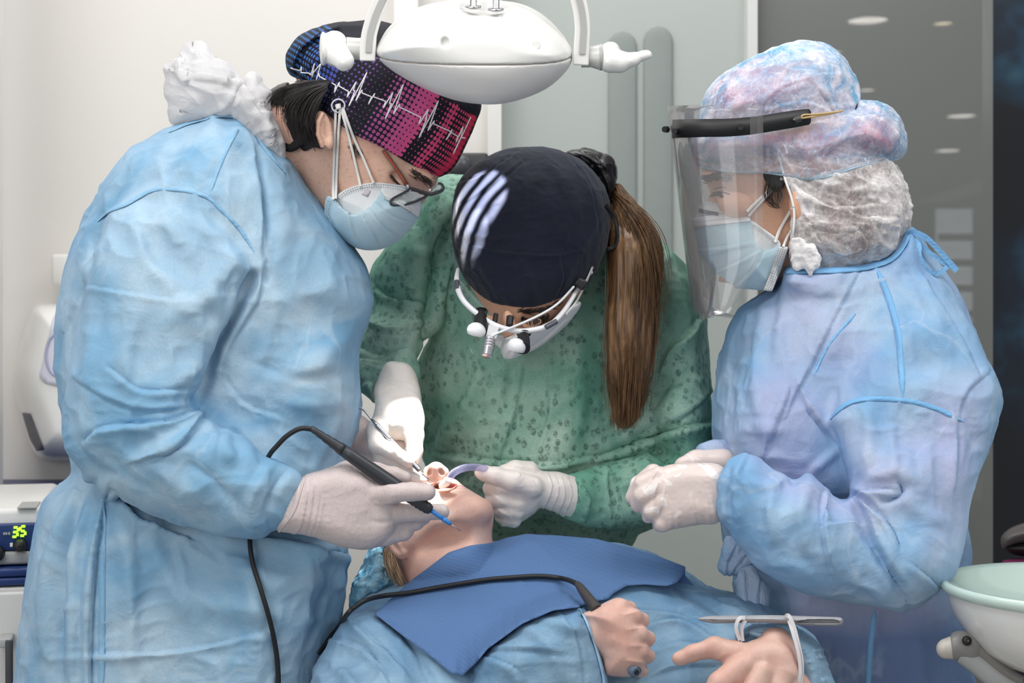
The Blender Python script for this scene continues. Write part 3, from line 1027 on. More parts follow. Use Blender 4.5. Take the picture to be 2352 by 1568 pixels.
f = Field((2270, 1170, 1000), (2480, 1340, 1420), 4)
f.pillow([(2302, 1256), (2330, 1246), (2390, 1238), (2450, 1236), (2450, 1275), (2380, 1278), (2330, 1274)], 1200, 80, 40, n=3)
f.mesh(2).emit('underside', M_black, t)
f = Field((2270, 1170, 1000), (2480, 1400, 1420), 4)
f.pillow([(2298, 1296), (2320, 1284), (2370, 1280), (2450, 1282), (2450, 1370), (2298, 1370)], 1200, 90, 40, n=3)
o = f.mesh(2).emit('cushion', plain('magenta_cloth', (132, 44, 92), 0.8)); tag(o, 'magenta padded cushion edge behind the white bowl at the right edge', 'cushion')

# ================================================================== operating lamp
LW = -235.0
lp = thing('operating_lamp', tuple(W(1090, 130, LW)), 'white glossy dental operating lamp with two side handles above the heads', 'lamp')
lamp_poly = [(864, 126), (869, 100), (893, 62), (935, 28), (990, 8), (1060, -2), (1130, -1), (1195, 8), (1245, 32), (1285, 70), (1308, 104), (1315, 128),
             (1302, 162), (1255, 204), (1185, 232), (1120, 240), (1040, 229), (955, 194), (895, 158)]
def lamp_field():
    f = Field((840, -40, LW - 150), (1340, 260, LW + 150), 3)
    f.pillow(lamp_poly, LW, 125, 112, n=4)
    return f
nrm = np.array([0.0, 1.0, 22.0 / 125.0])
f = lamp_field(); f.cut((1090, 126, LW), nrm)
f.ell((1118, 10, LW - 70), (62, 22, 40), 14, True)
for u, v in ((1022, 97), (1233, 103)):
    f.ell((u, v, LW - 122), (10, 12, 16), 3, True)
f.ell((888, 76, LW - 86), (5, 14, 16), 3, True, 25)
lamp_up = f.mesh(2); lamp_up.emit('upper_shell', M_white, lp)
f = lamp_field(); f.cut((1090, 129, LW), -nrm)
f.mesh(2).emit('lower_shell', plain('white_satin_shell', (232, 230, 228), 0.3, var=0.01), lp)
f = Field((840, -40, LW - 150), (1340, 260, LW + 150), 4)
f.pillow([((a - 1090) * 0.985 + 1090, (b - 128) * 0.97 + 128) for a, b in lamp_poly], LW, 121, 108, n=4)
f.cut((1090, 134, LW), nrm); f.cut((1090, 121, LW), -nrm)
f.mesh(1).emit('seam_gasket', plain('warm_gasket', (176, 168, 160), 0.5), lp)
for u, v in ((1022, 97), (1233, 103)):
    V, F = tube_geo([(u, v, LW - 112), (u + 1, v, LW - 106)], 9, 16)
    emit('screw_cap', V, F, M_white2, lp)
# yoke: two flat arms with grey inlays
def yoke(pts, inset, s_):
    P = catmull(pts, 8)
    V, F = tube_geo(np.c_[P, np.full(len(P), LW + 4)], 1.0, 4)
    n = len(P)
    T = np.gradient(P, axis=0); T /= np.linalg.norm(T, axis=1)[:, None]
    Nn = np.stack([-T[:, 1], T[:, 0]], 1)
    def bar(hw, w0, w1, off=0.0, sl=slice(None)):
        Q = P[sl] + Nn[sl] * off; N2 = Nn[sl]
        ring = [np.c_[Q + N2 * hw, np.full(len(Q), w0)], np.c_[Q - N2 * hw, np.full(len(Q), w0)], np.c_[Q - N2 * hw, np.full(len(Q), w1)], np.c_[Q + N2 * hw, np.full(len(Q), w1)]]
        V = np.concatenate(ring); m = len(Q); F = []
        for a in range(4):
            b = (a + 1) % 4
            for i in range(m - 1): F.append([a * m + i, b * m + i, b * m + i + 1, a * m + i + 1])
        F.append([0, m, 2 * m, 3 * m][::-1]); F.append([m - 1, 2 * m - 1, 3 * m - 1, 4 * m - 1])
        return V, F
    V, F = bar(18, LW - 30, LW + 36)
    o = emit('yoke_arm', V, F, M_white2, lp, False)
    md = o.modifiers.new('bevel', 'BEVEL'); md.width = 0.002; md.segments = 2
    V, F = bar(7, LW - 33, LW - 20, inset, slice(0, n - 5))
    emit('grey_inlay', V, F, M_greyp, o, False).matrix_parent_inverse = Matrix.Identity(4)
yoke([(935, -90), (893, -30), (866, 22), (850, 70), (845, 105), (844, 140)], -2, 1)
yoke([(1265, -90), (1312, -40), (1331, 10), (1338, 60), (1336, 105), (1334, 150)], -2, 1)
# handles
M_joint = plain('joint_light_grey', (196, 196, 192), 0.3, var=0.02)
V, F = tube_geo([(864, 114, LW + 3), (820, 112, LW + 3), (796, 112, LW + 3)], [28, 25, 27], 28); emit('joint_sleeve', V, F, M_joint, lp)
f = Field((715, 55, LW - 90), (830, 185, LW + 90), 2.5)
f.chain([(768, 100, LW, 30), (772, 122, LW, 30)], 6); f.chain([(772, 122, LW - 8, 30), (790, 140, LW - 40, 24)], 12)
f.ell((742, 112, LW), (9, 40, 42), 3)
f.mesh(2).emit('handle', M_white, lp)
V, F = tube_geo([(1335, 130, LW + 3), (1360, 130, LW + 3), (1378, 131, LW + 3)], [25, 25, 30], 28); emit('joint_sleeve', V, F, M_joint, lp)
V, F = tube_geo([(1377, 131, LW + 3), (1384, 131, LW + 3)], [31, 31], 28); emit('joint_ring', V, F, M_greyp, lp)
f = Field((1370, 80, LW - 90), (1520, 190, LW + 90), 2.5)
f.chain([(1399, 124, LW, 26), (1402, 138, LW, 28), (1425, 142, LW, 24), (1455, 136, LW - 10, 15), (1478, 127, LW - 14, 10), (1488, 125, LW - 14, 10)], 8)
f.ell((1404, 110, LW), (18, 14, 18), 6)
f.mesh(2).emit('handle', M_white, lp)
for u, v in ((1087, 14), (1139, 20)):
    V, F = tube_geo([(u + 2, -60, LW - 70), (u, v, LW - 88)], 8, 16); emit('support_rod', V, F, M_chrome, lp)
    V, F = lathe_geo([(0.005, 0.0), (0.0085, 0.0005), (0.0088, -0.002), (0.006, -0.003)], 28, tuple(W(u, v, LW - 88)), (0, -0.35, 1)); link('socket_ring', mesh_np('socket_ring', V, F), lp, M_chrome)
top = W(1100, -110, LW)
tube('cross_bar', [(930, -92, LW + 3), (1100, -120, LW + 3), (1270, -92, LW + 3)], 20, M_white2, lp)
V, F = tube_geo([tuple(W(1100, -110, LW + 3)), (top.x, top.y + 0.02, 2.0), (top.x, top.y + 0.3, 2.6)], 0.02, 20)
link('hanger', mesh_np('hanger', V, F), lp, M_white2)

def spot(name, a, b, deg, power, size, blend, node=False):
    ld = bpy.data.lights.new(name, 'SPOT'); ld.energy = power; ld.spot_size = math.radians(deg); ld.spot_blend = blend; ld.shadow_soft_size = size
    ld.color = (1.0, 0.97, 0.92)
    o = bpy.data.objects.new(name, ld); o.location = a
    o.rotation_euler = (Vector(b) - Vector(a)).to_track_quat('-Z', 'Y').to_euler()
    COL.objects.link(o)
    return o
spot('lamp_beam', W(1078, 262, LW + 40), W(965, 1040, 20), 15, 32.0, 0.012, 0.3)
up = spot('lamp_beam_upper', W(1030, 262, LW + 20), W(1108, 455, 30), 28, 26.0, 0.003, 0.2)
# the reflector facets throw bars of light
ld = up.data; ld.use_nodes = True
nt_ = ld.node_tree; em = nt_.nodes['Emission']
tcn = nt_.nodes.new('ShaderNodeTexCoord'); mpn = nt_.nodes.new('ShaderNodeMapping'); wvn = nt_.nodes.new('ShaderNodeTexWave'); rpn = nt_.nodes.new('ShaderNodeValToRGB')
mpn.inputs['Rotation'].default_value = (0, 0, 0.75)
wvn.inputs['Scale'].default_value = 2.6; wvn.inputs['Distortion'].default_value = 2.2; wvn.inputs['Detail'].default_value = 1.5
rpn.color_ramp.elements[0].position = 0.35; rpn.color_ramp.elements[1].position = 0.6
nt_.links.new(tcn.outputs['Normal'], mpn.inputs[0]); nt_.links.new(mpn.outputs[0], wvn.inputs[0]); nt_.links.new(wvn.outputs['Fac'], rpn.inputs[0]); nt_.links.new(rpn.outputs[0], em.inputs['Strength'])
low = bpy.data.objects.new('lamp_beam_upper', ld.copy())
low.data.spot_size = math.radians(13); low.data.energy = 26.0
low.location = W(1030, 262, LW + 20)
low.rotation_euler = (W(1094, 540, 30) - W(1030, 262, LW + 20)).to_track_quat('-Z', 'Y').to_euler()
COL.objects.link(low)
# ================================================================== shared cloth, skin and glove materials
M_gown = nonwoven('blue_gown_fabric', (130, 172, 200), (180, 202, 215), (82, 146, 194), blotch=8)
M_gownseam = nonwoven('blue_gown_seam', (138, 182, 212), (150, 190, 216), (100, 156, 200), blotch=20)
M_skin_m = skin('tan_freckled_skin', (228, 188, 166), (220, 170, 150), (170, 118, 96), 0.25)
M_skin_f = skin('warm_skin', (218, 172, 144), (210, 158, 132), (174, 122, 98))
M_skin_p = skin('fair_skin', (220, 186, 172), (208, 160, 146), (184, 134, 120))
M_glove_m = latex('speckled_latex', (206, 191, 188), (184, 167, 166), 0.5)
M_glove = latex('white_latex', (226, 218, 212), None, 0.35)
M_hair = None
def hair_mat(name, a, b, rough=0.35, stretch=(1, 1, 0.06)):
    t = Nt(name)
    f = t.noise(150, 3, 0.6, t.mapping(stretch))
    c = t.mix(t.ramp(f, [(0.35, 0.0), (0.65, 1.0)]), lin(a), lin(b))
    p = t.princ(Base_Color=c, Roughness=rough)
    p.inputs['Specular IOR Level'].default_value = 0.5
    return t.done(p)
M_blackhair = hair_mat('black_hair', (16, 13, 13), (44, 36, 34))
M_maskw = nonwoven('white_mask_fabric', (232, 232, 232), (240, 239, 238), (205, 214, 220), blotch=30, fine=600, wr=0.08, facet=0.1, crease=0.1)
M_maskb = nonwoven('pale_blue_mask_fabric', (186, 214, 226), (206, 226, 234), (140, 188, 208), blotch=14, fine=600, wr=0.12, facet=0.15, crease=0.2)
M_strap = plain('white_elastic', (236, 234, 230), 0.7, var=0.03)
M_stitch = plain('weld_mark', (112, 122, 128), 0.6)
M_paper = nonwoven('white_crumpled_paper_cloth', (236, 234, 234), (246, 245, 245), (226, 225, 228), blotch=14, fine=300, wr=0.3, trans=0.45)

def stitches(name, lines, surfs, parent, m=None, gap=6.0, size=2.2, rows=2, sep=6.0, lift=1.6):
    """rows of little weld marks along photo lines"""
    g = MB()
    for ln in lines:
        P = resample(catmull(ln, 8), gap)
        T = np.gradient(P, axis=0); T /= np.linalg.norm(T, axis=1)[:, None] + 1e-9
        Nn = np.stack([-T[:, 1], T[:, 0]], 1)
        for r in range(rows):
            Q = P + Nn * (r - (rows - 1) / 2) * sep
            w = surf_w(surfs, Q[:, 0], Q[:, 1])
            for q, t, n_, ww in zip(Q, T, Nn, w):
                if np.isnan(ww): continue
                a = q - t * size / 2; b = q + t * size / 2; h = n_ * size * 0.33
                top = [(*(a - h), ww - lift), (*(b - h), ww - lift), (*(b + h), ww - lift), (*(a + h), ww - lift)]
                bot = [(x, y, z + 1.6) for x, y, z in top]
                g.add(top + bot, [[0, 1, 2, 3], [4, 7, 6, 5], [0, 4, 5, 1], [1, 5, 6, 2], [2, 6, 7, 3], [3, 7, 4, 0]])
    return emit(name, g.verts(), g.F, m or M_stitch, parent, False)

def strands(name, guides, count, R, m, parent, jitter=8.0, sides=4, n=7, seed=3, tip=0.25, wave=3.0):
    """many fine tapered hairs between guide curves (ray space), one mesh"""
    rg = np.random.default_rng(seed)
    G = [resample(catmull(g, 6), 1e9) if False else catmull(g, 6) for g in guides]
    G = [np.stack([np.interp(np.linspace(0, 1, 24), np.linspace(0, 1, len(g)), g[:, k]) for k in range(3)], 1) for g in G]
    out = MB()
    for i in range(count):
        x = rg.random() * (len(G) - 1)
        a = int(min(x, len(G) - 2)); f = x - a
        P = G[a] * (1 - f) + G[a + 1] * f
        cut = 0.72 + 0.28 * rg.random()
        P = np.stack([np.interp(np.linspace(0, cut, n + 6), np.linspace(0, 1, 24), P[:, k]) for k in range(3)], 1)
        tt = np.linspace(0, 1, len(P))[:, None]
        off = rg.normal(size=3) * jitter * np.array([1, 0.5, 1])
        ph = rg.random(3) * 6.28
        P = P + off * (0.35 + 0.65 * tt) + wave * np.sin(tt * (3 + 3 * rg.random()) + ph) * tt
        V, F = tube_geo(P, R * (0.7 + 0.6 * rg.random()) * np.linspace(1, tip, len(P)), sides, False)
        out.add(V, F)
    return emit(name, out.verts(), out.F, m, parent)

# ================================================================== the man on the left
man = thing('person', tuple(W(400, 2300, 90)), 'person in a pale blue gown and heartbeat patterned cap bending in from the left', 'person', None)

# --- gown: trunk, skirt and near sleeve
TORSO = [(652, 352), (600, 320), (560, 272), (510, 264), (470, 268), (400, 292), (368, 302), (300, 345), (245, 405), (205, 475), (172, 555), (146, 640), (130, 720), (126, 820), (134, 915), (150, 1000),
         (170, 1090), (230, 1180), (450, 1250), (700, 1280), (790, 1250), (800, 1060), (815, 950), (800, 890), (790, 850), (808, 800), (838, 735), (852, 685), (843, 625), (815, 580), (780, 535), (735, 475), (700, 425)]
f = Field((10, 245, -350), (890, 1660, 400), 4.5)
f.pillow(TORSO, [(300, 450, 40), (500, 700, 55), (700, 800, 80), (300, 1100, 45)], 240, 215, k=4)
SKIRT = [(215, 1075), (150, 1105), (98, 1160), (76, 1250), (60, 1350), (48, 1450), (40, 1560), (36, 1760), (725, 1760), (738, 1568), (765, 1470), (785, 1400), (791, 1320), (798, 1268), (775, 1225), (640, 1190), (450, 1140), (320, 1065)]
f.pillow(SKIRT, 60, 245, 190, k=26)
f.ell((705, 880, 60), (110, 170, 235), 70)
ARM = [(590, 585), (535, 505), (470, 452), (420, 438), (345, 440), (275, 470), (222, 540), (200, 620), (186, 710), (166, 800), (152, 900), (150, 1000), (166, 1060), (230, 1112), (330, 1168), (450, 1214), (560, 1236), (622, 1228), (660, 1200), (684, 1145), (688, 1098), (664, 1072), (610, 1050), (555, 1006), (505, 985), (462, 962), (448, 935), (470, 885), (494, 800), (560, 690), (590, 640)]
f.pillow(ARM, [(400, 520, -90), (330, 700, -140), (210, 980, -175), (420, 1090, -215), (640, 1160, -230)], [(400, 500, 135), (300, 750, 135), (230, 950, 125), (420, 1080, 108), (560, 1130, 92), (670, 1150, 66)], 104, k=10)
man_gown = f.mesh(2)
MF = [
 # elbow and inner arm
 ([(200, 1010), (240, 985), (346, 977), (405, 968), (440, 950)], 16, 16, 's'), ([(310, 1062), (395, 1030), (440, 985), (458, 955)], 15, 17, 't'),
 ([(438, 925), (470, 890), (495, 800), (540, 720), (582, 636)], -22, 12, 'r'), ([(520, 1000), (512, 1030), (530, 1060)], 10, 14, 'r'), ([(470, 965), (490, 1000), (480, 1050)], 9, 13, 'r'),
 ([(560, 1010), (570, 1060), (548, 1120)], 6, 16, 'r'), ([(630, 1062), (600, 1100), (575, 1160), (580, 1215)], 7, 13, 'r'), ([(660, 1080), (630, 1120), (612, 1180), (625, 1222)], -6, 8, 'r'),
 ([(330, 1040), (400, 1110), (470, 1150)], 6, 22, 'r'), ([(240, 1030), (300, 1100), (380, 1140)], -5, 18, 'r'), ([(420, 1050), (500, 1110), (560, 1180)], -5, 14, 'r'),
 ([(200, 1000), (186, 1030), (220, 1075), (260, 1090)], -7, 10, 'r'),
 # upper arm
 ([(205, 660), (280, 672), (395, 692)], 6, 9, 's'), ([(330, 690), (300, 760), (290, 840), (310, 920)], 8, 22, 'r'), ([(420, 700), (470, 780), (440, 850), (380, 900)], 7, 24, 'r'),
 ([(250, 850), (320, 900), (420, 900)], 8, 14, 's'), ([(180, 870), (240, 910), (330, 940), (440, 930)], 7, 13, 't'), ([(215, 700), (205, 800), (190, 900)], 6, 14, 'r'), ([(470, 660), (500, 720), (470, 800)], 7, 18, 'r'),
 ([(520, 600), (470, 680), (380, 740)], 6, 20, 'r'), ([(540, 640), (525, 700), (500, 760)], 6, 9, 'r'), ([(300, 500), (330, 590), (390, 660)], 7, 18, 'r'), ([(370, 450), (390, 520), (450, 600)], 6, 20, 'r'), ([(440, 450), (480, 540), (540, 600)], 6, 16, 'r'),
 # shoulder and back
 ([(490, 275), (450, 340), (390, 420), (350, 450)], 7, 15, 'r'), ([(525, 275), (500, 380), (470, 440)], -5, 14, 'r'), ([(330, 350), (260, 440), (215, 520)], 6, 13, 'r'), ([(300, 400), (235, 500), (205, 600)], -9, 12, 'r'),
 ([(205, 560), (195, 640), (150, 760)], 7, 13, 's'), ([(590, 340), (606, 430), (614, 520), (610, 640)], -13, 9, 'r'), ([(560, 300), (592, 370), (604, 450), (600, 560)], 9, 12, 's'), ([(640, 390), (650, 500), (640, 640)], 6, 24, 'r'),
 # chest
 ([(620, 560), (590, 680), (530, 780), (500, 850)], 9, 18, 's'), ([(840, 700), (780, 790), (700, 850), (600, 880)], 8, 26, 'r'), ([(700, 500), (760, 620), (800, 720)], 6, 30, 'r'), ([(590, 900), (700, 930), (800, 920)], 5, 18, 'r'), ([(560, 820), (680, 870), (790, 860)], -5, 14, 'r'),
 ([(520, 880), (560, 930), (640, 960)], 6, 12, 's'), ([(640, 690), (610, 800), (570, 880)], 5, 16, 'r'), ([(780, 960), (750, 1010), (720, 1080)], 8, 14, 'r'),
 # skirt
 ([(205, 1095), (160, 1180), (120, 1300), (96, 1500)], 16, 14, 'r'), ([(190, 1130), (150, 1280), (135, 1420), (128, 1600)], -16, 12, 'r'), ([(250, 1120), (222, 1250), (206, 1420), (205, 1620)], 19, 12, 's'), ([(236, 1110), (180, 1230), (168, 1400), (165, 1600)], 13, 12, 'r'),
 ([(262, 1130), (300, 1190), (345, 1215), (430, 1240)], 18, 16, 's'), ([(258, 1140), (290, 1260), (300, 1420), (290, 1600)], 13, 22, 'r'), ([(330, 1190), (370, 1300), (420, 1400)], 10, 24, 'r'),
 ([(432, 1214), (520, 1238), (617, 1254), (700, 1268), (784, 1276)], 21, 14, 's'), ([(500, 1232), (540, 1300), (650, 1340), (780, 1330)], 10, 30, 'r'), ([(216, 1503), (350, 1502), (480, 1485), (605, 1454)], 8, 9, 's'), ([(440, 1380), (560, 1400), (700, 1420)], 10, 30, 'r'),
 ([(560, 1300), (590, 1450), (580, 1600)], 10, 26, 'r'), ([(760, 1290), (740, 1400), (700, 1520)], -10, 16, 'r'),
]
man_gown.folds(MF, 1.45)
man_gown.crumple([(120, 5, 'n'), (75, 4.0, 'r'), (36, 1.6, 'r')])
man_gown.emit('surgical_gown', M_gown, man)
SEAMS = [([(224, 508), (250, 485), (291, 468), (339, 441), (371, 434), (419, 437), (476, 453), (514, 488), (550, 525), (584, 578)], 9), ([(479, 450), (495, 405), (511, 366), (528, 330), (543, 302), (556, 284)], 8),
         ([(387, 303), (410, 292), (435, 282), (482, 270)], 7), ([(238, 1150), (235, 1250), (234, 1400), (232, 1600)], 16)]
for pts, wd in SEAMS:
    ribbon('gown_seam', pts, man_gown, [2] + [wd] * 9 + [2], M_gownseam, man, lift=0.6, thick=2.2, sm=4)
ribbon('neck_binding', [(470, 268), (520, 264), (556, 272), (585, 300), (606, 335), (630, 365), (655, 395)], man_gown, [11, 11, 11, 10, 2], M_gownseam, man, lift=1, thick=3, sm=6)
# cuff edge
# --- crumpled white hood behind the neck
HOOD = [(377, 156), (393, 140), (425, 132), (436, 114), (446, 108), (463, 111), (474, 124), (484, 138), (505, 150), (527, 164), (545, 184), (560, 194), (574, 179), (585, 180), (594, 196), (610, 213), (618, 245), (630, 278), (645, 320), (656, 362), (656, 382), (640, 372), (620, 345), (596, 318), (575, 294), (546, 279), (530, 268), (508, 275), (476, 266), (450, 277), (419, 284), (397, 280), (392, 250), (386, 226), (380, 190)]
f = Field((355, 90, -130), (680, 400, 220), 2.2)
f.pillow(HOOD, [(400, 200, 60), (520, 240, 30), (640, 350, -15)], [(420, 180, 95), (540, 240, 75), (645, 350, 32)], 60, k=4)
hood = f.mesh(1)
hood.folds([([(388, 155), (420, 172), (480, 180), (540, 200), (590, 240), (620, 300)], 10, 9, 's'), ([(440, 112), (425, 150), (430, 190)], 8, 8, 's'), ([(463, 115), (480, 150), (520, 175)], 8, 9, 'r'), ([(395, 230), (420, 255), (460, 262)], -9, 8, 'r'),
            ([(540, 200), (520, 240), (470, 258)], 6, 10, 's'), ([(600, 240), (612, 290), (640, 350)], 7, 7, 's'), ([(560, 196), (580, 230), (600, 262)], -8, 7, 'r')])
hood.crumple([(80, 10, 'r'), (38, 5, 'r'), (18, 1.1, 'r')], stretch=(1, 1.25, 1))
hood.emit('crumpled_hood', M_paper, man)

# --- head, neck and hidden trunk: one skin
f = Field((560, 30, -110), (1120, 640, 290), 3)
FULL = [(664, 158), (664, 124), (688, 86), (732, 64), (780, 52), (830, 48), (890, 52), (950, 72), (1010, 110), (1070, 165), (1106, 235), (1092, 285), (1066, 342), (1040, 386), (1012, 408), (1004, 432), (985, 455), (968, 478), (940, 524), (890, 556), (830, 560), (780, 536), (735, 490), (690, 430), (640, 350), (616, 300), (622, 255), (676, 198)]
HEAD = [(640, 220), (700, 190), (800, 150), (900, 160), (985, 230), (1030, 330), (1022, 385), (1010, 405), (1002, 418), (1004, 432), (990, 445), (975, 452), (968, 470), (940, 520), (890, 550), (830, 556), (780, 532), (748, 500), (715, 455), (680, 410), (640, 350), (610, 300), (612, 250)]
f.pillow(FULL, 92, [(650, 300, 130), (850, 250, 160), (960, 440, 138)], 150, k=6)
f.offset(-4)
f.cone((640, 300, 85), 90, (560, 420, 100), 120, 20)
# cheekbone, brow, socket, jaw
f.ell((880, 400, -22), (46, 30, 30), 22, rot=35)
f.ell((962, 398, -4), (40, 14, 24), 16, rot=25)
f.ell((920, 412, -42), (26, 13, 18), 14, True, 28)
f.ell((915, 416, -22), (20, 11, 14), 8, rot=30)
# ear
f.ell((745, 298, -72), (19, 45, 15), 8, rot=-14)
f.ell((752, 300, -90), (9, 27, 12), 6, True, -14)
f.ell((758, 330, -82), (9, 13, 8), 5)
f.chain([(741, 262, -84, 5), (731, 280, -86, 5), (730, 310, -86, 5), (740, 335, -84, 6)], 4)
man_head = f.mesh(2)
f = Field((120, 380, -160), (860, 1560, 340), 12)
f.chain([(610, 330, 95, 90), (520, 520, 100, 140), (500, 800, 90, 190), (430, 1300, 70, 190)], 30)
f.chain([(390, 560, -40, 70), (250, 950, -140, 55), (450, 1120, -205, 46), (690, 1160, -228, 40)], 16)
man_trunk = f.mesh(1)
join_shapes(man_head, man_trunk).emit('body', M_skin_m, man)
# closed eye line, brow
M_browhair = hair_mat('dark_brow_hair', (30, 22, 20), (56, 42, 36))
tube('eyelashes', [(898, 402, float(surf_w(man_head, np.array([898.]), np.array([402.]))[0]) - 1), (908, 416, float(surf_w(man_head, np.array([908.]), np.array([416.]))[0]) - 2), (921, 427, float(surf_w(man_head, np.array([921.]), np.array([427.]))[0]) - 1)], [2, 3.2, 1.5], M_browhair, man, 6)
def brow(name, pts, surf, count, length, parent, m, ang=(20, 50), seed=1, R=1.0, spread=7):
    rg = np.random.default_rng(seed); g = MB()
    P = resample(catmull(pts, 8), 1.0)
    for i in range(count):
        q = P[rg.integers(len(P))] + rg.normal(size=2) * spread * 0.5
        a = math.radians(rg.uniform(*ang)); e = q + length * rg.uniform(0.6, 1.2) * np.array([math.cos(a), math.sin(a)])
        mid = (q + e) / 2
        U = np.array([q[0], mid[0], e[0]]); Vv = np.array([q[1], mid[1], e[1]])
        w = surf_w(surf, U, Vv)
        if np.isnan(w).any(): continue
        V, F = tube_geo(np.c_[U, Vv, w - np.array([0.0, 2.0, 1.5])], np.array([R, R, R * 0.3]), 4, False)
        g.add(V, F)
    return emit(name, g.verts(), g.F, m, parent)
brow('eyebrow', [(946, 392), (960, 402), (975, 412), (990, 418)], man_head, 130, 12, man, M_browhair, (15, 60), 2, 0.6, 9)
brow('sideburn', [(806, 330), (815, 342), (826, 350)], man_head, 80, 12, man, M_browhair, (50, 80), 4, 0.45, 12)

# --- hair at the nape
HAIR = [(596, 240), (606, 220), (630, 200), (665, 188), (700, 185), (738, 205), (742, 250), (727, 268), (722, 292), (728, 322), (742, 343), (722, 338), (700, 348), (690, 340), (672, 322), (655, 292), (646, 268), (640, 250), (620, 250), (604, 262)]
f = Field((570, 160, -120), (770, 370, 300), 3)
f.pillow(FULL, 92, [(650, 300, 134), (850, 250, 164), (960, 440, 138)], 150, k=4)
f.clip(HAIR)
f.pillow([(596, 240), (606, 220), (630, 200), (665, 190), (660, 240), (640, 252), (620, 250), (604, 262)], 80, 90, 40, k=6)
mh = f.mesh(2)
mh.folds([([(640 + 14 * i, 196 + 2 * i), (636 + 13 * i, 240), (650 + 12 * i, 300 + 4 * i)], 3.0, 4, 'r') for i in range(7)])
hair_o = mh.emit('hair', M_blackhair, man)
gl = [[(760, 185, -20 - 20), (690, 190, -70), (630, 210, -40), (600, 245, 10)], [(755, 190, -60), (690, 205, -78), (650, 240, -72), (655, 285, -50)], [(750, 195, -70), (700, 215, -84), (668, 260, -86), (684, 335, -72)],
      [(750, 200, -74), (715, 225, -88), (695, 280, -92), (712, 345, -78)], [(748, 210, -76), (728, 245, -90), (716, 300, -96), (742, 350, -82)]]
strands('hair_strand', gl, 420, 1.3, M_blackhair, man, 5.0, 4, 7, 5, 0.2, 2.0)

# --- patterned cap
CAP = [(660, 150), (664, 124), (688, 86), (732, 64), (780, 52), (830, 48), (890, 52), (950, 72), (1010, 110), (1070, 165), (1106, 235), (1092, 285), (1066, 342), (1040, 386), (1012, 405), (985, 397), (958, 384), (905, 355), (852, 326), (815, 308), (790, 292), (768, 274), (745, 254), (728, 232), (716, 200), (706, 184), (688, 180), (668, 168)]
f = Field((640, 30, -120), (1125, 425, 300), 3)
f.pillow(FULL, 92, [(650, 300, 136), (850, 250, 166), (960, 440, 146)], 150, k=4)
f.offset(1)
f.clip(CAP)
f.pillow([(664, 124), (690, 84), (735, 63), (790, 54), (760, 90), (720, 110), (690, 150), (676, 170), (662, 152)], 92, 150, 60, k=12)
cap = f.mesh(2)
cap.folds([([(722, 205), (775, 228), (830, 232)], 5, 7, 's'), ([(790, 250), (850, 275), (905, 300)], 6, 8, 's'), ([(810, 268), (880, 310), (930, 335)], 4, 6, 's'), ([(665, 125), (720, 85), (790, 64), (860, 62)], 5, 8, 'r'), ([(690, 180), (730, 130), (800, 100)], 4, 9, 'r'), ([(735, 66), (700, 100), (676, 150)], -6, 6, 'r')])
cap.crumple([(60, 2.2, 'n'), (24, 0.8, 'r')])
def cap_mat():
    t = Nt('halftone_print_cotton')
    uv = t.coord('UV')
    sp = t.n('SeparateXYZ'); t.t.links.new(uv, sp.inputs[0])
    s_, v_ = sp.outputs[0], sp.outputs[1]
    # s_: 0..1 from -pi/2 to pi/2 around the head
    col = t.ramp(s_, [(0.10, lin((58, 122, 190))), (0.30, lin((64, 84, 168))), (0.44, lin((122, 72, 142))), (0.56, lin((176, 82, 142))), (0.66, lin((216, 86, 142))), (0.76, lin((222, 76, 120))), (0.9, lin((216, 50, 84)))])
    rad = t.ramp(s_, [(0.02, 0.20), (0.17, 0.30), (0.30, 0.38), (0.325, 0.46), (0.34, 0.16), (0.42, 0.26), (0.455, 0.12), (0.49, 0.10), (0.52, 0.36), (0.58, 0.40), (0.615, 0.55), (0.66, 0.60), (0.675, 0.16), (0.70, 0.12), (0.735, 0.44), (0.755, 0.52), (0.77, 0.28), (0.83, 0.36), (0.865, 0.47), (0.885, 0.58), (0.92, 0.60), (0.935, 0.2), (1.0, 0.1)])
    q = t.n('Mapping'); q.inputs['Scale'].default_value = (62.0, 36.0, 1); t.t.links.new(uv, q.inputs['Vector'])
    q2 = t.n('SeparateXYZ'); t.t.links.new(q.outputs[0], q2.inputs[0])
    fx = t.math('SUBTRACT', t.math('FRACT', q2.outputs[0]), 0.5); fy = t.math('SUBTRACT', t.math('FRACT', q2.outputs[1]), 0.5)
    d = t.math('SQRT', t.math('ADD', t.math('MULTIPLY', fx, fx), t.math('MULTIPLY', fy, fy)))
    m = t.math('LESS_THAN', d, rad)
    top = t.ramp(v_, [(0.62, 1.0), (0.74, 0.0)])
    m = t.math('MULTIPLY', m, t.math('GREATER_THAN', top, 0.35))
    c = t.mix(m, lin((24, 26, 36)), col)
    wv = t.noise(900, 2, 0.5)
    p = t.princ(Base_Color=c, Roughness=0.75, Normal=t.bump(wv, 0.1, 0.001))
    p.inputs['Specular IOR Level'].default_value = 0.25
    return t.done(p)
cap_o = cap.emit('scrub_cap', cap_mat(), man)
me = cap_o.data
uvl = me.uv_layers.new(name='UVMap')
q = cap.P - np.array([870, 230, 90.0])
e1 = np.array([0.85, 0.53, 0]); ax_ = np.array([0.53, -0.85, 0])
th = np.arctan2(q @ e1 / 222.0, -q[:, 2] / 166.0)
UVv = np.stack([(th / math.pi + 0.5), (q @ ax_) / 440.0 + 0.5], 1)
li = np.empty(len(me.loops), np.int32); me.loops.foreach_get('vertex_index', li)
uvl.data.foreach_set('uv', UVv[li].astype(np.float32).ravel())
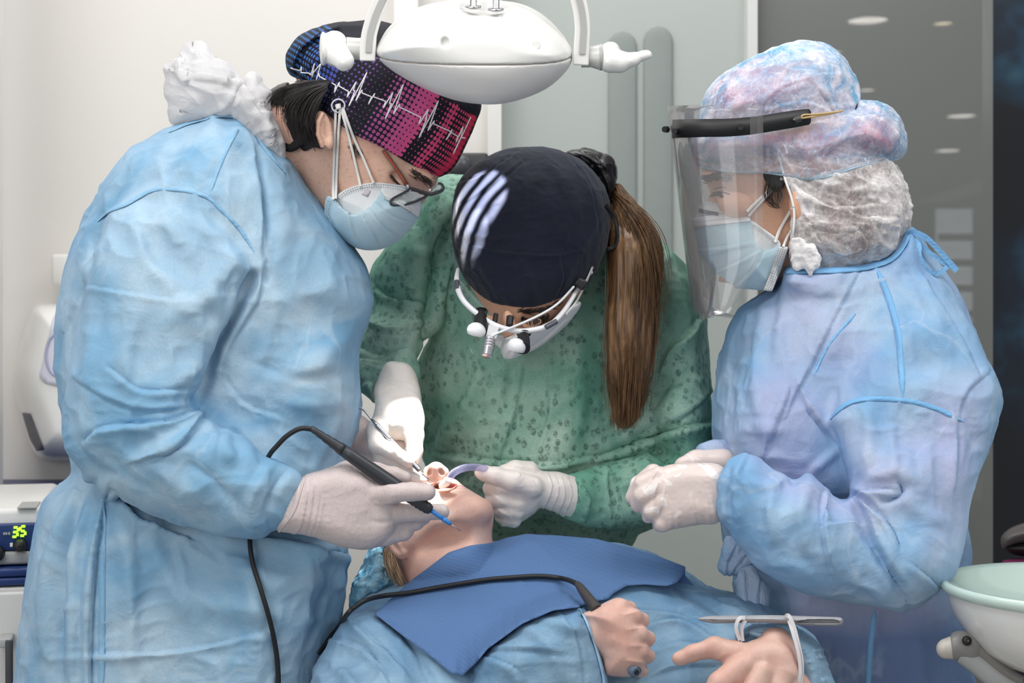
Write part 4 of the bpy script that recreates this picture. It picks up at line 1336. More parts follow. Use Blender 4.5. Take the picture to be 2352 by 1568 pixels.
ECG = [(232, 465), (303, 485), (318, 455), (312, 500), (375, 505), (390, 520), (418, 425), (398, 535), (410, 500), (468, 430), (432, 560), (452, 505), (455, 530), (585, 600), (572, 660), (612, 575), (608, 605), (685, 650), (672, 695), (745, 570), (720, 640), (735, 640), (685, 765), (830, 495), (740, 725), (790, 635), (790, 660), (865, 690), (838, 750), (890, 662), (880, 690), (975, 725), (955, 780), (1032, 655), (1005, 740), (1020, 745), (970, 865), (1115, 590), (1035, 828), (1085, 745), (1082, 770), (1250, 850), (1235, 905), (1310, 785), (1285, 870), (1300, 850), (1235, 1012), (1388, 720), (1305, 955), (1355, 875), (1350, 900), (1490, 965), (1450, 1025), (1495, 945), (1488, 970), (1540, 1000), (1525, 1045), (1580, 925), (1560, 1020), (1640, 850), (1505, 1135), (1560, 1010), (1595, 1012)]
ECG = [(x / 3.41 + 600, y / 3.41 + 20) for x, y in ECG]
Pl = resample(np.array(ECG), 2.5)
# keep the sharp corners
Pl = np.array(sum([[tuple(np.array(a) * (1 - t) + np.array(b) * t) for t in np.linspace(0, 1, max(2, int(np.hypot(b[0] - a[0], b[1] - a[1]) / 3)), endpoint=False)] for a, b in zip(ECG[:-1], ECG[1:])], []) + [ECG[-1]])
ww = surf_w(cap, Pl[:, 0], Pl[:, 1]) + 0.5
V, F = tube_geo(np.c_[Pl, smooth1(ww, 2)], 1.6, 6)
emit('heartbeat_print', V, F, plain('white_print', (240, 238, 240), 0.7), cap_o if False else man)
# tie band and bow tail
M_navycloth = nonwoven('navy_black_cotton', (20, 22, 32), (27, 30, 42), (40, 44, 58), blotch=20, fine=700, wr=0.15, crease=0.1)
ribbon('cap_tie', [(726, 196), (722, 240), (708, 290), (690, 322), (668, 340), (650, 334)], [cap, mh, man_head], [26, 34, 32, 28, 22, 16], plain('black_cotton_tie', (20, 20, 24), 0.8), man, lift=5, thick=5, sm=6)
# mask button and bands
bw = float(surf_w(cap, np.array([777.]), np.array([243.]))[0])
an = np.linspace(0, 2 * np.pi, 33)
V, F = tube_geo(np.c_[777 + 15 * np.cos(an), 243 + 15 * np.sin(an), np.full(33, bw - 7)], 2.0, 8); emit('strap_button', V, F, plain('clear_button', (214, 218, 222), 0.15, coat=0.5), man)
V, F = tube_geo([(776, 240, bw - 8), (778, 250, bw - 11)], [7, 6], 12); emit('strap_knot', V, F, M_strap, man)

# --- masks: a white cup mask under a pleated blue one
f = Field((730, 395, -120), (990, 595, 290), 2.5)
f.pillow(FULL, 92, [(650, 300, 136), (850, 250, 166), (960, 440, 150)], 150, k=4)
f.pillow([(740, 440), (780, 420), (864, 405), (940, 425), (966, 466), (950, 520), (880, 560), (800, 550)], 95, 158, 95, k=30)
f.offset(3)
f.clip([(757, 478), (766, 456), (790, 437), (824, 424), (864, 419), (905, 423), (938, 431), (966, 466), (955, 500), (870, 530), (800, 510)])
cup = f.mesh(2); cup.emit('cup_mask', M_maskw, man)
f = Field((725, 395, -130), (995, 600, 290), 2.5)
f.pillow(FULL, 92, [(650, 300, 136), (850, 250, 166), (960, 440, 150)], 150, k=4)
f.pillow([(735, 440), (780, 415), (864, 400), (940, 422), (972, 462), (960, 505), (915, 556), (876, 574), (836, 576), (800, 562), (750, 515)], 95, 164, 95, k=30)
f.offset(6)
f.clip([(751, 450), (745, 490), (757, 516), (776, 540), (805, 562), (836, 574), (876, 572), (915, 554), (940, 526), (960, 502), (969, 470), (958, 448), (935, 432), (905, 427), (882, 426), (874, 440), (862, 462), (845, 480), (815, 494), (796, 486), (780, 470), (768, 458)], 3)
bm = f.mesh(2)
bm.folds([([(800, 488), (808, 520), (822, 562)], 5, 7, 's'), ([(830, 486), (846, 520), (868, 556)], 6, 8, 's'), ([(848, 478), (880, 520), (912, 545)], 6, 8, 's'), ([(860, 462), (905, 500), (948, 515)], 5, 8, 's'), ([(772, 470), (768, 500), (780, 530)], 3, 6, 'r')])
bm.emit('pleated_mask', M_maskb, man)
sheet([(874, 438), (880, 426), (905, 428), (935, 433), (957, 449), (968, 470), (961, 500), (946, 488), (915, 470), (888, 458)], lambda u, v: surf_w([bm, cup], u, v) - 3, 5, 4).emit('mask_band', M_maskw, man)
stitches('mask_weld', [[(770, 463), (792, 444), (824, 431), (864, 426), (905, 430), (936, 438), (958, 460)], [(884, 455), (915, 466), (945, 485)], [(756, 462), (751, 490), (762, 515)]], [bm, cup], man, gap=5.5, size=2.4, lift=3.5)
sheet([(830, 446), (838, 434), (852, 437), (844, 452)], lambda u, v: surf_w([cup, bm], u, v) - 2, 5, 3).emit('mask_emblem', plain('pale_grey_print', (206, 200, 204), 0.8), man)
hd_ = [man_head, cap, cup, bm, mh]
for pts, wd in (([(771, 250), (769, 320), (766, 400), (765, 458)], 6), ([(781, 250), (776, 330), (773, 400), (771, 456)], 6), ([(783, 248), (800, 310), (815, 370), (828, 428)], 6), ([(787, 246), (810, 310), (835, 365), (858, 420)], 6)):
    ribbon('mask_strap', pts, hd_, wd, M_strap, man, lift=5, thick=4, sm=5)

# --- gloves
f = Field((600, 1020, -330), (1060, 1290, -120), 2.5)
PALM = [(632, 1215), (640, 1175), (668, 1120), (700, 1092), (735, 1080), (775, 1067), (805, 1068), (850, 1080), (890, 1108), (912, 1135), (914, 1170), (910, 1205), (890, 1240), (862, 1256), (830, 1262), (786, 1256), (715, 1232), (665, 1224)]
f.pillow(PALM, [(650, 1170, -228), (800, 1150, -215), (900, 1170, -210)], [(650, 1170, 50), (800, 1160, 52), (890, 1170, 42)], 48, k=6)
f.chain([(840, 1135, -222, 30), (900, 1131, -250, 24), (950, 1129, -258, 21), (982, 1130, -258, 20)], 8)
f.chain([(850, 1178, -208, 30), (910, 1178, -214, 23), (970, 1177, -208, 20), (1014, 1175, -200, 18)], 6)
f.chain([(845, 1210, -196, 28), (905, 1207, -190, 22), (955, 1200, -172, 18), (975, 1188, -160, 16)], 6)
f.chain([(830, 1232, -200, 28), (885, 1232, -200, 21), (930, 1226, -186, 15), (938, 1222, -182, 13)], 6)
f.chain([(800, 1090, -205, 34), (860, 1088, -190, 26), (905, 1092, -186, 19), (930, 1098, -186, 16)], 10)
gl_m = f.mesh(2)
gl_m.folds([([(708, 1096), (704, 1150), (690, 1212), (672, 1228)], 4, 4, 's'), ([(722, 1090), (718, 1150), (704, 1225)], 3, 4, 's'), ([(733, 1130), (724, 1190), (710, 1232)], 2.5, 4, 'r'), ([(742, 1140), (735, 1190), (722, 1230)], 2, 3, 'r'), ([(690, 1102), (680, 1150), (660, 1205)], 2.5, 4, 'r'), ([(676, 1112), (664, 1160), (650, 1205)], 2, 3, 'r'),
            ([(812, 1072), (830, 1080), (850, 1098), (880, 1112)], -3, 5, 'r'), ([(905, 1150), (880, 1156), (862, 1154)], -3, 4, 'c'), ([(900, 1195), (875, 1200), (850, 1195)], -2, 6, 'r'), ([(780, 1130), (830, 1110)], 2, 14, 'r')])
gl_m.crumple([(40, 1.2, 'n'), (14, 0.4, 'r')])
gl_m.emit('glove', M_glove_m, man)
ribbon('glove_cuff', [(700, 1092), (690, 1130), (672, 1180), (640, 1222)], [gl_m, man_gown], 5, M_glove_m, man, lift=1, thick=5)
f = Field((740, 920, -20), (960, 1110, 220), 3)
f.chain([(760, 985, 110, 42), (812, 998, 96, 46), (850, 1020, 90, 34)], 10)
f.chain([(840, 1020, 80, 24), (880, 1045, 70, 18), (905, 1072, 60, 14)], 6); f.chain([(840, 1000, 100, 24), (890, 1008, 90, 17), (918, 1022, 80, 14)], 6); f.chain([(836, 1035, 90, 22), (862, 1065, 80, 17), (880, 1090, 76, 14)], 6)
gl2 = f.mesh(2); gl2.emit('glove', M_glove_m, man)

# --- eyeglasses
gs = thing('eyeglasses', tuple(W(940, 430, -30)), 'dark half rim eyeglasses with orange temples low on the nose of the patterned cap wearer', 'eyeglasses')
M_frame = plain('anthracite_frame', (52, 52, 58), 0.35, coat=0.3)
sw_ = lambda u, v: float(surf_w([man_head, cup, bm], np.array([float(u)]), np.array([float(v)]))[0])
V, F = ribbon_geo([(880, 345), (900, 372), (922, 404), (937, 428)], [man_head, cap], 9, 7, 4, 5, 5); emit('temple', V, F, plain('grey_temple_edge', (112, 100, 98), 0.35), gs)
V, F = ribbon_geo([(880, 346), (900, 373), (922, 405), (935, 426)], [man_head, cap], 4.5, 9.5, 4, 5, 5); emit('temple_inlay', V, F, plain('orange_inlay', (206, 92, 58), 0.35), gs)
wg = sw_(945, 436) - 16
V, F = tube_geo([(935, 424, wg - 2), (943, 438, wg - 2)], 5.0, 10); emit('hinge', V, F, M_steel, gs)
lens1 = [(944, 434), (926, 443), (905, 454), (897, 461), (899, 470), (912, 472), (935, 469), (960, 461), (980, 450), (984, 444), (966, 438)]
lw = lambda u, v: wg + (u - 940) * 0.55 - 6
V, F = tube_geo([(u, v, lw(u, v)) for u, v in catmull(lens1, 4, True).tolist() + [lens1[0]]], 2.4, 8); emit('rim', V, F, M_frame, gs)
V, F = tube_geo([(u, v, lw(u, v)) for u, v in catmull([(938, 432), (955, 436), (985, 446), (1000, 444), (1015, 438), (1019, 430), (1014, 422), (1006, 420)], 5)], [4.2, 4.2, 4, 3.6, 3.4, 2.4, 2.2, 2], 8); emit('brow_bar', V, F, M_frame, gs)
M_lens = clear('spectacle_lens', (0.93, 0.96, 0.96), 0.10, 0.02, (215, 225, 222), 0.55)
sheet(lens1, lambda u, v: np.array(lw(u, v)) + 0.8, 8, 1.5, True).emit('lens', M_lens, gs)
sheet([(990, 444), (1012, 438), (1018, 430), (1010, 421), (994, 428), (984, 438)], lambda u, v: np.array(lw(u, v)) + 2, 6, 1.5, True).emit('lens', M_lens, gs)
# ================================================================== the woman in green, leaning over the chair
cw = thing('person', tuple(W(1280, 2300, 430)), 'person in a green gown and navy cap leaning over the chair in the middle', 'person')

def green_mat():
    t = Nt('sheer_green_gown_fabric')
    # leaf-like dark spots of the dress underneath show through where the sheet lies close
    vo = t.n('TexVoronoi', feature='F1', ins={'Scale': 104.0, 'Randomness': 1.0}); t.t.links.new(t.mapping((1.0, 1.0, 0.72)), vo.inputs['Vector'])
    spot_ = t.ramp(vo.outputs['Distance'], [(0.30, 1.0), (0.46, 0.0)])
    spot_ = t.math('MULTIPLY', spot_, t.ramp(t.noise(300, 3, 0.7), [(0.38, 0.15), (0.58, 1.0)]))
    zone = t.noise(7, 3, 0.6)
    spot_ = t.math('MULTIPLY', spot_, t.ramp(zone, [(0.34, 0.05), (0.5, 0.9)]))
    big = t.noise(5.5, 3, 0.55, dist=0.8)
    c = t.mix(t.ramp(big, [(0.36, 0.0), (0.64, 1.0)]), lin((104, 158, 138)), lin((184, 212, 197)))
    fib = t.noise(330, 3, 0.7)
    c = t.mix(t.math('MULTIPLY', t.ramp(fib, [(0.42, 0.0), (0.68, 1.0)]), 0.3), c, lin((84, 134, 118)))
    c = t.mix(t.math('MULTIPLY', spot_, 0.75), c, lin((40, 70, 64)))
    lw = t.n('LayerWeight', ins={'Blend': 0.35})
    c = t.mix(t.math('MULTIPLY', lw.outputs['Facing'], 0.5), c, lin((96, 164, 142)))
    vf = t.n('TexVoronoi', feature='F1', ins={'Scale': 8.0}); t.t.links.new(t.coord(), vf.inputs['Vector'])
    vg = t.n('TexVoronoi', feature='F1', ins={'Scale': 18.0}); t.t.links.new(t.coord(), vg.inputs['Vector'])
    wr = t.math('ADD', t.noise(24, 4, 0.6, dist=1.2), t.math('ADD', t.math('MULTIPLY', vf.outputs['Distance'], 2.2), vg.outputs['Distance']))
    p = t.princ(Base_Color=c, Roughness=0.75, Normal=t.bump(wr, 0.3, 0.006))
    p.inputs['Specular IOR Level'].default_value = 0.3
    return t.done(p)
M_green = green_mat()
M_greencuff = nonwoven('green_cuff_fabric', (70, 134, 112), (92, 152, 130), (44, 104, 86), blotch=16)

# --- gown
f = Field((770, 380, 90), (1670, 1640, 700), 5)
CT = [(1000, 412), (1060, 402), (1180, 405), (1320, 415), (1440, 470), (1520, 560), (1582, 628), (1608, 700), (1624, 800), (1632, 900), (1636, 1000), (1640, 1080), (1560, 1200), (1445, 1260), (1440, 1620), (930, 1620), (960, 1240), (985, 1080), (972, 990), (958, 900), (962, 830), (975, 780), (930, 700), (930, 580), (965, 480)]
f.pillow(CT, [(1250, 500, 420), (1250, 1000, 450), (1200, 1400, 640)], [(1250, 500, 170), (1250, 900, 215), (1250, 1500, 200)], 190, k=6)
ARMR = [(1012, 412), (985, 432), (962, 470), (930, 515), (898, 562), (862, 608), (850, 640), (850, 690), (836, 745), (812, 805), (790, 852), (806, 880), (838, 905), (864, 928), (866, 890), (884, 862), (915, 852), (945, 862), (957, 890), (962, 850), (956, 815), (990, 770), (1040, 690), (1070, 600), (1075, 500)]
f.pillow(ARMR, [(1010, 470, 390), (900, 650, 370), (850, 800, 300), (900, 890, 185)], [(1000, 500, 130), (900, 700, 100), (880, 880, 66)], 78, k=8)
ARML = [(1645, 1030), (1560, 1040), (1470, 1050), (1400, 1066), (1340, 1082), (1298, 1092), (1280, 1120), (1278, 1165), (1296, 1190), (1340, 1205), (1400, 1216), (1470, 1212), (1540, 1190), (1620, 1150), (1652, 1100)]
f.pillow(ARML, [(1600, 1080, 330), (1450, 1130, 250), (1300, 1140, 170)], [(1600, 1080, 110), (1300, 1140, 60)], 64, k=8)
ARMU = [(1500, 560), (1580, 630), (1612, 720), (1628, 850), (1640, 1000), (1652, 1080), (1600, 1120), (1540, 1080), (1510, 980), (1505, 850), (1490, 700)]
f.pillow(ARMU, [(1540, 650, 380), (1580, 1050, 320)], 130, 80, k=30)
gg = f.mesh(2)
GF = [
 ([(1075, 470), (1010, 560), (985, 660), (975, 780)], -16, 12, 'r'), ([(1090, 500), (1030, 620), (1000, 740)], 9, 14, 'r'), ([(850, 650), (900, 690), (990, 700)], 8, 12, 's'), ([(840, 740), (900, 760), (980, 740)], 8, 12, 't'), ([(815, 800), (870, 820), (930, 800)], 8, 12, 's'),
 ([(800, 850), (840, 840), (890, 850)], 7, 10, 'r'), ([(820, 880), (850, 870), (866, 900)], -5, 7, 'r'), ([(905, 570), (930, 640), (990, 680)], 7, 14, 'r'), ([(960, 500), (990, 580), (1040, 600)], -6, 14, 'r'),
 ([(1160, 830), (1150, 900), (1170, 1000)], 6, 14, 'r'), ([(1100, 860), (1060, 960), (1000, 1050)], 7, 16, 'r'), ([(1200, 850), (1180, 960), (1140, 1060)], 7, 12, 's'), ([(1260, 850), (1260, 950), (1220, 1060)], 6, 14, 't'), ([(1330, 840), (1330, 960), (1300, 1040)], 7, 16, 'r'),
 ([(1000, 1040), (1120, 1060), (1250, 1070), (1370, 1050)], 9, 14, 's'), ([(1000, 1080), (1050, 1090), (1090, 1070)], 8, 12, 't'), ([(1370, 1055), (1470, 1020), (1580, 985), (1636, 975)], 12, 16, 's'), ([(1380, 1030), (1460, 980), (1560, 930)], 9, 16, 'r'), ([(1400, 1000), (1500, 900), (1600, 850)], -9, 16, 'r'),
 ([(1500, 900), (1540, 820), (1600, 740)], 9, 18, 's'), ([(1480, 1000), (1560, 960), (1632, 900)], 7, 12, 't'), ([(1520, 600), (1500, 700), (1540, 800)], 8, 16, 'r'), ([(1560, 650), (1580, 760), (1600, 880)], 6, 18, 'r'),
 ([(1330, 1110), (1350, 1150), (1340, 1195)], 7, 9, 'r'), ([(1400, 1080), (1390, 1130), (1410, 1205)], 7, 12, 's'), ([(1480, 1060), (1500, 1120), (1480, 1190)], 7, 14, 'r'), ([(1560, 1050), (1500, 1090), (1440, 1110)], 8, 14, 't'), ([(1310, 1100), (1316, 1140), (1306, 1180)], -5, 7, 'r'),
 ([(970, 850), (985, 950), (978, 1050)], 8, 12, 'r'), ([(1010, 830), (1030, 940), (1020, 1020)], 5, 14, 'r'), ([(1060, 800), (1110, 870), (1130, 980)], 5, 18, 'r'), ([(1200, 560), (1240, 700), (1250, 830)], 4, 30, 'r'),
]
gg.folds(GF, 2.1)
gg.crumple([(110, 5, 'n'), (52, 3.2, 'r'), (24, 1.0, 'r')])
gg.emit('surgical_gown', M_green, cw)

# --- head
f = Field((1010, 320, -70), (1440, 860, 380), 3)
NAVY = [(1036, 510), (1044, 450), (1064, 404), (1100, 370), (1150, 348), (1220, 339), (1280, 344), (1332, 368), (1378, 415), (1400, 470), (1398, 545), (1378, 600), (1356, 640), (1326, 662), (1280, 688), (1230, 704), (1185, 704), (1135, 693), (1098, 674), (1072, 645), (1052, 605), (1040, 560)]
CFULL = [(1036, 510), (1044, 450), (1064, 404), (1100, 370), (1150, 348), (1220, 339), (1280, 344), (1332, 368), (1378, 415), (1400, 470), (1398, 545), (1380, 605), (1350, 660), (1310, 705), (1265, 748), (1220, 778), (1185, 790), (1160, 775), (1130, 735), (1095, 690), (1066, 645), (1046, 600)]
f.pillow(CFULL, 150, 168, 165, k=4)
f.offset(-5)
f.cone((1240, 600, 200), 85, (1260, 640, 330), 95, 20)
f.ell((1170, 742, 14), (14, 30, 19), 10, rot=-12); f.ell((1165, 764, 8), (13, 12, 12), 8)
f.ell((1215, 738, 24), (34, 13, 16), 10, True, -14); f.ell((1222, 742, 26), (24, 10, 12), 8, rot=-14)
f.ell((1130, 730, 40), (20, 12, 14), 8, True, 30); f.ell((1128, 735, 42), (16, 10, 11), 6, rot=30)
f.ell((1362, 604, 120), (13, 30, 24), 5, rot=18); f.ell((1366, 600, 96), (6, 18, 10), 3, True, 18)
ch = f.mesh(2)
f = Field((900, 430, 100), (1640, 1560, 680), 12)
f.chain([(1260, 620, 330, 90), (1250, 720, 450, 130), (1260, 980, 490, 120)], 30)
f.chain([(1010, 560, 410, 50), (900, 740, 370, 40), (890, 800, 310, 34), (908, 880, 185, 32)], 20); f.chain([(1500, 660, 420, 60), (1550, 1040, 350, 50), (1310, 1142, 180, 34)], 20)
join_shapes(ch, f.mesh(1)).emit('body', M_skin_f, cw)
brow('eyelash', [(1198, 728), (1215, 733), (1235, 731), (1258, 722)], ch, 90, 14, cw, M_browhair, (60, 110), 3, 0.9, 3)
brow('eyebrow', [(1190, 714), (1220, 716), (1255, 708), (1285, 694)], ch, 130, 14, cw, M_browhair, (-25, 5), 4, 0.9, 6)
# --- navy cap
f = Field((1015, 320, -70), (1425, 730, 380), 3)
f.pillow(CFULL, 150, 174, 165, k=4)
f.offset(1)
f.clip(NAVY)
nc = f.mesh(2)
nc.folds([([(1075, 560), (1130, 575), (1200, 582), (1275, 585), (1340, 570)], 4, 5, 's'), ([(1075, 535), (1130, 550), (1200, 545)], 3, 8, 'r'), ([(1240, 350), (1300, 430), (1330, 520)], 4, 14, 'r'), ([(1300, 360), (1350, 430), (1370, 520)], 4, 12, 's'), ([(1190, 590), (1215, 640), (1230, 695)], 3, 9, 'r'), ([(1285, 585), (1290, 640), (1270, 688)], 4, 9, 's'),
          ([(1060, 420), (1120, 400), (1190, 350)], 4, 9, 's'), ([(1050, 470), (1110, 440), (1200, 370)], 4, 9, 't'), ([(1330, 470), (1300, 530), (1280, 580)], 4, 10, 'r'), ([(1380, 480), (1340, 560), (1300, 640)], 4, 10, 'r'), ([(1100, 600), (1130, 650), (1170, 690)], 3, 9, 'r')])
nc.crumple([(60, 2.6, 'n'), (28, 1.3, 'r'), (12, 0.4, 'r')])
M_navycap = nonwoven('navy_cotton', (16, 21, 36), (21, 26, 43), (28, 35, 56), blotch=18, fine=800, wr=0.25, crease=0.08, facet=0.5)
nc.emit('scrub_cap', M_navycap, cw)
# --- satin bun cover and ponytail
f = Field((1285, 325, 100), (1440, 540, 380), 3)
f.pillow([(1300, 350), (1340, 342), (1385, 352), (1410, 366), (1416, 410), (1412, 450), (1398, 480), (1384, 440), (1350, 385), (1320, 365)], 240, 70, 36, k=4)
sc_ = f.mesh(2)
sc_.folds([([(1310, 352), (1350, 370), (1390, 420)], 6, 7, 's'), ([(1335, 346), (1380, 372), (1405, 430)], 6, 7, 't'), ([(1385, 354), (1372, 390), (1395, 470)], -6, 6, 'r'), ([(1350, 380), (1400, 385)], 5, 6, 's')]).crumple([(30, 3, 'r')])
sc_.emit('bun_cover', plain('black_satin', (24, 22, 25), 0.3, var=0.1), cw)
M_brown = hair_mat('brown_hair', (76, 52, 34), (142, 106, 70), 0.36)
PG = [[(1400, 440, 250), (1408, 560, 170), (1402, 700, 140), (1398, 850, 150), (1410, 985, 170)], [(1410, 430, 240), (1430, 560, 140), (1428, 700, 110), (1425, 850, 125), (1430, 990, 150)],
      [(1418, 425, 230), (1460, 540, 120), (1462, 700, 90), (1450, 850, 105), (1440, 985, 140)], [(1420, 425, 240), (1490, 530, 130), (1490, 680, 105), (1476, 830, 120), (1460, 970, 150)], [(1418, 430, 260), (1512, 550, 170), (1506, 690, 140), (1494, 820, 150), (1478, 930, 170)]]
f = Field((1360, 400, 40), (1550, 1010, 330), 3.5)
f.pillow([(1404, 440), (1425, 430), (1465, 470), (1500, 530), (1512, 600), (1506, 720), (1496, 830), (1480, 900), (1466, 960), (1440, 985), (1412, 970), (1398, 880), (1394, 760), (1400, 620), (1396, 520)], [(1420, 440, 240), (1455, 600, 155), (1450, 800, 140), (1440, 980, 165)], [(1420, 440, 40), (1460, 650, 60), (1440, 970, 26)], 46, k=4)
pt = f.mesh(2)
pt.folds([([(1408 + i * 12, 450), (1404 + i * 17, 620), (1404 + i * 14, 800), (1416 + i * 8, 960)], 5, 5, 'r') for i in range(7)])
pt.emit('ponytail', M_brown, cw)
strands('ponytail_strand', PG, 1500, 1.15, M_brown, cw, 7.0, 4, 8, 8, 0.3, 4.0)
strands('ponytail_strand', [[(1400, 430, 230), (1500, 500, 110), (1535, 600, 120), (1520, 690, 150)], [(1410, 440, 230), (1480, 560, 90), (1500, 720, 100), (1506, 860, 150)], [(1390, 500, 200), (1392, 700, 120), (1385, 860, 150), (1378, 960, 190)]], 90, 0.9, M_brown, cw, 10.0, 4, 8, 9, 0.3, 6.0)
ribbon('cap_tie', [(1392, 470), (1412, 500), (1418, 540), (1412, 565), (1396, 572)], [pt, nc], 9, plain('black_cord', (20, 20, 24), 0.7), cw, lift=5, thick=5, sm=6)
# --- mask under the loupes
f = Field((1090, 660, -90), (1360, 850, 300), 3)
f.pillow([(1118, 770), (1150, 800), (1160, 826), (1205, 812), (1245, 790), (1302, 745), (1335, 700), (1320, 690), (1280, 700), (1230, 720), (1170, 740)], 110, 125, 75, k=4, n=3)
f.ell((1172, 800, 5), (22, 24, 36), 16)
f.clip([(1112, 762), (1128, 768), (1165, 768), (1190, 760), (1240, 748), (1290, 722), (1326, 692), (1338, 700), (1308, 745), (1262, 784), (1215, 808), (1162, 828), (1150, 808), (1136, 790)], 3)
cm = f.mesh(1); cm.folds([([(1160, 826), (1180, 800), (1186, 770)], -4, 5, 'r'), ([(1210, 808), (1250, 780), (1300, 735)], 4, 7, 's')])
cm.emit('cup_mask', M_maskw, cw)
stitches('mask_weld', [[(1140, 778), (1160, 778), (1180, 768)], [(1200, 758), (1240, 752), (1280, 738)]], [cm], cw, gap=4.5, size=1.8, lift=1.6, sep=5)
ribbon('mask_strap', [(1300, 722), (1325, 690), (1345, 650), (1362, 612)], [ch, cm, nc], 5, M_strap, cw, lift=8, thick=3, sm=6)
o = lathe('ear_stud', [(0.0001, 0.0035), (0.0022, 0.0028), (0.003, 0.001), (0.0024, -0.0015)], tuple(W(1358, 626, 88)), M_chrome, cw, 12, (0.3, -1, 0))

# --- loupes with headlight
ls = thing('surgical_loupes', tuple(W(1180, 750, -10)), 'white framed magnifying loupes with a small silver headlight on the navy cap wearer', 'loupes')
M_lw = plain('white_frame_plastic', (236, 236, 238), 0.25, coat=0.4)
FR = [(1052, 618, 70), (1049, 640, 40), (1052, 664, 18), (1066, 692, -8), (1096, 720, -22), (1134, 745, -34), (1170, 757, -38), (1205, 760, -34), (1246, 753, -22), (1270, 741, -8), (1299, 709, 22), (1328, 662, 60), (1350, 632, 92)]
V, F = tube_geo(catmull(FR, 6), [4, 6.5, 7, 6.5, 6.5, 6.5, 6.5, 7, 7, 6.5, 6, 5, 4], 10); emit('frame', V, F, M_lw, ls)
V, F = tube_geo(catmull([(1118, 785, -60), (1126, 776, -60), (1140, 766, -56), (1180, 750, -48), (1238, 724, -30), (1281, 697, -2), (1318, 658, 40)], 6), 3.0, 8); emit('headlight_cable', V, F, M_lw, ls)
for pts in ([(1049, 644, 32), (1049, 662, 16)], [(1254, 750, -28), (1266, 743, -20), (1278, 736, -12)]):
    V, F = tube_geo(catmull(pts, 4) if len(pts) > 2 else pts, 6.2, 8); emit('frame_inlay', V + np.array([0, 1.5, -3]), F, plain('grey_inlay', (84, 84, 96), 0.25), ls)
for (a, b, dome, lab) in (((1105, 716, -10), (1103, 762, -52), (1094, 760, -56), 0), ((1203, 768, -30), (1200, 800, -66), (1186, 796, -64), 1)):
    V, F = tube_geo([a, tuple((np.array(a) * 0.5 + np.array(b) * 0.5)), b], [12, 16, 18], 20); br = emit('telescope_barrel', V, F, M_black, ls)
    f = Field((dome[0] - 40, dome[1] - 40, dome[2] - 50), (dome[0] + 40, dome[1] + 40, dome[2] + 50), 1.5)
    f.ell((dome[0], dome[1], dome[2] - 4), (22, 20, 20), 2, rot=20); f.cut((dome[0] - 5, dome[1] + 9, dome[2]), (-0.25, 1, 0.15))
    f.mesh(2).emit('lens_cap', M_lw, ls)
    V, F = lathe_geo([(0.0005, 0), (0.0078, 0.0), (0.0082, 0.001), (0.0086, 0.0)], 24, tuple(W(a[0], a[1] - 1, a[2] + 1)), (0, 0.6, 1)); link('eyepiece', mesh_np('eyepiece', V, F), ls, M_black)
V, F = tube_geo([(1172, 728, -16), (1170, 748, -30)], [9, 8], 12); emit('nose_pad', V, F, M_black, ls)
V, F = tube_geo([(1139, 722, -8), (1136, 742, -24)], [6, 6], 12); emit('nose_pad', V, F, M_black, ls)
V, F = box_geo((0, 0, 0), (24, 28, 22)); rot = math.radians(14)
V = V @ np.array([[math.cos(rot), math.sin(rot), 0], [-math.sin(rot), math.cos(rot), 0], [0, 0, 1]]) + np.array([1131, 762, -46]); emit('mount_block', V, F, M_lw, ls, False)
a = np.array([1126., 776., -56.]); b = np.array([1118., 818., -80.])
prof = [(0, 11), (0.06, 13), (0.14, 13), (0.16, 10), (0.20, 10), (0.22, 14), (0.29, 14), (0.31, 10.5), (0.35, 10.5), (0.37, 14), (0.44, 14), (0.46, 10.5), (0.5, 10.5), (0.52, 14), (0.6, 14), (0.62, 12.5), (0.98, 12.5), (1.0, 11)]
V, F = tube_geo([a + (b - a) * t for t, r in prof], [r for t, r in prof], 24, False); F += [list(range(24))[::-1], [17 * 24 + k for k in range(24)]]
# radii are listed per point: rebuild exactly
P_ = np.array([a + (b - a) * t for t, r in prof]); V = V.reshape(len(prof), 24, 3); cen = V.mean(1, keepdims=True); V = (V - cen); V = V / np.linalg.norm(V, axis=2, keepdims=True) * np.array([r for t, r in prof])[:, None, None] + P_[:, None, :]
emit('headlight', V.reshape(-1, 3), F, plain('silver_aluminium', (206, 204, 208), 0.28, metal=0.85), ls)
sheet([(1316, 652), (1330, 636), (1353, 648), (1338, 668)], lambda u, v: 0 * u + 36, 6, 30).emit('rubber_sleeve', M_black, ls)
M_shieldlens = clear('loupe_carrier_lens', (0.97, 0.99, 0.98), 0.04, 0.03)
sheet([(1056, 640), (1052, 664), (1066, 690), (1096, 716), (1120, 734), (1122, 712), (1090, 680)], lambda u, v: 20 - (u - 1056) * 0.55, 8, 1.5).emit('carrier_lens', M_shieldlens, ls)

# --- her gloves
f = Field((825, 820, -80), (1000, 1130, 260), 2.5)
f.pillow([(884, 836), (915, 830), (946, 842), (962, 880), (970, 930), (975, 965), (968, 1000), (940, 1008), (905, 1010), (868, 1010), (846, 1004), (842, 985), (856, 955), (862, 925), (860, 890)], [(915, 850, 160), (910, 980, 60)], [(915, 850, 44), (905, 970, 42)], 44, k=4)
f.chain([(950, 960, 52, 26), (952, 1000, 30, 21), (953, 1035, 18, 18), (952, 1053, 14, 14)], 8)
f.chain([(868, 985, 40, 26), (866, 1020, 10, 20), (900, 1036, -8, 18), (936, 1058, -12, 15), (940, 1060, -12, 14)], 6)
f.chain([(862, 1000, 62, 24), (876, 1050, 40, 20), (925, 1080, 16, 17), (968, 1100, 0, 14)], 6)
f.chain([(856, 1000, 90, 22), (866, 1070, 80, 18), (900, 1092, 56, 15)], 6)
g_r = f.mesh(2)
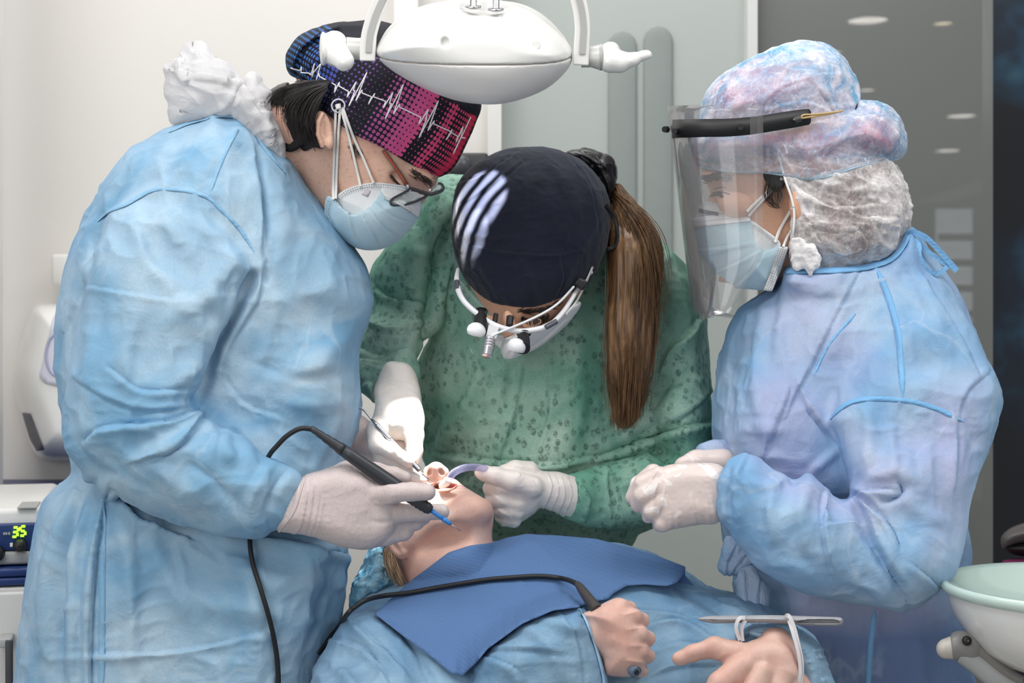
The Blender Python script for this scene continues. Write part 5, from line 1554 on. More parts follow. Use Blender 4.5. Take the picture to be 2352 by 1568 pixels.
g_r.folds([([(862, 880), (905, 868), (958, 890)], 3, 4, 's'), ([(862, 905), (900, 885), (960, 905)], 2.5, 4, 's'), ([(864, 925), (900, 905), (930, 900)], 2, 5, 'r'), ([(925, 965), (928, 1000), (924, 1010)], -5, 5, 'c'), ([(960, 985), (966, 1000)], 2, 3, 's'), ([(955, 1003), (966, 1012)], 2, 3, 's'), ([(890, 1020), (905, 1030)], 2, 3, 's'), ([(905, 1030), (915, 1042)], 2, 3, 's')])
g_r.crumple([(30, 1.0, 'n'), (12, 0.4, 'r')])
g_r.emit('glove', M_glove, cw)
f = Field((1080, 1040, 20), (1350, 1235, 300), 2.5)
f.pillow([(1138, 1090), (1165, 1068), (1195, 1060), (1225, 1070), (1255, 1092), (1262, 1130), (1240, 1165), (1205, 1195), (1172, 1210), (1150, 1200), (1128, 1175), (1114, 1140), (1118, 1110)], 130, 55, 50, k=4)
f.chain([(1235, 1120, 118, 40), (1275, 1128, 140, 44), (1322, 1145, 170, 49)], 8)
f.chain([(1222, 1118, 80, 26), (1180, 1104, 66, 23), (1140, 1092, 66, 20), (1112, 1086, 70, 17), (1104, 1084, 72, 14)], 8)
f.chain([(1215, 1082, 110, 24), (1185, 1078, 96, 21), (1158, 1084, 96, 18)], 6)
f.chain([(1195, 1130, 90, 22), (1150, 1122, 86, 20), (1126, 1122, 100, 18)], 5); f.chain([(1190, 1155, 92, 21), (1150, 1148, 88, 19), (1130, 1148, 104, 17)], 5)
f.chain([(1185, 1176, 98, 20), (1155, 1172, 96, 17), (1140, 1170, 110, 15)], 5); f.chain([(1180, 1194, 108, 18), (1160, 1192, 106, 15), (1150, 1188, 116, 13)], 5)
f.cut((1326, 1146, 160), (1, 0.2, 0.25))
g_l = f.mesh(2)
g_l.folds([([(1258, 1085), (1268, 1120), (1250, 1165), (1228, 1180)], 4, 4, 's'), ([(1275, 1090), (1284, 1130), (1262, 1180)], 3, 4, 's'), ([(1290, 1092), (1298, 1140), (1276, 1190)], 3, 4, 's'), ([(1304, 1094), (1314, 1140), (1290, 1196)], 3, 4, 's'), ([(1126, 1132), (1150, 1150), (1162, 1160)], -3, 4, 'c'), ([(1132, 1160), (1152, 1176), (1172, 1186)], -3, 4, 'c'), ([(1118, 1110), (1160, 1128), (1188, 1132)], -3, 4, 'c'), ([(1200, 1092), (1222, 1100), (1236, 1124)], 3, 4, 's'), ([(1184, 1080), (1196, 1090), (1190, 1098)], 3, 3, 's'), ([(1148, 1206), (1160, 1204)], 3, 3, 's')])
g_l.crumple([(30, 1.0, 'n'), (12, 0.4, 'r')])
g_l.emit('glove', M_glove, cw)
# ================================================================== the woman on the right behind a face shield
rw = thing('person', tuple(W(1950, 2300, 150)), 'person in a blue gown, bouffant cap and face shield standing at the right', 'person')
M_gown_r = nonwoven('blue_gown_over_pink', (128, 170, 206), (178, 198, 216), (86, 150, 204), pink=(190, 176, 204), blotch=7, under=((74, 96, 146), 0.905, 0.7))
M_seam_r = nonwoven('bright_blue_seam', (128, 182, 226), (138, 190, 230), (96, 158, 214), blotch=20)

RT = [(1815, 618), (1870, 614), (1935, 612), (2000, 606), (2052, 588), (2080, 545), (2094, 528), (2120, 560), (2160, 610), (2200, 675), (2238, 770), (2270, 840), (2296, 892), (2302, 915), (2290, 970), (2262, 1060), (2236, 1110), (2222, 1160), (2216, 1196), (2228, 1240), (2226, 1330), (2225, 1420), (2232, 1540), (2240, 1760),
      (1740, 1760), (1728, 1600), (1735, 1470), (1715, 1420), (1692, 1385), (1684, 1330), (1686, 1290), (1660, 1240), (1655, 1150), (1650, 1060), (1640, 980), (1640, 900), (1650, 830), (1668, 760), (1700, 712), (1755, 675), (1795, 640)]
f = Field((1600, 500, -330), (2340, 1660, 480), 4.5)
f.pillow(RT, [(1950, 650, 120), (1900, 1000, 150), (1950, 1400, 230), (1850, 1600, 260)], [(1950, 640, 190), (1950, 1000, 245), (1980, 1400, 195)], 200, k=4)
f.ell((1790, 1000, 60), (120, 190, 190), 60)
f.pillow([(1806, 614), (1870, 612), (1935, 610), (2000, 603), (2048, 586), (2082, 540), (2096, 530), (2112, 580), (2060, 650), (1950, 690), (1820, 680)], 120, [(1850, 640, 166), (2060, 600, 130)], 26, k=34)
RA = [(1908, 965), (1925, 900), (1965, 800), (2030, 700), (2100, 640), (2160, 650), (2215, 730), (2262, 828), (2294, 890), (2298, 930), (2280, 1000), (2262, 1060), (2240, 1110), (2226, 1160), (2210, 1240), (2186, 1310), (2150, 1360), (2092, 1405), (2040, 1398), (1980, 1386), (1900, 1370), (1820, 1346), (1752, 1306), (1706, 1256), (1668, 1212), (1648, 1190), (1644, 1150), (1652, 1098), (1676, 1060), (1706, 1045), (1740, 1052), (1790, 1086), (1826, 1104), (1862, 1092), (1890, 1110), (1910, 1136), (1948, 1142), (1952, 1100), (1936, 1020), (1910, 970)]
f.pillow(RA, [(2080, 690, 50), (2120, 800, 0), (2110, 930, -50), (2090, 1150, -120), (2060, 1330, -165), (1850, 1240, -190), (1680, 1140, -190)], [(2080, 690, 118), (2120, 900, 122), (2090, 1150, 120), (2000, 1300, 110), (1850, 1220, 100), (1670, 1140, 64)], 96, k=22)
rg = f.mesh(2)
RF = [
 # neckline pulls and chest
 ([(2010, 610), (2060, 720), (2072, 800), (2075, 880)], 5, 10, 'r'), ([(1970, 620), (1900, 760), (1850, 860), (1800, 960)], 8, 14, 's'), ([(1830, 625), (1800, 720), (1780, 820)], 6, 14, 'r'), ([(1920, 620), (1930, 720), (1910, 820)], 6, 18, 'r'),
 ([(1760, 700), (1740, 800), (1740, 900), (1760, 1000)], 8, 16, 'r'), ([(1700, 740), (1680, 850), (1690, 980)], -7, 16, 'r'), ([(1810, 900), (1780, 980), (1755, 1045)], 12, 12, 's'), ([(1830, 880), (1860, 940), (1920, 1010)], 9, 14, 't'), ([(1700, 1000), (1740, 980), (1800, 990)], 5, 14, 'r'),
 ([(1860, 1086), (1890, 1060), (1930, 1030)], 7, 10, 'r'), ([(1690, 880), (1700, 960), (1720, 1030)], 5, 14, 'r'),
 # shoulder
 ([(2090, 600), (2140, 700), (2180, 800)], 8, 18, 'r'), ([(2120, 640), (2190, 750), (2240, 860)], 7, 14, 's'), ([(2060, 650), (2090, 740), (2090, 840)], 6, 16, 'r'), ([(2200, 700), (2240, 800), (2280, 900)], 6, 14, 'r'),
 # upper arm
 ([(1995, 915), (2000, 1000), (1990, 1080)], 6, 16, 'r'), ([(2045, 930), (2050, 1030), (2060, 1120)], 5, 10, 'r'), ([(2110, 930), (2130, 1030), (2120, 1140)], 6, 18, 'r'), ([(2210, 930), (2240, 1000), (2230, 1080)], -8, 14, 'r'), ([(2260, 860), (2220, 900), (2200, 960)], 7, 14, 's'), ([(2190, 940), (2200, 1020), (2190, 1120)], 7, 16, 's'),
 ([(2060, 1100), (2072, 1134), (2030, 1150)], -14, 9, 'r'), ([(1950, 1150), (2000, 1130), (2065, 1132)], 13, 12, 's'), ([(1960, 1120), (2000, 1140), (2026, 1170)], -10, 10, 'c'), ([(1975, 1150), (2030, 1200), (2060, 1260)], 12, 14, 's'), ([(2070, 1140), (2120, 1180), (2170, 1200)], 8, 18, 'r'), ([(2000, 1100), (2050, 1085), (2100, 1100)], 8, 14, 'r'),
 # elbow and forearm
 ([(1965, 1150), (2000, 1240), (2050, 1330), (2090, 1400)], -16, 12, 'r'), ([(1980, 1160), (2020, 1250), (2070, 1330)], 10, 12, 't'), ([(1895, 1135), (1895, 1230), (1915, 1320)], 11, 14, 't'), ([(1900, 1205), (1940, 1200), (1975, 1198)], 7, 9, 's'), ([(1850, 1100), (1840, 1180), (1850, 1260)], 8, 18, 'r'), ([(1790, 1095), (1770, 1160), (1780, 1240)], 7, 14, 'r'),
 ([(1715, 1050), (1700, 1090), (1716, 1115)], 8, 10, 's'), ([(1680, 1075), (1672, 1130), (1676, 1190)], -8, 8, 'r'), ([(1690, 1080), (1690, 1150), (1700, 1220)], 6, 12, 'r'), ([(1720, 1110), (1760, 1118), (1800, 1110)], 5, 12, 'r'), ([(1740, 1290), (1820, 1300), (1900, 1340)], 6, 18, 'r'), ([(2120, 1220), (2170, 1260), (2160, 1320)], 8, 18, 'r'), ([(2090, 1300), (2130, 1330), (2150, 1350)], 7, 12, 's'), ([(1960, 1330), (2010, 1360), (2060, 1390)], 5, 14, 'r'),
 ([(1820, 1240), (1860, 1300), (1900, 1350)], -5, 16, 'r'),
 # skirt
 ([(1700, 1340), (1750, 1400), (1770, 1500)], 8, 14, 'r'), ([(2020, 1410), (2000, 1500), (1995, 1600)], 6, 10, 'r'), ([(2210, 1200), (2190, 1300), (2200, 1400)], 8, 14, 'r'), ([(1830, 1400), (1850, 1500), (1840, 1600)], 6, 22, 'r'), ([(2080, 1420), (2120, 1500), (2110, 1600)], 6, 18, 'r'),
]
rg.folds(RF, 1.4)
rg.crumple([(115, 5, 'n'), (58, 3.2, 'r'), (26, 1.1, 'r')])
rg.emit('surgical_gown', M_gown_r, rw)
for pts, wd in (([(2012, 612), (2040, 680), (2062, 760), (2070, 840), (2074, 910)], 15), ([(1906, 962), (1940, 930), (1990, 916), (2080, 920), (2150, 938), (2215, 968)], 11), ([(2010, 1400), (2000, 1480), (1992, 1600)], 13), ([(1965, 720), (1905, 790), (1870, 860)], 6)):
    ribbon('gown_seam', pts, rg, [2] + [wd] * 9 + [2], M_seam_r, rw, lift=0.6, thick=2.2, sm=5)
ribbon('neck_binding', [(1806, 622), (1870, 621), (1935, 619), (1995, 612), (2046, 594), (2072, 566), (2086, 536)], rg, 14, M_seam_r, rw, lift=3, thick=4, sm=5)
# tie bow at the nape
wb = 60.0
def strap3(name, pts, width, m, parent, thick=3.0):
    P = catmull(pts, 8); T = np.gradient(P, axis=0); T /= np.linalg.norm(T, axis=1)[:, None]
    Nn = np.stack([-T[:, 1], T[:, 0], 0.35 * np.sin(np.linspace(0, 3, len(P)))], 1); Nn /= np.linalg.norm(Nn, axis=1)[:, None]
    n = len(P); L = P + Nn * width / 2; R_ = P - Nn * width / 2; d = np.array([0, 0, thick])
    V = np.concatenate([L, R_, R_ + d, L + d]); F = []
    for a in range(4):
        b = (a + 1) % 4
        for i in range(n - 1): F.append([a * n + i, b * n + i, b * n + i + 1, a * n + i + 1])
    F += [[0, n, 2 * n, 3 * n][::-1], [n - 1, 2 * n - 1, 3 * n - 1, 4 * n - 1]]
    return emit(name, V, F, m, parent, False)
strap3('neck_tie', [(2080, 540, 40), (2100, 534, 20), (2130, 548, 15), (2165, 584, 20), (2198, 622, 30)], 14, M_seam_r, rw)
strap3('neck_tie', [(2086, 545, 36), (2110, 560, 14), (2112, 590, 10), (2128, 618, 12), (2152, 628, 18), (2172, 616, 26), (2178, 608, 30)], 11, M_seam_r, rw)
strap3('neck_tie', [(2084, 548, 44), (2106, 556, 30), (2136, 580, 24), (2172, 606, 28)], 11, M_seam_r, rw)
# waist ties hanging in front of the hip
f = Field((1625, 1180, -160), (1770, 1420, 160), 3)
f.pillow([(1672, 1232), (1700, 1250), (1735, 1290), (1712, 1310), (1688, 1320), (1665, 1318), (1651, 1304), (1652, 1290), (1660, 1260)], -20, 24, 20, k=3)
tb = f.mesh(1); tb.folds([([(1690, 1250), (1672, 1290), (1668, 1316)], 9, 8, 's'), ([(1715, 1270), (1690, 1300), (1680, 1318)], 8, 8, 's')]).crumple([(30, 4, 'r')])
tb.emit('waist_tie', M_gown_r, rw)
f = Field((1670, 1260, -140), (1790, 1640, 160), 3.5)
f.pillow([(1690, 1320), (1720, 1300), (1752, 1320), (1768, 1372), (1760, 1440), (1770, 1600), (1715, 1600), (1706, 1430), (1690, 1390)], -30, 30, 26, k=3)
tb = f.mesh(1); tb.folds([([(1712, 1320), (1716, 1400), (1740, 1500)], 9, 10, 's'), ([(1745, 1320), (1740, 1400), (1750, 1500)], 9, 8, 's')]).crumple([(40, 5, 'r')])
tb.emit('waist_tie', M_gown_r, rw)

# --- head
RFULL = [(1618, 240), (1640, 190), (1700, 150), (1780, 112), (1855, 100), (1910, 120), (1970, 200), (2040, 300), (2078, 400), (2088, 480), (2070, 560), (2030, 610), (1950, 640), (1860, 660), (1790, 668), (1720, 668), (1672, 655), (1648, 630), (1634, 596), (1622, 560), (1606, 535), (1592, 512), (1593, 496), (1606, 480), (1618, 462), (1625, 446), (1621, 428), (1614, 416), (1608, 398), (1600, 370), (1600, 310)]
f = Field((1570, 90, -70), (2110, 740, 320), 3)
wc_r, T_r = 120, [(1620, 420, 120), (1850, 300, 160), (1900, 560, 150)]
RBODY = [(1625, 250), (1650, 215), (1720, 190), (1800, 170), (1880, 190), (1940, 250), (1990, 340), (2020, 430), (2020, 520), (1990, 600), (1950, 650)] + RFULL[16:]
f.pillow(RBODY, wc_r, [(1620, 420, 116), (1850, 300, 138), (1900, 560, 132)], 140, k=4)
f.offset(-4)
f.ell((1640, 405, 12), (30, 9, 26), 12, rot=10)
f.ell((1652, 446, -4), (24, 14, 22), 10, True)
f.ell((1656, 448, 16), (18, 11, 18), 6)
f.ell((1690, 470, -12), (42, 30, 26), 26, rot=10)
f.ell((1830, 470, -34), (18, 42, 16), 8)
f.cone((1880, 560, 130), 90, (1920, 680, 160), 90, 20)
rh = f.mesh(2)
f = Field((1620, 560, -220), (2320, 1640, 420), 12)
f.chain([(1910, 640, 140, 80), (1960, 760, 160, 130), (1930, 1000, 190, 130)], 30)
f.chain([(2110, 900, -10, 60), (2110, 1130, -90, 60), (2060, 1290, -150, 54), (1850, 1220, -182, 48), (1700, 1150, -188, 36)], 20)
join_shapes(rh, f.mesh(1)).emit('body', M_skin_f, rw)
# lids, lashes, brow, loose hair
for pts, r in (([(1636, 443), (1648, 440), (1660, 441), (1676, 446)], 1.6), ([(1640, 434), (1654, 430), (1668, 431)], 0.9)):
    u = np.array([p[0] for p in pts], float); v = np.array([p[1] for p in pts], float)
    tube('eyelid_line', np.c_[u, v, surf_w(rh, u, v) - 1.5], r, M_browhair, rw, 6)
u = np.array([1650., 1656., 1661.]); v = np.array([445., 450., 452.])
tube('eyelid_line', np.c_[u, v, surf_w(rh, u, v) - 1.0], [1.5, 4, 2], plain('dark_iris', (38, 28, 26), 0.25), rw, 8)
brow('eyelash', [(1636, 444), (1646, 442), (1658, 443)], rh, 60, 11, rw, M_browhair, (120, 150), 5, 0.8, 2)
brow('eyebrow', [(1614, 406), (1622, 412), (1630, 408), (1650, 406), (1668, 410)], rh, 260, 13, rw, M_browhair, (-35, 20), 6, 1.2, 7)
f = Field((1740, 380, -80), (1840, 470, 200), 2.5)
f.pillow(RFULL, wc_r, T_r, 142, k=4); f.offset(0.5)
f.clip([(1756, 396), (1812, 400), (1806, 418), (1790, 440), (1772, 436), (1760, 420)])
f.mesh(2).emit('hair', M_blackhair, rw)
strands('hair_strand', [[(1764, 415, -40), (1758, 440, -46), (1766, 465, -48), (1786, 478, -46)], [(1780, 425, -42), (1772, 450, -48), (1778, 470, -50), (1800, 476, -46)], [(1795, 430, -42), (1800, 455, -48), (1792, 470, -50), (1778, 474, -50)]], 50, 0.8, M_blackhair, rw, 5, 4, 8, 12, 0.3, 3)

# --- pink cap underneath, then the sheer layers
M_pinkcap = nonwoven('pink_cotton_cap', (216, 150, 170), (238, 198, 206), (190, 90, 120), blotch=22, wr=0.3)
f = Field((1570, 85, -80), (2110, 440, 330), 3.5)
UP = [(1606, 300), (1612, 250), (1626, 212), (1655, 178), (1705, 147), (1780, 110), (1820, 98), (1858, 96), (1902, 106), (1945, 142), (1970, 195), (1972, 235), (1962, 262), (1930, 285), (1850, 305), (1760, 315), (1680, 318)]
LO = [(1588, 350), (1590, 322), (1604, 296), (1640, 280), (1740, 270), (1850, 262), (1940, 245), (1985, 234), (2022, 234), (2058, 262), (2080, 308), (2079, 345), (2064, 364), (2022, 370), (1962, 385), (1905, 404), (1850, 412), (1800, 402), (1740, 396), (1680, 394), (1634, 388), (1602, 376)]
def shr(poly, k): 
    c = np.array(poly).mean(0); return (np.array(poly) - c) * k + c
f.pillow(shr(UP, 0.95), 120, 156, 120, k=14); f.pillow(shr(LO, 0.93), 120, 162, 90, k=14)
f.mesh(2).emit('scrub_cap', M_pinkcap, rw)
f = Field((1570, 85, -80), (2110, 440, 330), 3.5)
f.pillow([(1622, 225), (1650, 185), (1690, 178), (1712, 205), (1716, 240), (1690, 300), (1610, 300)], 120, [(1660, 220, 150)], 120, k=4)
M_crimson = plain('crimson_cap_panel', (176, 44, 78), 0.8, var=0.25, vscale=160)
f.mesh(2).emit('cap_panel', M_crimson, rw)
f = Field((1570, 85, -90), (2110, 440, 340), 3.5)
f.pillow(RFULL, wc_r, [(1620, 420, 130), (1850, 300, 164), (1900, 560, 160)], 142, k=4); f.offset(3)
f.pillow(UP, 120, 166, 125, k=10); f.pillow(LO, 120, 176, 90, k=10)
f.clip(UP[:13] + [(1966, 240), (1985, 233)] + LO[8:] + [(1586, 330), (1592, 312), (1606, 296), (1604, 270)][::1], 2)
bc = f.mesh(2)
bc.folds([([(1970, 250), (1900, 272), (1800, 292), (1700, 300), (1610, 300)], -9, 10, 'r'), ([(1860, 180), (1800, 200), (1755, 240), (1740, 275)], 6, 7, 's'), ([(1850, 175), (1890, 215), (1925, 270)], 6, 7, 't'), ([(1760, 250), (1850, 235), (1920, 262)], 5, 7, 's'), ([(1700, 165), (1800, 150), (1880, 130)], 5, 10, 'r'), ([(1900, 110), (1930, 170), (1940, 240)], 5, 8, 'r'),
          ([(1770, 320), (1800, 360), (1830, 405)], 6, 7, 's'), ([(1830, 330), (1870, 360), (1880, 400)], 7, 8, 'r'), ([(1990, 250), (1950, 310), (1900, 350), (1880, 395)], 8, 9, 's'), ([(2030, 250), (2010, 310), (1960, 370)], 7, 8, 't'), ([(2060, 275), (2050, 320), (2030, 362)], 7, 7, 'r'), ([(1930, 290), (1900, 330), (1850, 360)], 6, 8, 'r'), ([(1985, 240), (2030, 280), (2070, 330)], 6, 8, 's')]
         + [([(1600 + 22 * i, 382 + 1.5 * i), (1606 + 22 * i, 350), (1614 + 20 * i, 320)], 3.5, 4, 'r') for i in range(10)])
bc.crumple([(50, 3, 'r'), (22, 1.6, 'r'), (10, 0.6, 'r')])
M_bouf = gauze('sheer_blue_cap_fabric', (112, 184, 222), (226, 226, 238), (0.10, 0.72), 24, big=0.75)
bc.emit('bouffant_cap', M_bouf, rw)
ribbon('cap_elastic', [(1604, 384), (1640, 391), (1690, 396), (1745, 398), (1800, 404), (1850, 414), (1905, 406), (1962, 387), (2020, 373)], bc, 5, plain('pale_blue_elastic', (176, 206, 222), 0.8), rw, lift=2, thick=4, sm=4)
# white gauze hood round the neck
M_hairdark = hair_mat('hair_under_gauze', (92, 74, 70), (150, 112, 112))
HN = [(1806, 406), (1850, 412), (1905, 404), (1962, 385), (2022, 368), (2050, 382), (2074, 420), (2088, 465), (2090, 500), (2078, 545), (2052, 590), (2000, 609), (1930, 618), (1870, 620), (1824, 620), (1816, 580), (1822, 530), (1824, 490), (1816, 440)]
f = Field((1780, 350, -90), (2120, 660, 330), 3)
f.pillow(RFULL, wc_r, [(1620, 420, 118), (1850, 300, 148), (1900, 560, 146)], 142, k=4)
f.clip(shr(HN, 0.96))
f.mesh(2).emit('hair', M_hairdark, rw)
f = Field((1780, 350, -110), (2120, 660, 340), 3)
f.pillow(RFULL, wc_r, [(1620, 420, 130), (1850, 300, 160), (1900, 560, 160)], 142, k=4); f.offset(2)
f.pillow(HN, 120, 164, 80, k=8)
f.clip(HN)
hn = f.mesh(1)
hn.folds([([(1820, 425), (1870, 460), (1930, 480), (2010, 470)], 9, 9, 's'), ([(1830, 440), (1850, 500), (1920, 530), (2000, 520)], 8, 9, 't'), ([(1835, 470), (1860, 540), (1850, 610)], 8, 9, 'r'), ([(1920, 470), (1980, 500), (2050, 500)], 9, 8, 's'), ([(2040, 380), (2060, 450), (2040, 540)], 7, 9, 'r'), ([(1960, 520), (1990, 560), (1950, 600)], 8, 9, 's'), ([(1880, 540), (1930, 575), (2020, 560)], 8, 8, 't'), ([(1900, 410), (1950, 440), (2030, 430)], 6, 9, 'r')])
hn.crumple([(48, 6, 'r'), (22, 3.2, 'r'), (10, 1.0, 'r')])
M_gauze = gauze('white_gauze', (216, 210, 208), (244, 240, 240), (0.22, 0.85), 26)
hn.emit('gauze_hood', M_gauze, rw)
f = Field((1790, 540, -110), (1890, 640, 10), 2.5)
f.pillow([(1814, 556), (1840, 548), (1868, 560), (1884, 590), (1878, 612), (1868, 618), (1862, 636), (1850, 616), (1828, 620), (1818, 590)], -44, 7, 12, k=3)
gt = f.mesh(1).crumple([(26, 4, 'r'), (12, 1.6, 'r')]); gt.emit('gauze_tuft', gauze('dense_white_gauze', (236, 232, 232), (246, 244, 244), (0.6, 0.95), 40), rw)
tube('hood_edge', [(u, v, float(surf_w([hn, rh], np.array([float(u)]), np.array([float(v)]))[0]) - 4) for u, v in ((1766, 316), (1786, 350), (1797, 390), (1806, 420), (1818, 455), (1824, 490), (1822, 530), (1816, 560))], 3.0, M_strap, rw, 6)

# --- masks
f = Field((1575, 440, -90), (1840, 700, 330), 2.5)
f.pillow(RFULL, wc_r, [(1620, 420, 124), (1850, 300, 164), (1900, 560, 154)], 142, k=4)
f.pillow([(1592, 505), (1612, 462), (1680, 480), (1760, 520), (1790, 560), (1760, 620), (1680, 650), (1620, 590)], 120, 126, 80, k=24)
f.offset(2); f.clip([(1602, 486), (1607, 468), (1625, 462), (1645, 465), (1662, 474), (1680, 487), (1727, 506), (1750, 522), (1787, 550), (1792, 570), (1760, 590), (1650, 560), (1600, 510)])
rc = f.mesh(2); rc.emit('cup_mask', M_maskw, rw)
RM = [(1588, 500), (1640, 492), (1716, 484), (1727, 510), (1731, 549), (1752, 578), (1788, 566), (1812, 566), (1794, 620), (1774, 670), (1753, 667), (1692, 661), (1636, 620), (1608, 586), (1597, 550)]
f = Field((1570, 440, -100), (1840, 700, 330), 2.5)
f.pillow(RFULL, wc_r, [(1620, 420, 124), (1850, 300, 164), (1900, 560, 158)], 142, k=4)
f.pillow([(1580, 500), (1620, 470), (1700, 470), (1780, 540), (1820, 570), (1800, 630), (1775, 676), (1690, 668), (1630, 622), (1600, 586)], 120, 146, 80, k=24)
f.offset(4); f.clip(RM, 2, False)
rm = f.mesh(2)
rm.folds([([(1604, 574), (1660, 568), (1725, 556)], 6, 7, 's'), ([(1612, 590), (1670, 572), (1735, 560)], 3, 5, 'r'), ([(1640, 626), (1700, 600), (1748, 574)], 6, 7, 's'), ([(1688, 658), (1730, 620), (1756, 580)], 6, 8, 's'), ([(1590, 520), (1650, 512), (1726, 506)], 2.5, 5, 's')])
rm.emit('pleated_mask', M_maskb, rw)
sheet([(1589, 501), (1640, 493), (1716, 485), (1725, 508), (1660, 515), (1593, 523)], lambda u, v: surf_w([rm, rc], u, v) - 2.5, 5, 4).emit('mask_band', M_maskw, rw)
sheet([(1788, 567), (1811, 567), (1773, 669), (1753, 666), (1772, 616)], lambda u, v: surf_w([rm, rc], u, v) - 2.5, 5, 4).emit('mask_band', M_maskw, rw)
stitches('mask_weld', [[(1592, 510), (1650, 504), (1720, 496)], [(1595, 526), (1655, 520), (1722, 514)]], [rm, rc], rw, gap=4.5, size=1.6, rows=1, lift=5)
stitches('mask_weld', [[(1796, 572), (1780, 620), (1762, 664)]], [rm, rc], rw, gap=5.5, size=2.2, rows=4, sep=5, lift=5)
stitches('mask_weld', [[(1608, 470), (1630, 466), (1655, 474), (1680, 490)], [(1730, 516), (1758, 536), (1784, 558)]], [rm, rc], rw, gap=5, size=1.7, rows=2, sep=4.5, lift=2)
ribbon('nose_wire', [(1605, 482), (1622, 486), (1650, 492)], [rc, rm], 8, plain('dark_nose_wire', (60, 66, 80), 0.35), rw, lift=3, thick=3)
sr = [rh, bc, rm, rc]
for pts, wd in (([(1716, 486), (1740, 462), (1770, 434), (1796, 408)], 7), ([(1720, 496), (1745, 468), (1775, 436), (1799, 411)], 6), ([(1780, 556), (1790, 530), (1806, 500), (1822, 474)], 7), ([(1799, 566), (1808, 545), (1818, 528), (1826, 512)], 6)):
    ribbon('mask_strap', pts, sr, wd, M_strap, rw, lift=6, thick=4, sm=6)

# --- gloves
f = Field((1430, 1030, -290), (1690, 1240, -20), 2.5)
f.pillow([(1662, 1072), (1668, 1130), (1655, 1196), (1600, 1205), (1545, 1215), (1520, 1218), (1498, 1190), (1488, 1150), (1490, 1110), (1510, 1080), (1545, 1066), (1600, 1062)], -160, [(1650, 1130, 48), (1540, 1130, 46)], 46, k=4)
for (a, b, c_, r) in (((1512, 1092, -172), (1474, 1112, -168), (1452, 1142, -150), 20), ((1510, 1120, -182), (1478, 1138, -178), (1466, 1160, -156), 22), ((1522, 1152, -184), (1498, 1172, -178), (1490, 1184, -158), 21), ((1545, 1184, -180), (1522, 1202, -176), (1514, 1206, -156), 19)):
    f.chain([(*a, r + 2), (*b, r), (*c_, r - 4)], 5)
f.chain([(1500, 1085, -130, 20), (1465, 1110, -120, 16), (1450, 1140, -116, 13)], 6)
g_n = f.mesh(2)
g_n.folds([([(1508, 1083), (1496, 1105), (1478, 1126)], 3.5, 4, 's'), ([(1516, 1102), (1506, 1130), (1496, 1160)], 3.5, 4, 's'), ([(1530, 1120), (1524, 1150), (1512, 1186)], 3.5, 4, 's'), ([(1588, 1135), (1592, 1165), (1598, 1205)], 3, 4, 'r'), ([(1602, 1150), (1610, 1190)], 2.5, 4, 'r'), ([(1555, 1175), (1556, 1212)], 2.5, 3, 'r'), ([(1538, 1185), (1540, 1214)], 2.5, 3, 'r'), ([(1622, 1160), (1630, 1200)], 2.5, 3, 'r'), ([(1632, 1140), (1642, 1180)], 2.5, 3, 'r'), ([(1640, 1110), (1652, 1150)], 2.5, 3, 'r')])
g_n.crumple([(30, 1.0, 'n'), (12, 0.4, 'r')])
M_glove_r = latex('pinkish_latex', (220, 204, 198), None, 0.3, (246, 240, 238))
g_n.emit('glove', M_glove_r, rw)
f = Field((1530, 1010, -130), (1690, 1140, 60), 2.5)
f.chain([(1660, 1062, -30, 32), (1600, 1062, -50, 28), (1570, 1070, -70, 22)], 10)
g_f = f.mesh(2); g_f.folds([([(1560, 1058), (1585, 1056), (1598, 1070)], 3, 3, 's'), ([(1572, 1048), (1592, 1050), (1606, 1066)], 3, 3, 's'), ([(1600, 1045), (1610, 1066)], 3, 3, 's')])
g_f.emit('glove', M_glove_r, rw)
f = Field((1590, 1000, -140), (1700, 1110, 100), 3)
f.chain([(1690, 1050, 20, 42), (1640, 1040, -4, 30), (1620, 1038, -12, 20)], 8)
f.mesh(1).crumple([(30, 4, 'r')]).emit('sleeve_end', M_gown_r, rw)
# sheen patches of stretched latex are painted into the glove colour
# --- face shield
fs = thing('face_shield', tuple(W(1700, 300, 60)), 'clear plastic face shield on a black headband worn over the blue bouffant cap', 'face shield')
def shield_pt(th, t):
    # th: -1 near edge .. 0 front .. 1 far edge ; t: 0 top .. 1 bottom
    a = th * math.pi / 2 * 1.0
    uc = 1753 - 78 * max(0, t - 0.72) / 0.28 * (1 if th < -0.6 else 0.3)
    front = 1533 + 56 * t
    vtop = 240 + 4 * (1 - abs(th)); vbot = 735 - 18 * math.cos(a) 
    if th < -0.35: vbot = 735 - 26 * (abs(th) - 0.35)
    u = uc - (uc - front) * math.cos(a) ** 0.8 if math.cos(a) > 1e-6 else uc
    w = 105 + 190 * math.sin(a)
    return (u, vtop + (vbot - vtop) * t, w)
nt, nv = 40, 24
V = np.array([shield_pt(-1 + 2 * i / nt, j / nv) for i in range(nt + 1) for j in range(nv + 1)])
F = []
for i in range(nt):
    for j in range(nv):
        a = i * (nv + 1) + j
        F.append([a, a + nv + 1, a + nv + 2, a + 1])
M_shield = clear('clear_shield_plastic', (0.985, 0.985, 0.985), 0.10, 0.06, (228, 224, 226), 0.35)
o = emit('visor', V, F, M_shield, fs)
md = o.modifiers.new('solid', 'SOLIDIFY'); md.thickness = 0.0006
def band_pt(th, k):
    # headband hugging the inside of the visor, then running back to the temple
    u, v, w = shield_pt(th, 0.0)
    return (u + 8 * math.cos(th * 1.57), 294, w * 0.97)
P = [(1545, 297, 105), (1548, 296, 40), (1566, 295, -20), (1610, 294, -62), (1670, 293, -80), (1730, 288, -82), (1800, 277, -76), (1845, 270, -66), (1862, 268, -60)]
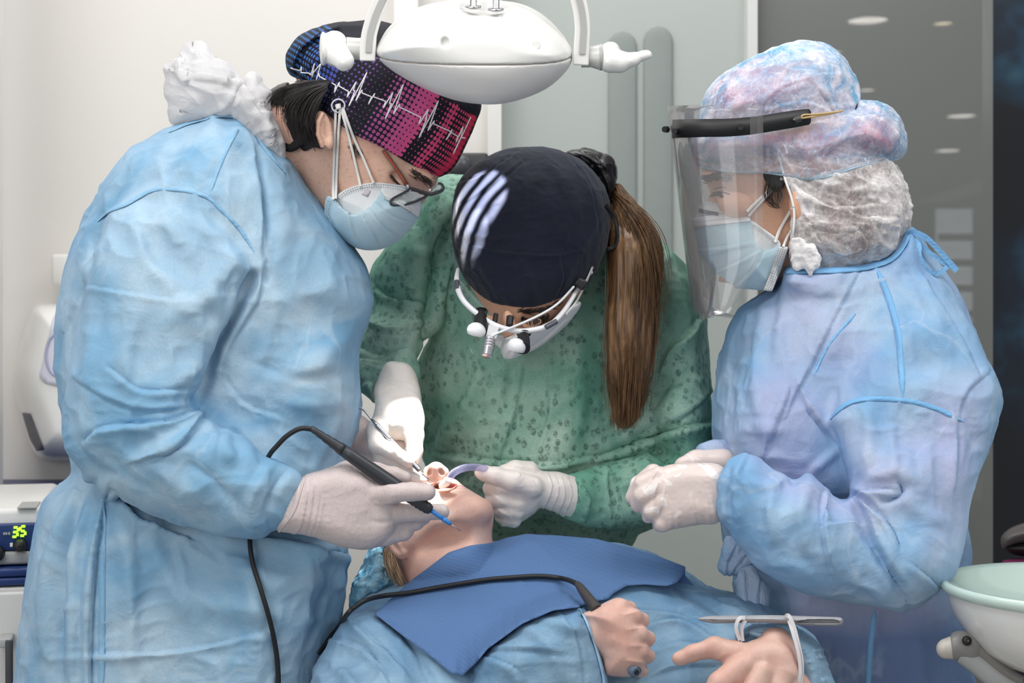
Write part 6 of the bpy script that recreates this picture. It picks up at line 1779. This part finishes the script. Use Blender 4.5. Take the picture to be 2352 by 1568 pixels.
P2 = [(1548, 297, 170), (1570, 296, 230), (1640, 294, 275), (1740, 288, 290), (1850, 272, 280)]
for Q in (P, P2):
    Q = catmull(Q, 8); n = len(Q)
    hh = np.interp(np.linspace(0, 1, n), [0, 0.3, 0.8, 0.95, 1], [21, 21, 20, 18, 12])
    T = np.gradient(Q, axis=0); T /= np.linalg.norm(T, axis=1)[:, None]
    out_ = np.cross(T, [0, 1, 0]); out_ /= np.linalg.norm(out_, axis=1)[:, None]
    up_ = np.c_[np.zeros(n), hh, np.zeros(n)]
    V = np.concatenate([Q - up_ - out_ * 2, Q + up_ - out_ * 2, Q + up_ + out_ * 2, Q - up_ + out_ * 2]); F = []
    for a in range(4):
        b = (a + 1) % 4
        for i in range(n - 1): F.append([a * n + i, b * n + i, b * n + i + 1, a * n + i + 1])
    F += [[0, n, 2 * n, 3 * n][::-1], [n - 1, 2 * n - 1, 3 * n - 1, 4 * n - 1]]
    emit('headband', V, F, M_black, fs, True)
for (u, v, w) in ((1701, 292, -90), (1555, 302, -10), (1532, 297, 95)):
    V, F = tube_geo([(u, v, w + 6), (u - (6 if u < 1600 else 0), v, w - 4)], [8, 7], 14); emit('rivet', V, F, M_black, fs)
V, F = tube_geo(catmull([(1822, 275, -76), (1850, 270, -74), (1880, 266, -64), (1912, 260, -52), (1935, 254, -44)], 6), 2.4, 8); emit('rubber_band', V, F, plain('tan_rubber_band', (196, 164, 112), 0.5), fs)
V, F = tube_geo(catmull([(1840, 272, -78), (1846, 264, -76), (1880, 262, -66), (1930, 256, -46)], 6), 2.2, 8); emit('rubber_band', V, F, plain('tan_rubber_band', (196, 164, 112), 0.5), fs)
V, F = tube_geo([(1826, 276, -82), (1840, 272, -82)], 7, 10); emit('band_slot', V, F, M_darkg, fs)
# ================================================================== the patient lying in the chair
pt_ = thing('person', tuple(W(1350, 1650, -100)), 'person lying back in the chair with a blue paper bib and open mouth', 'person')
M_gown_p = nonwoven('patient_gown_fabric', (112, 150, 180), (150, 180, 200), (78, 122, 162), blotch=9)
# --- gown: chest, near sleeve, far sleeve
f = Field((690, 1200, -460), (1960, 1720, 330), 5)
CH = [(806, 1402), (850, 1360), (930, 1320), (1000, 1290), (1060, 1258), (1130, 1246), (1200, 1236), (1300, 1240), (1400, 1248), (1500, 1275), (1580, 1318), (1640, 1352), (1700, 1362), (1780, 1400), (1850, 1470), (1900, 1580), (1910, 1800), (690, 1800), (712, 1600), (735, 1520), (765, 1460)]
slope = lambda u, v: 120 - (v - 1240) * 0.85 + 0 * u
f.pillow(CH, lambda u, v: slope(u, v) - 45 * np.clip((u - 1650) / 200, 0, 1), [(1200, 1400, 150), (1600, 1400, 140), (1850, 1520, 84)], 105, k=4)
f.ell((1440, 1420, -60), (120, 76, 70), 30)
SLV = [(1076, 1600), (1090, 1548), (1094, 1522), (1120, 1490), (1172, 1450), (1230, 1420), (1285, 1398), (1330, 1393), (1348, 1420), (1368, 1470), (1385, 1530), (1395, 1580), (1380, 1660), (1150, 1720), (1060, 1690)]
f.pillow(SLV, [(1120, 1600, -300), (1350, 1480, -330)], [(1150, 1600, 110), (1350, 1480, 78)], 84, k=8)
SL2 = [(735, 1520), (765, 1460), (800, 1410), (870, 1405), (920, 1440), (960, 1500), (1000, 1580), (1010, 1700), (690, 1720), (712, 1600)]
f.pillow(SL2, [(800, 1450, -120), (850, 1650, -250)], 120, 84, k=14)
SL3 = [(1700, 1440), (1760, 1428), (1830, 1438), (1880, 1480), (1905, 1560), (1900, 1680), (1840, 1700), (1835, 1560), (1800, 1490), (1740, 1470), (1700, 1470)]
f.pillow(SL3, -250, 74, 50, k=8)
pg_ = f.mesh(2)
PFd = [([(1110, 1510), (1180, 1540), (1210, 1600)], 9, 12, 's'), ([(1200, 1440), (1260, 1480), (1290, 1560)], 9, 16, 'r'), ([(1290, 1405), (1320, 1470), (1340, 1560)], 7, 12, 's'), ([(1240, 1420), (1300, 1440), (1350, 1450)], 6, 12, 'r'), ([(1130, 1490), (1220, 1490), (1290, 1500)], 7, 14, 't'),
       ([(1340, 1420), (1450, 1405), (1560, 1416), (1620, 1440)], 10, 13, 's'), ([(1480, 1440), (1560, 1430), (1640, 1470)], 9, 13, 's'), ([(1490, 1500), (1560, 1480), (1640, 1490)], 8, 14, 's'), ([(1480, 1560), (1560, 1530), (1640, 1528)], 8, 12, 't'), ([(1560, 1345), (1640, 1400), (1700, 1440)], -9, 12, 'r'), ([(1620, 1370), (1680, 1400), (1740, 1420)], 8, 10, 's'),
       ([(770, 1470), (840, 1500), (900, 1580)], 10, 14, 's'), ([(800, 1420), (850, 1470), (930, 1540)], 9, 14, 's'), ([(760, 1520), (800, 1560), (830, 1600)], 8, 14, 'r'), ([(870, 1410), (940, 1470), (990, 1560)], -10, 10, 'r'), ([(730, 1540), (760, 1600)], 7, 12, 'r')]
pg_.folds(PFd, 1.4); pg_.crumple([(110, 5, 'n'), (56, 3, 'r'), (24, 1.0, 'r')])
pg_.emit('patient_gown', M_gown_p, pt_)
# gathered cuffs
f = Field((1680, 1400, -400), (1930, 1680, -120), 3)
f.chain([(1742, 1458, -262, 34), (1800, 1462, -270, 38), (1850, 1510, -272, 40), (1872, 1580, -270, 44), (1870, 1640, -270, 46)], 10)
cf = f.mesh(1)
cf.folds([([(1730 + 14 * i, 1425 + 3 * i + 0.4 * i * i), (1738 + 11 * i, 1470 + 4 * i + 0.4 * i * i)], 6, 4.5, 'r') for i in range(8)] + [([(1845, 1500 + 16 * i), (1900, 1490 + 18 * i)], 6, 5, 'r') for i in range(7)])
cf.crumple([(26, 2.5, 'r')]); cf.emit('gathered_cuff', M_gown_p, pt_)
tube('cuff_edge', [(1724, 1452, -300), (1760, 1462, -312), (1800, 1470, -316), (1828, 1492, -316), (1842, 1530, -314), (1845, 1568, -310)], 6, nonwoven('pale_blue_cuff_edge', (160, 198, 226), (176, 208, 232), (120, 170, 212), blotch=30), pt_)
ribbon('cuff_edge', [(1336, 1396), (1352, 1430), (1372, 1486), (1388, 1550), (1392, 1590)], pg_, 12, nonwoven('pale_blue_cuff_edge', (160, 198, 226), (176, 208, 232), (120, 170, 212), blotch=30), pt_, lift=3, thick=6, sm=5)
# a strip of gown hanging behind on the far side
f = Field((1560, 1310, -80), (1780, 1460, 120), 3.5)
f.pillow([(1585, 1330), (1620, 1345), (1690, 1366), (1735, 1392), (1752, 1410), (1700, 1430), (1640, 1420), (1600, 1380)], 20, 24, 20, k=3)
f.mesh(1).crumple([(50, 4, 'r')]).emit('gown_flap', M_gown_p, pt_)

# --- body: neck, jaw, face, hidden trunk, arms, hands
f = Field((820, 1040, -170), (1180, 1420, 220), 2.5)
JAW = [(960, 1100), (985, 1092), (1040, 1098), (1067, 1117), (1108, 1142), (1126, 1152), (1134, 1175), (1133, 1200), (1131, 1240), (1150, 1330), (1040, 1400), (960, 1380), (916, 1345), (900, 1300), (884, 1262), (860, 1210), (880, 1150), (920, 1115)]
f.pillow(JAW, [(1000, 1120, 60), (1100, 1180, 10), (940, 1280, 20), (1050, 1330, 0)], [(1000, 1130, 95), (1080, 1200, 95), (940, 1250, 90)], 85, k=4)
f.ell((1092, 1166, -42), (38, 26, 36), 22, rot=25)
f.chain([(1085, 1172, -56, 26), (1010, 1200, -62, 22), (935, 1250, -60, 18)], 24)
f.ell((1020, 1250, -75), (60, 34, 34), 30, True, -28)
f.ell((1030, 1320, -60), (80, 60, 50), 30)
f.chain([(1000, 1092, 30, 22), (1003, 1082, 14, 21)], 10)
f.ell((984, 1084, 16), (12, 15, 16), 6); f.ell((1020, 1086, 16), (12, 14, 16), 6); f.ell((1000, 1074, 6), (16, 13, 16), 6)
f.ell((987, 1085, -2), (5, 10, 12), 2, True, 18); f.ell((1014, 1084, -2), (6, 10, 12), 2, True, -38)
f.ell((1010, 1108, 20), (30, 10, 16), 10, rot=15)
f.ell((1018, 1118, -6), (30, 9, 30), 4, True, -8)
f.ell((1040, 1132, -16), (34, 9, 20), 10, rot=12)
# ear
f.ell((912, 1258, -64), (17, 32, 14), 5, rot=-38); f.ell((926, 1268, -70), (12, 10, 10), 4)
f.ell((908, 1256, -80), (8, 20, 9), 4, True, -38)
f.ell((940, 1284, -78), (9, 26, 12), 8, True, 20)
ph = f.mesh(2)
f = Field((1330, 1360, -430), (1520, 1580, -180), 2.5)
# gripping hand
f.pillow([(1338, 1412), (1362, 1398), (1400, 1378), (1425, 1372), (1450, 1388), (1462, 1404), (1474, 1430), (1484, 1465), (1484, 1505), (1476, 1535), (1460, 1550), (1436, 1554), (1400, 1552), (1388, 1540), (1378, 1480), (1355, 1430)], [(1370, 1450, -328), (1450, 1470, -334)], [(1370, 1460, 60), (1450, 1470, 58)], 56, k=4)
for (a, b, c_, d_, r) in (((1392, 1412, -356), (1428, 1392, -352), (1446, 1396, -322), (1440, 1406, -290), 16), ((1410, 1440, -362), (1456, 1416, -358), (1474, 1424, -326), (1466, 1432, -292), 18), ((1416, 1470, -364), (1470, 1456, -358), (1488, 1466, -326), (1478, 1474, -292), 18), ((1414, 1500, -360), (1472, 1496, -354), (1488, 1506, -322), (1478, 1512, -292), 17), ((1410, 1524, -352), (1458, 1530, -344), (1474, 1540, -316), (1464, 1544, -292), 15)):
    f.chain([(*a, r + 4), (*b, r), (*c_, r - 1), (*d_, r - 3)], 6)
f.cone((1345, 1450, -325), 36, (1410, 1470, -330), 44, 16)
h1 = f.mesh(2)
h1.folds([([(1436, 1412), (1464, 1404)], -4, 5, 'c'), ([(1440, 1446), (1486, 1440)], -4, 5, 'c'), ([(1444, 1482), (1494, 1484)], -4, 5, 'c'), ([(1440, 1516), (1486, 1522)], -4, 5, 'c'), ([(1390, 1420), (1440, 1448)], 1.5, 12, 'r'), ([(1390, 1460), (1450, 1490)], 1.5, 12, 'r'), ([(1360, 1410), (1372, 1440)], -1.5, 4, 'r')])
f = Field((1530, 1440, -440), (1870, 1680, -220), 2.5)
# open hand resting on the belly
f.pillow([(1700, 1482), (1740, 1466), (1780, 1464), (1815, 1480), (1836, 1515), (1842, 1550), (1820, 1572), (1760, 1578), (1700, 1568), (1668, 1545), (1660, 1520)], [(1750, 1500, -320), (1740, 1640, -350)], 46, 46, k=4)
f.chain([(1690, 1500, -330, 30), (1640, 1486, -330, 24), (1590, 1500, -330, 19), (1562, 1512, -330, 15), (1555, 1512, -330, 12)], 10)
f.chain([(1705, 1530, -346, 33), (1655, 1570, -366, 30), (1610, 1640, -366, 25)], 5)
f.chain([(1752, 1545, -348, 31), (1722, 1600, -368, 28), (1690, 1690, -368, 24)], 5)
f.chain([(1796, 1548, -344, 28), (1785, 1610, -362, 26), (1765, 1700, -362, 22)], 5)
f.chain([(1820, 1548, -330, 24), (1834, 1620, -340, 21), (1830, 1690, -340, 18)], 5)
f.cone((1780, 1480, -300), 42, (1830, 1520, -272), 40, 10)
h2 = f.mesh(2)
h2.folds([([(1622, 1482), (1618, 1500), (1622, 1516)], -2.5, 3, 'c'), ([(1592, 1490), (1586, 1506)], -1.5, 3, 'c'), ([(1700, 1556), (1694, 1590), (1676, 1620)], -5, 7, 'c'), ([(1760, 1590), (1740, 1640)], -5, 7, 'c'), ([(1668, 1500), (1650, 1510), (1640, 1520)], -3, 5, 'c'), ([(1720, 1500), (1724, 1530)], 2, 8, 'r'), ([(1760, 1500), (1756, 1540)], 2, 8, 'r')])
h2.crumple([(26, 0.8, 'n')])
f = Field((700, 1220, -420), (1900, 1720, 300), 14)
f.pillow(shr(CH, 0.82), lambda u, v: slope(u, v) + 30, 90, 90, k=4)
f.cone((1020, 1330, 0), 60, (1120, 1400, 20), 90, 30)
f.chain([(1130, 1620, -300, 62), (1220, 1540, -318, 52), (1320, 1490, -325, 34)], 16)
f.chain([(1850, 1640, -290, 60), (1830, 1520, -272, 36)], 16)
join_shapes(join_shapes(ph, f.mesh(1)), join_shapes(h1, h2)).emit('body', M_skin_p, pt_)
# mouth inside, lips, teeth
f = Field((975, 1090, -40), (1070, 1140, 60), 2)
f.ell((1026, 1119, 8), (22, 7, 20), 3, rot=-8)
f.mesh(1).emit('mouth_lining', plain('wet_mouth_red', (150, 60, 54), 0.25), pt_)
wph = lambda u, v: float(surf_w(ph, np.array([float(u)]), np.array([float(v)]))[0])
M_lip = plain('lip_pink', (218, 160, 142), 0.4, var=0.08)
tube('lip', [(u, v, wph(u, v) - 0.5) for u, v in ((988, 1116), (1000, 1124), (1018, 1128), (1036, 1124), (1050, 1114))], [1.2, 2.6, 3.2, 2.6, 1.2], M_lip, pt_, 8)
tube('lip', [(u, v, wph(u, v) - 0.5) for u, v in ((986, 1113), (1000, 1108), (1018, 1106), (1036, 1109), (1050, 1112))], [1.2, 2.2, 2.8, 2.2, 1.2], M_lip, pt_, 8)
# fair hair by the ear and sheer blue cap
strands('hair_strand', [[(905, 1245, -60), (884, 1262, -60), (890, 1300, -58), (918, 1345, -50)], [(895, 1258, -60), (890, 1290, -64), (905, 1320, -62), (924, 1348, -56)], [(900, 1270, -66), (912, 1300, -74), (922, 1330, -72), (926, 1350, -60)]], 160, 1.0, hair_mat('fair_brown_hair', (150, 116, 90), (204, 176, 146)), pt_, 5, 4, 7, 21, 0.3, 3)
PC = [(862, 1232), (884, 1246), (896, 1262), (902, 1285), (914, 1318), (926, 1344), (918, 1356), (890, 1366), (850, 1386), (812, 1402), (806, 1380), (812, 1346), (826, 1316), (840, 1290), (848, 1258)]
f = Field((790, 1200, -110), (945, 1420, 240), 3)
f.pillow(shr(PC, 0.93), 50, 96, 60, k=4)
f.mesh(2).emit('hair', hair_mat('fair_hair_mass', (150, 128, 112), (206, 190, 176)), pt_)
f = Field((780, 1190, -120), (950, 1430, 250), 3)
f.pillow(PC, 50, 108, 60, k=4)
pc = f.mesh(1)
pc.folds([([(905, 1300), (870, 1310), (830, 1340)], 5, 6, 's'), ([(915, 1325), (880, 1340), (830, 1370)], 5, 6, 's'), ([(895, 1265), (860, 1275), (845, 1300)], 5, 6, 's'), ([(815, 1345), (850, 1350), (880, 1362)], 6, 7, 't')]).crumple([(34, 4, 'r'), (15, 2, 'r')])
pc.emit('bouffant_cap', gauze('sheer_blue_patient_cap', (70, 146, 184), (160, 204, 220), (0.30, 0.85), 30), pt_)
ribbon('cap_elastic', [(888, 1250), (898, 1275), (908, 1305), (920, 1335), (926, 1350)], pc, 4, M_strap, pt_, lift=2, thick=3, sm=3)

# --- chair under the patient
chair = thing('dental_chair', tuple(W(1250, 1560, 60)), 'pale padded dental chair under the lying person with the bib', 'chair')
f = Field((740, 1300, -460), (1960, 2000, 480), 12)
f.pillow([(860, 1460), (920, 1410), (1100, 1340), (1450, 1340), (1600, 1440), (1660, 1600), (1660, 1900), (850, 1900), (840, 1600)], lambda u, v: 375 - (v - 1240) * 0.85 + 0 * u, 55, 60, k=4)
M_chairp = plain('pale_upholstery', (206, 204, 200), 0.4)
f.mesh(2).emit('backrest', M_chairp, chair)
f = Field((820, 1180, 180), (1130, 1420, 380), 8)
f.pillow([(850, 1270), (930, 1235), (1000, 1240), (1010, 1320), (940, 1380), (850, 1370)], 285, 45, 50, k=4)
f.mesh(2).emit('headrest', M_chairp, chair)
cb = W(1300, 1700, 60)
lathe('pedestal', [(0.26, 0.0), (0.26, 0.03), (0.12, 0.06), (0.10, 0.1), (0.10, cb.z - 0.1), (0.16, cb.z)], (cb.x, cb.y, 0.0), M_white2, chair, 40)

# --- paper bib
BIB = [(862, 1408), (900, 1372), (950, 1328), (988, 1300), (1030, 1268), (1080, 1252), (1130, 1246), (1165, 1234), (1210, 1226), (1280, 1229), (1370, 1237), (1450, 1258), (1520, 1280), (1575, 1301), (1572, 1318), (1556, 1338), (1530, 1346), (1480, 1342), (1440, 1345), (1410, 1362), (1395, 1376), (1350, 1384), (1330, 1394), (1270, 1402), (1200, 1432), (1120, 1490), (1094, 1522), (1062, 1552), (1035, 1545), (980, 1500), (920, 1456), (864, 1412)]
def bibw(u, v):
    w = surf_w(pg_, u, v)
    # lie smoothly: average over a wide footprint, then stand off a little
    acc = 0; n_ = 0
    for du in (-24, 0, 24):
        for dv in (-16, 0, 16):
            q = w
            for d2 in ((0, 0), (14, 0), (-14, 0), (0, 14), (0, -14)):
                q2 = pg_.w(u + du + d2[0], v + dv + d2[1]); q = np.fmin(q, q2)
            acc = acc + q; n_ += 1
    w = np.fmin(np.fmin(acc / n_, w) - 7, ph.w(u, v) - 5)
    w = w - 26 * np.exp(-(((u - 1560) / 40) ** 2)) 
    return w + 2.5 * np.sin((u * 0.8 + v) / 38.0) * np.exp(-((v - 1300) / 120.0) ** 2)
bib = thing('paper_bib', tuple(W(1200, 1400, -60)), 'blue embossed paper bib spread over the chest of the lying person', 'bib')
def bib_mat():
    t = Nt('embossed_blue_paper')
    wv = t.n('TexWave', wave_type='BANDS', bands_direction='DIAGONAL', ins={'Scale': 62.0, 'Distortion': 1.4, 'Detail': 2.0, 'Detail Scale': 1.0})
    t.t.links.new(t.mapping((1.0, 0.4, 1.6), (0.2, 0.5, 0.9)), wv.inputs['Vector'])
    g = t.noise(420, 2, 0.6); b = t.noise(6, 3, 0.5)
    c = t.mix(b, lin((72, 104, 152)), lin((90, 122, 166)))
    c = t.mix(t.math('MULTIPLY', g, 0.35), c, lin((108, 136, 178)))
    h = t.math('ADD', t.math('MULTIPLY', wv.outputs['Fac'], 0.5), t.math('MULTIPLY', g, 0.4))
    p = t.princ(Base_Color=c, Roughness=0.85, Normal=t.bump(h, 0.25, 0.0012))
    p.inputs['Specular IOR Level'].default_value = 0.2
    return t.done(p)
M_bib = bib_mat()
bs_ = sheet(BIB, bibw, 7, 3.0)
bs_.P = laplace(bs_.P, bs_.F, 0)
bs_.folds([([(1040, 1330), (1120, 1290), (1215, 1234)], 3, 5, 's'), ([(980, 1318), (1090, 1330), (1200, 1320)], -3, 7, 'r'), ([(1150, 1280), (1230, 1360), (1330, 1390)], 3, 7, 's'), ([(1210, 1232), (1300, 1310), (1420, 1350)], 3, 10, 'r'), ([(1000, 1420), (1100, 1400), (1240, 1410)], 3, 10, 'r')])
bs_.emit('front_sheet', M_bib, bib)
# the far side of the bib hangs down behind the shoulder
sheet([(1575, 1301), (1573, 1320), (1600, 1352), (1640, 1392), (1662, 1424), (1640, 1416), (1600, 1384), (1562, 1346), (1556, 1336)], lambda u, v: -45 + (u - 1570) * 0.25, 7, 3).emit('hanging_side', M_bib, bib)
# ================================================================== instruments and loose things
# --- black handpiece of the left operator
hp = thing('surgical_handpiece', tuple(W(880, 1080, -240)), 'charcoal pen shaped handpiece with a blue tip held by the speckled glove', 'handpiece')
M_pen = plain('charcoal_plastic', (50, 52, 58), 0.42, var=0.05)
def P3(u, v, w): return np.array([u, v, w], float)
a0 = P3(716, 984, -262); a1 = P3(990, 1172, -244)
def along(t): return a0 + (a1 - a0) * t
def rod(name, t0, t1, r, m, parent, n=None, sides=20):
    ts = np.linspace(t0, t1, len(r)); V = []
    ax = (a1 - a0) / np.linalg.norm(a1 - a0); x = np.cross(ax, [0, 0, 1]); x /= np.linalg.norm(x); y = np.cross(ax, x)
    an = np.linspace(0, 2 * np.pi, sides, endpoint=False); F = []
    for t, rr in zip(ts, r):
        V.append(along(t) + rr * (np.cos(an)[:, None] * x + np.sin(an)[:, None] * y))
    m_ = len(r)
    for i in range(m_ - 1):
        for k in range(sides):
            F.append([i * sides + k, i * sides + (k + 1) % sides, (i + 1) * sides + (k + 1) % sides, (i + 1) * sides + k])
    F += [list(range(sides))[::-1], [(m_ - 1) * sides + k for k in range(sides)]]
    return emit(name, np.concatenate(V), F, m, parent)
rod('strain_relief', -0.01, 0.26, [6, 8, 7.6, 9, 8.6, 10.5, 10, 12, 11.6, 13.6, 14.5], M_pen, hp)
rod('handle', 0.262, 0.86, [14, 15.5, 16, 16.6, 17, 17.4, 17.6, 17.4, 16.4, 15], M_pen, hp)
rod('grip', 0.82, 1.0, [15.5, 16.5, 15, 16.4, 14.6, 16, 14, 15.2, 13, 14, 12, 10], M_pen, hp)
M_bluetip = plain('blue_tip_plastic', (58, 132, 206), 0.35)
rod('blue_sleeve', 1.0, 1.105, [5.5, 5.4, 5.2, 5.0], M_bluetip, hp)
rod('blue_sleeve', 1.10, 1.165, [6, 6, 5, 4.5], M_bluetip, hp)
rod('electrode', 1.16, 1.25, [1.6, 1.4, 1.0], M_steel, hp, sides=8)
gz = lambda u, v: float(surf_w(man_gown, np.array([float(u)]), np.array([float(v)]))[0])
cord = [(718, 986, -262), (690, 984, -264), (660, 1000, -262), (636, 1024, -256), (618, 1046, -240), (596, 1090, -140), (578, 1160, -120), (574, 1236, gz(574, 1250) - 10), (580, 1290, gz(580, 1290) - 10), (598, 1350, gz(598, 1350) - 10), (616, 1410, gz(616, 1410) - 10), (630, 1470, gz(630, 1470) - 10), (638, 1530, gz(638, 1530) - 10), (640, 1600, gz(638, 1600) - 10), (640, 1680, -200)]
tube('cord', cord, 6.0, M_black, hp, 10, 8)

# --- probe held by the upper right glove
pr = thing('dental_probe', tuple(W(900, 1010, 0)), 'thin steel double ended dental probe in the brightly lit white glove', 'probe')
q0 = P3(853, 962, 14); q1 = P3(975, 1092, -22)
def prod(name, t0, t1, r, m, sides=16):
    global a0, a1
    s0, s1 = a0, a1
    a0, a1 = q0, q1
    o = rod(name, t0, t1, r, m, pr, sides=sides)
    a0, a1 = s0, s1
    return o
prod('shaft', 0.0, 0.86, [2.5, 4.5, 5.2, 5.2, 5.0, 5.0, 5.2, 5.2, 5.0], M_steel)
prod('knurled_grip', 0.10, 0.36, [5.6, 6.6] * 10 + [5.4], M_steel)
prod('knurled_grip', 0.62, 0.92, [5.6, 6.6] * 10 + [4.0], M_steel)
tube('working_tip', [(853, 962, 14), (838, 944, 18), (824, 934, 20), (821, 928, 20), (822, 917, 20)], [2.6, 2.4, 2.0, 1.8, 1.2], M_steel, pr, 8)
tube('working_tip', [(970, 1087, -20), (984, 1100, -22), (996, 1109, -10), (1004, 1114, 4)], [2.4, 1.6, 1.2, 0.7], M_steel, pr, 8)

# --- saliva ejector
se = thing('saliva_ejector', tuple(W(1050, 1085, 20)), 'clear violet tinted suction tube hooked into the open mouth', 'suction tube')
t_ = Nt('violet_clear_tube')
pp = t_.princ(Base_Color=lin((206, 204, 240)), Roughness=0.08)
trn = t_.n('BsdfTransparent'); trn.inputs[0].default_value = (0.86, 0.85, 0.97, 1)
mxs = t_.n('MixShader'); lwn = t_.n('LayerWeight', ins={'Blend': 0.6})
t_.t.links.new(t_.math('ADD', t_.math('MULTIPLY', lwn.outputs['Facing'], 0.55), 0.14), mxs.inputs[0]); t_.t.links.new(trn.outputs[0], mxs.inputs[1]); t_.t.links.new(pp.outputs[0], mxs.inputs[2])
M_tubev = t_.done(mxs)
tube('tube', [(1026, 1108, -8), (1032, 1098, -14), (1042, 1086, -14), (1058, 1077, -6), (1076, 1073, 10), (1094, 1073, 30), (1112, 1076, 56), (1130, 1084, 80), (1160, 1100, 100), (1190, 1110, 120), (1230, 1140, 140)], 8.5, M_tubev, se, 14)
tube('tip', [(1014, 1117, 2), (1022, 1112, -6), (1030, 1101, -12)], [9, 10, 10], plain('milky_tip', (232, 230, 226), 0.3), se, 14)

# --- grounding handle and cable of the patient
gh = thing('grounding_handle', tuple(W(1360, 1380, -340)), 'charcoal electrode handle in the fist of the lying person with a cable over the bib', 'electrode')
def bw_(u, v, l=8): return float(surf_w([bs_, pg_], np.array([float(u)]), np.array([float(v)]))[0]) - l
cb_ = [(796, 1412, bw_(812, 1416, 14)), (812, 1396, bw_(814, 1412, 14)), (840, 1378, bw_(866, 1402, 16)), (880, 1368, bw_(900, 1378)), (940, 1361, bw_(940, 1361)), (1000, 1350, bw_(1000, 1350)), (1060, 1340, bw_(1060, 1340)), (1120, 1331, bw_(1120, 1331)), (1180, 1326, bw_(1180, 1326)), (1240, 1323, bw_(1240, 1323)), (1290, 1328, bw_(1290, 1328, 14)), (1320, 1337, bw_(1320, 1337, 30))]
end = (1336, 1352, -260)
cb_ = [cb_[0]] + cb_[1:-1] + [(1318, 1337, (cb_[-2][2] * 0.4 + end[2] * 0.6)), end]
tube('cable', [(730, 1500, -60), (770, 1450, -50)] + cb_, 6.0, M_black, gh, 10)
V, F = tube_geo([(1326, 1340, -240), (1334, 1350, -258), (1344, 1364, -285), (1360, 1386, -320), (1372, 1402, -345)], [7, 10, 11.5, 13.5, 15], 18); emit('connector', V, F, plain('charcoal_grip', (62, 58, 58), 0.5), gh)
V, F = tube_geo([(1372, 1402, -330), (1420, 1480, -335), (1446, 1528, -350), (1462, 1545, -366)], [14, 14, 14, 14], 18); emit('rod', V, F, M_pen, gh)
V, F = tube_geo([(1452, 1538, -372), (1462, 1544, -384)], [13, 12], 18); emit('end_cap', V, F, plain('blue_grey_end', (96, 112, 132), 0.35), gh)
V, F = tube_geo([(1462, 1544, -384), (1464, 1545, -386)], [6, 6], 14); emit('socket_hole', V, F, M_black, gh)

# --- folded grey mask hanging on the wrist
fm = thing('face_mask', tuple(W(1770, 1425, -320)), 'folded grey cloth face mask hung by its loops on the wrist of the lying person', 'face mask')
M_mg = nonwoven('grey_mask_cloth', (168, 168, 172), (184, 184, 187), (130, 130, 136), blotch=24)
f = Field((1590, 1395, -380), (1950, 1455, -250), 2)
f.pillow([(1603, 1420), (1630, 1414), (1700, 1413), (1770, 1412), (1840, 1414), (1900, 1416), (1932, 1418), (1936, 1430), (1926, 1437), (1860, 1436), (1780, 1431), (1700, 1430), (1640, 1431), (1612, 1426)], -318, 26, 12, k=2)
f.pillow([(1618, 1422), (1660, 1424), (1690, 1427), (1650, 1428), (1625, 1425)], -342, 10, 4, k=1, sub=True)
f.pillow([(1826, 1428), (1860, 1422), (1910, 1422), (1928, 1426), (1924, 1431), (1870, 1431)], -338, 14, 4, k=1, sub=True)
f.mesh(1).emit('cloth', M_mg, fm)
M_cordw = plain('white_ear_loop', (228, 224, 226), 0.8)
strap3('ear_loop', [(1712, 1418, -346), (1698, 1420, -350), (1691, 1436, -348), (1694, 1456, -344), (1700, 1470, -340)], 9, M_cordw, fm, 5)
strap3('ear_loop', [(1712, 1424, -342), (1704, 1440, -340), (1704, 1458, -338), (1706, 1472, -336)], 9, M_cordw, fm, 5)
strap3('ear_loop', [(1804, 1415, -346), (1812, 1414, -352), (1824, 1440, -356), (1834, 1480, -358), (1842, 1520, -356), (1840, 1560, -350), (1832, 1600, -346)], 9, M_cordw, fm, 5)
strap3('ear_loop', [(1812, 1424, -350), (1822, 1456, -358), (1834, 1500, -362), (1838, 1540, -358), (1834, 1570, -352)], 8, M_cordw, fm, 5)
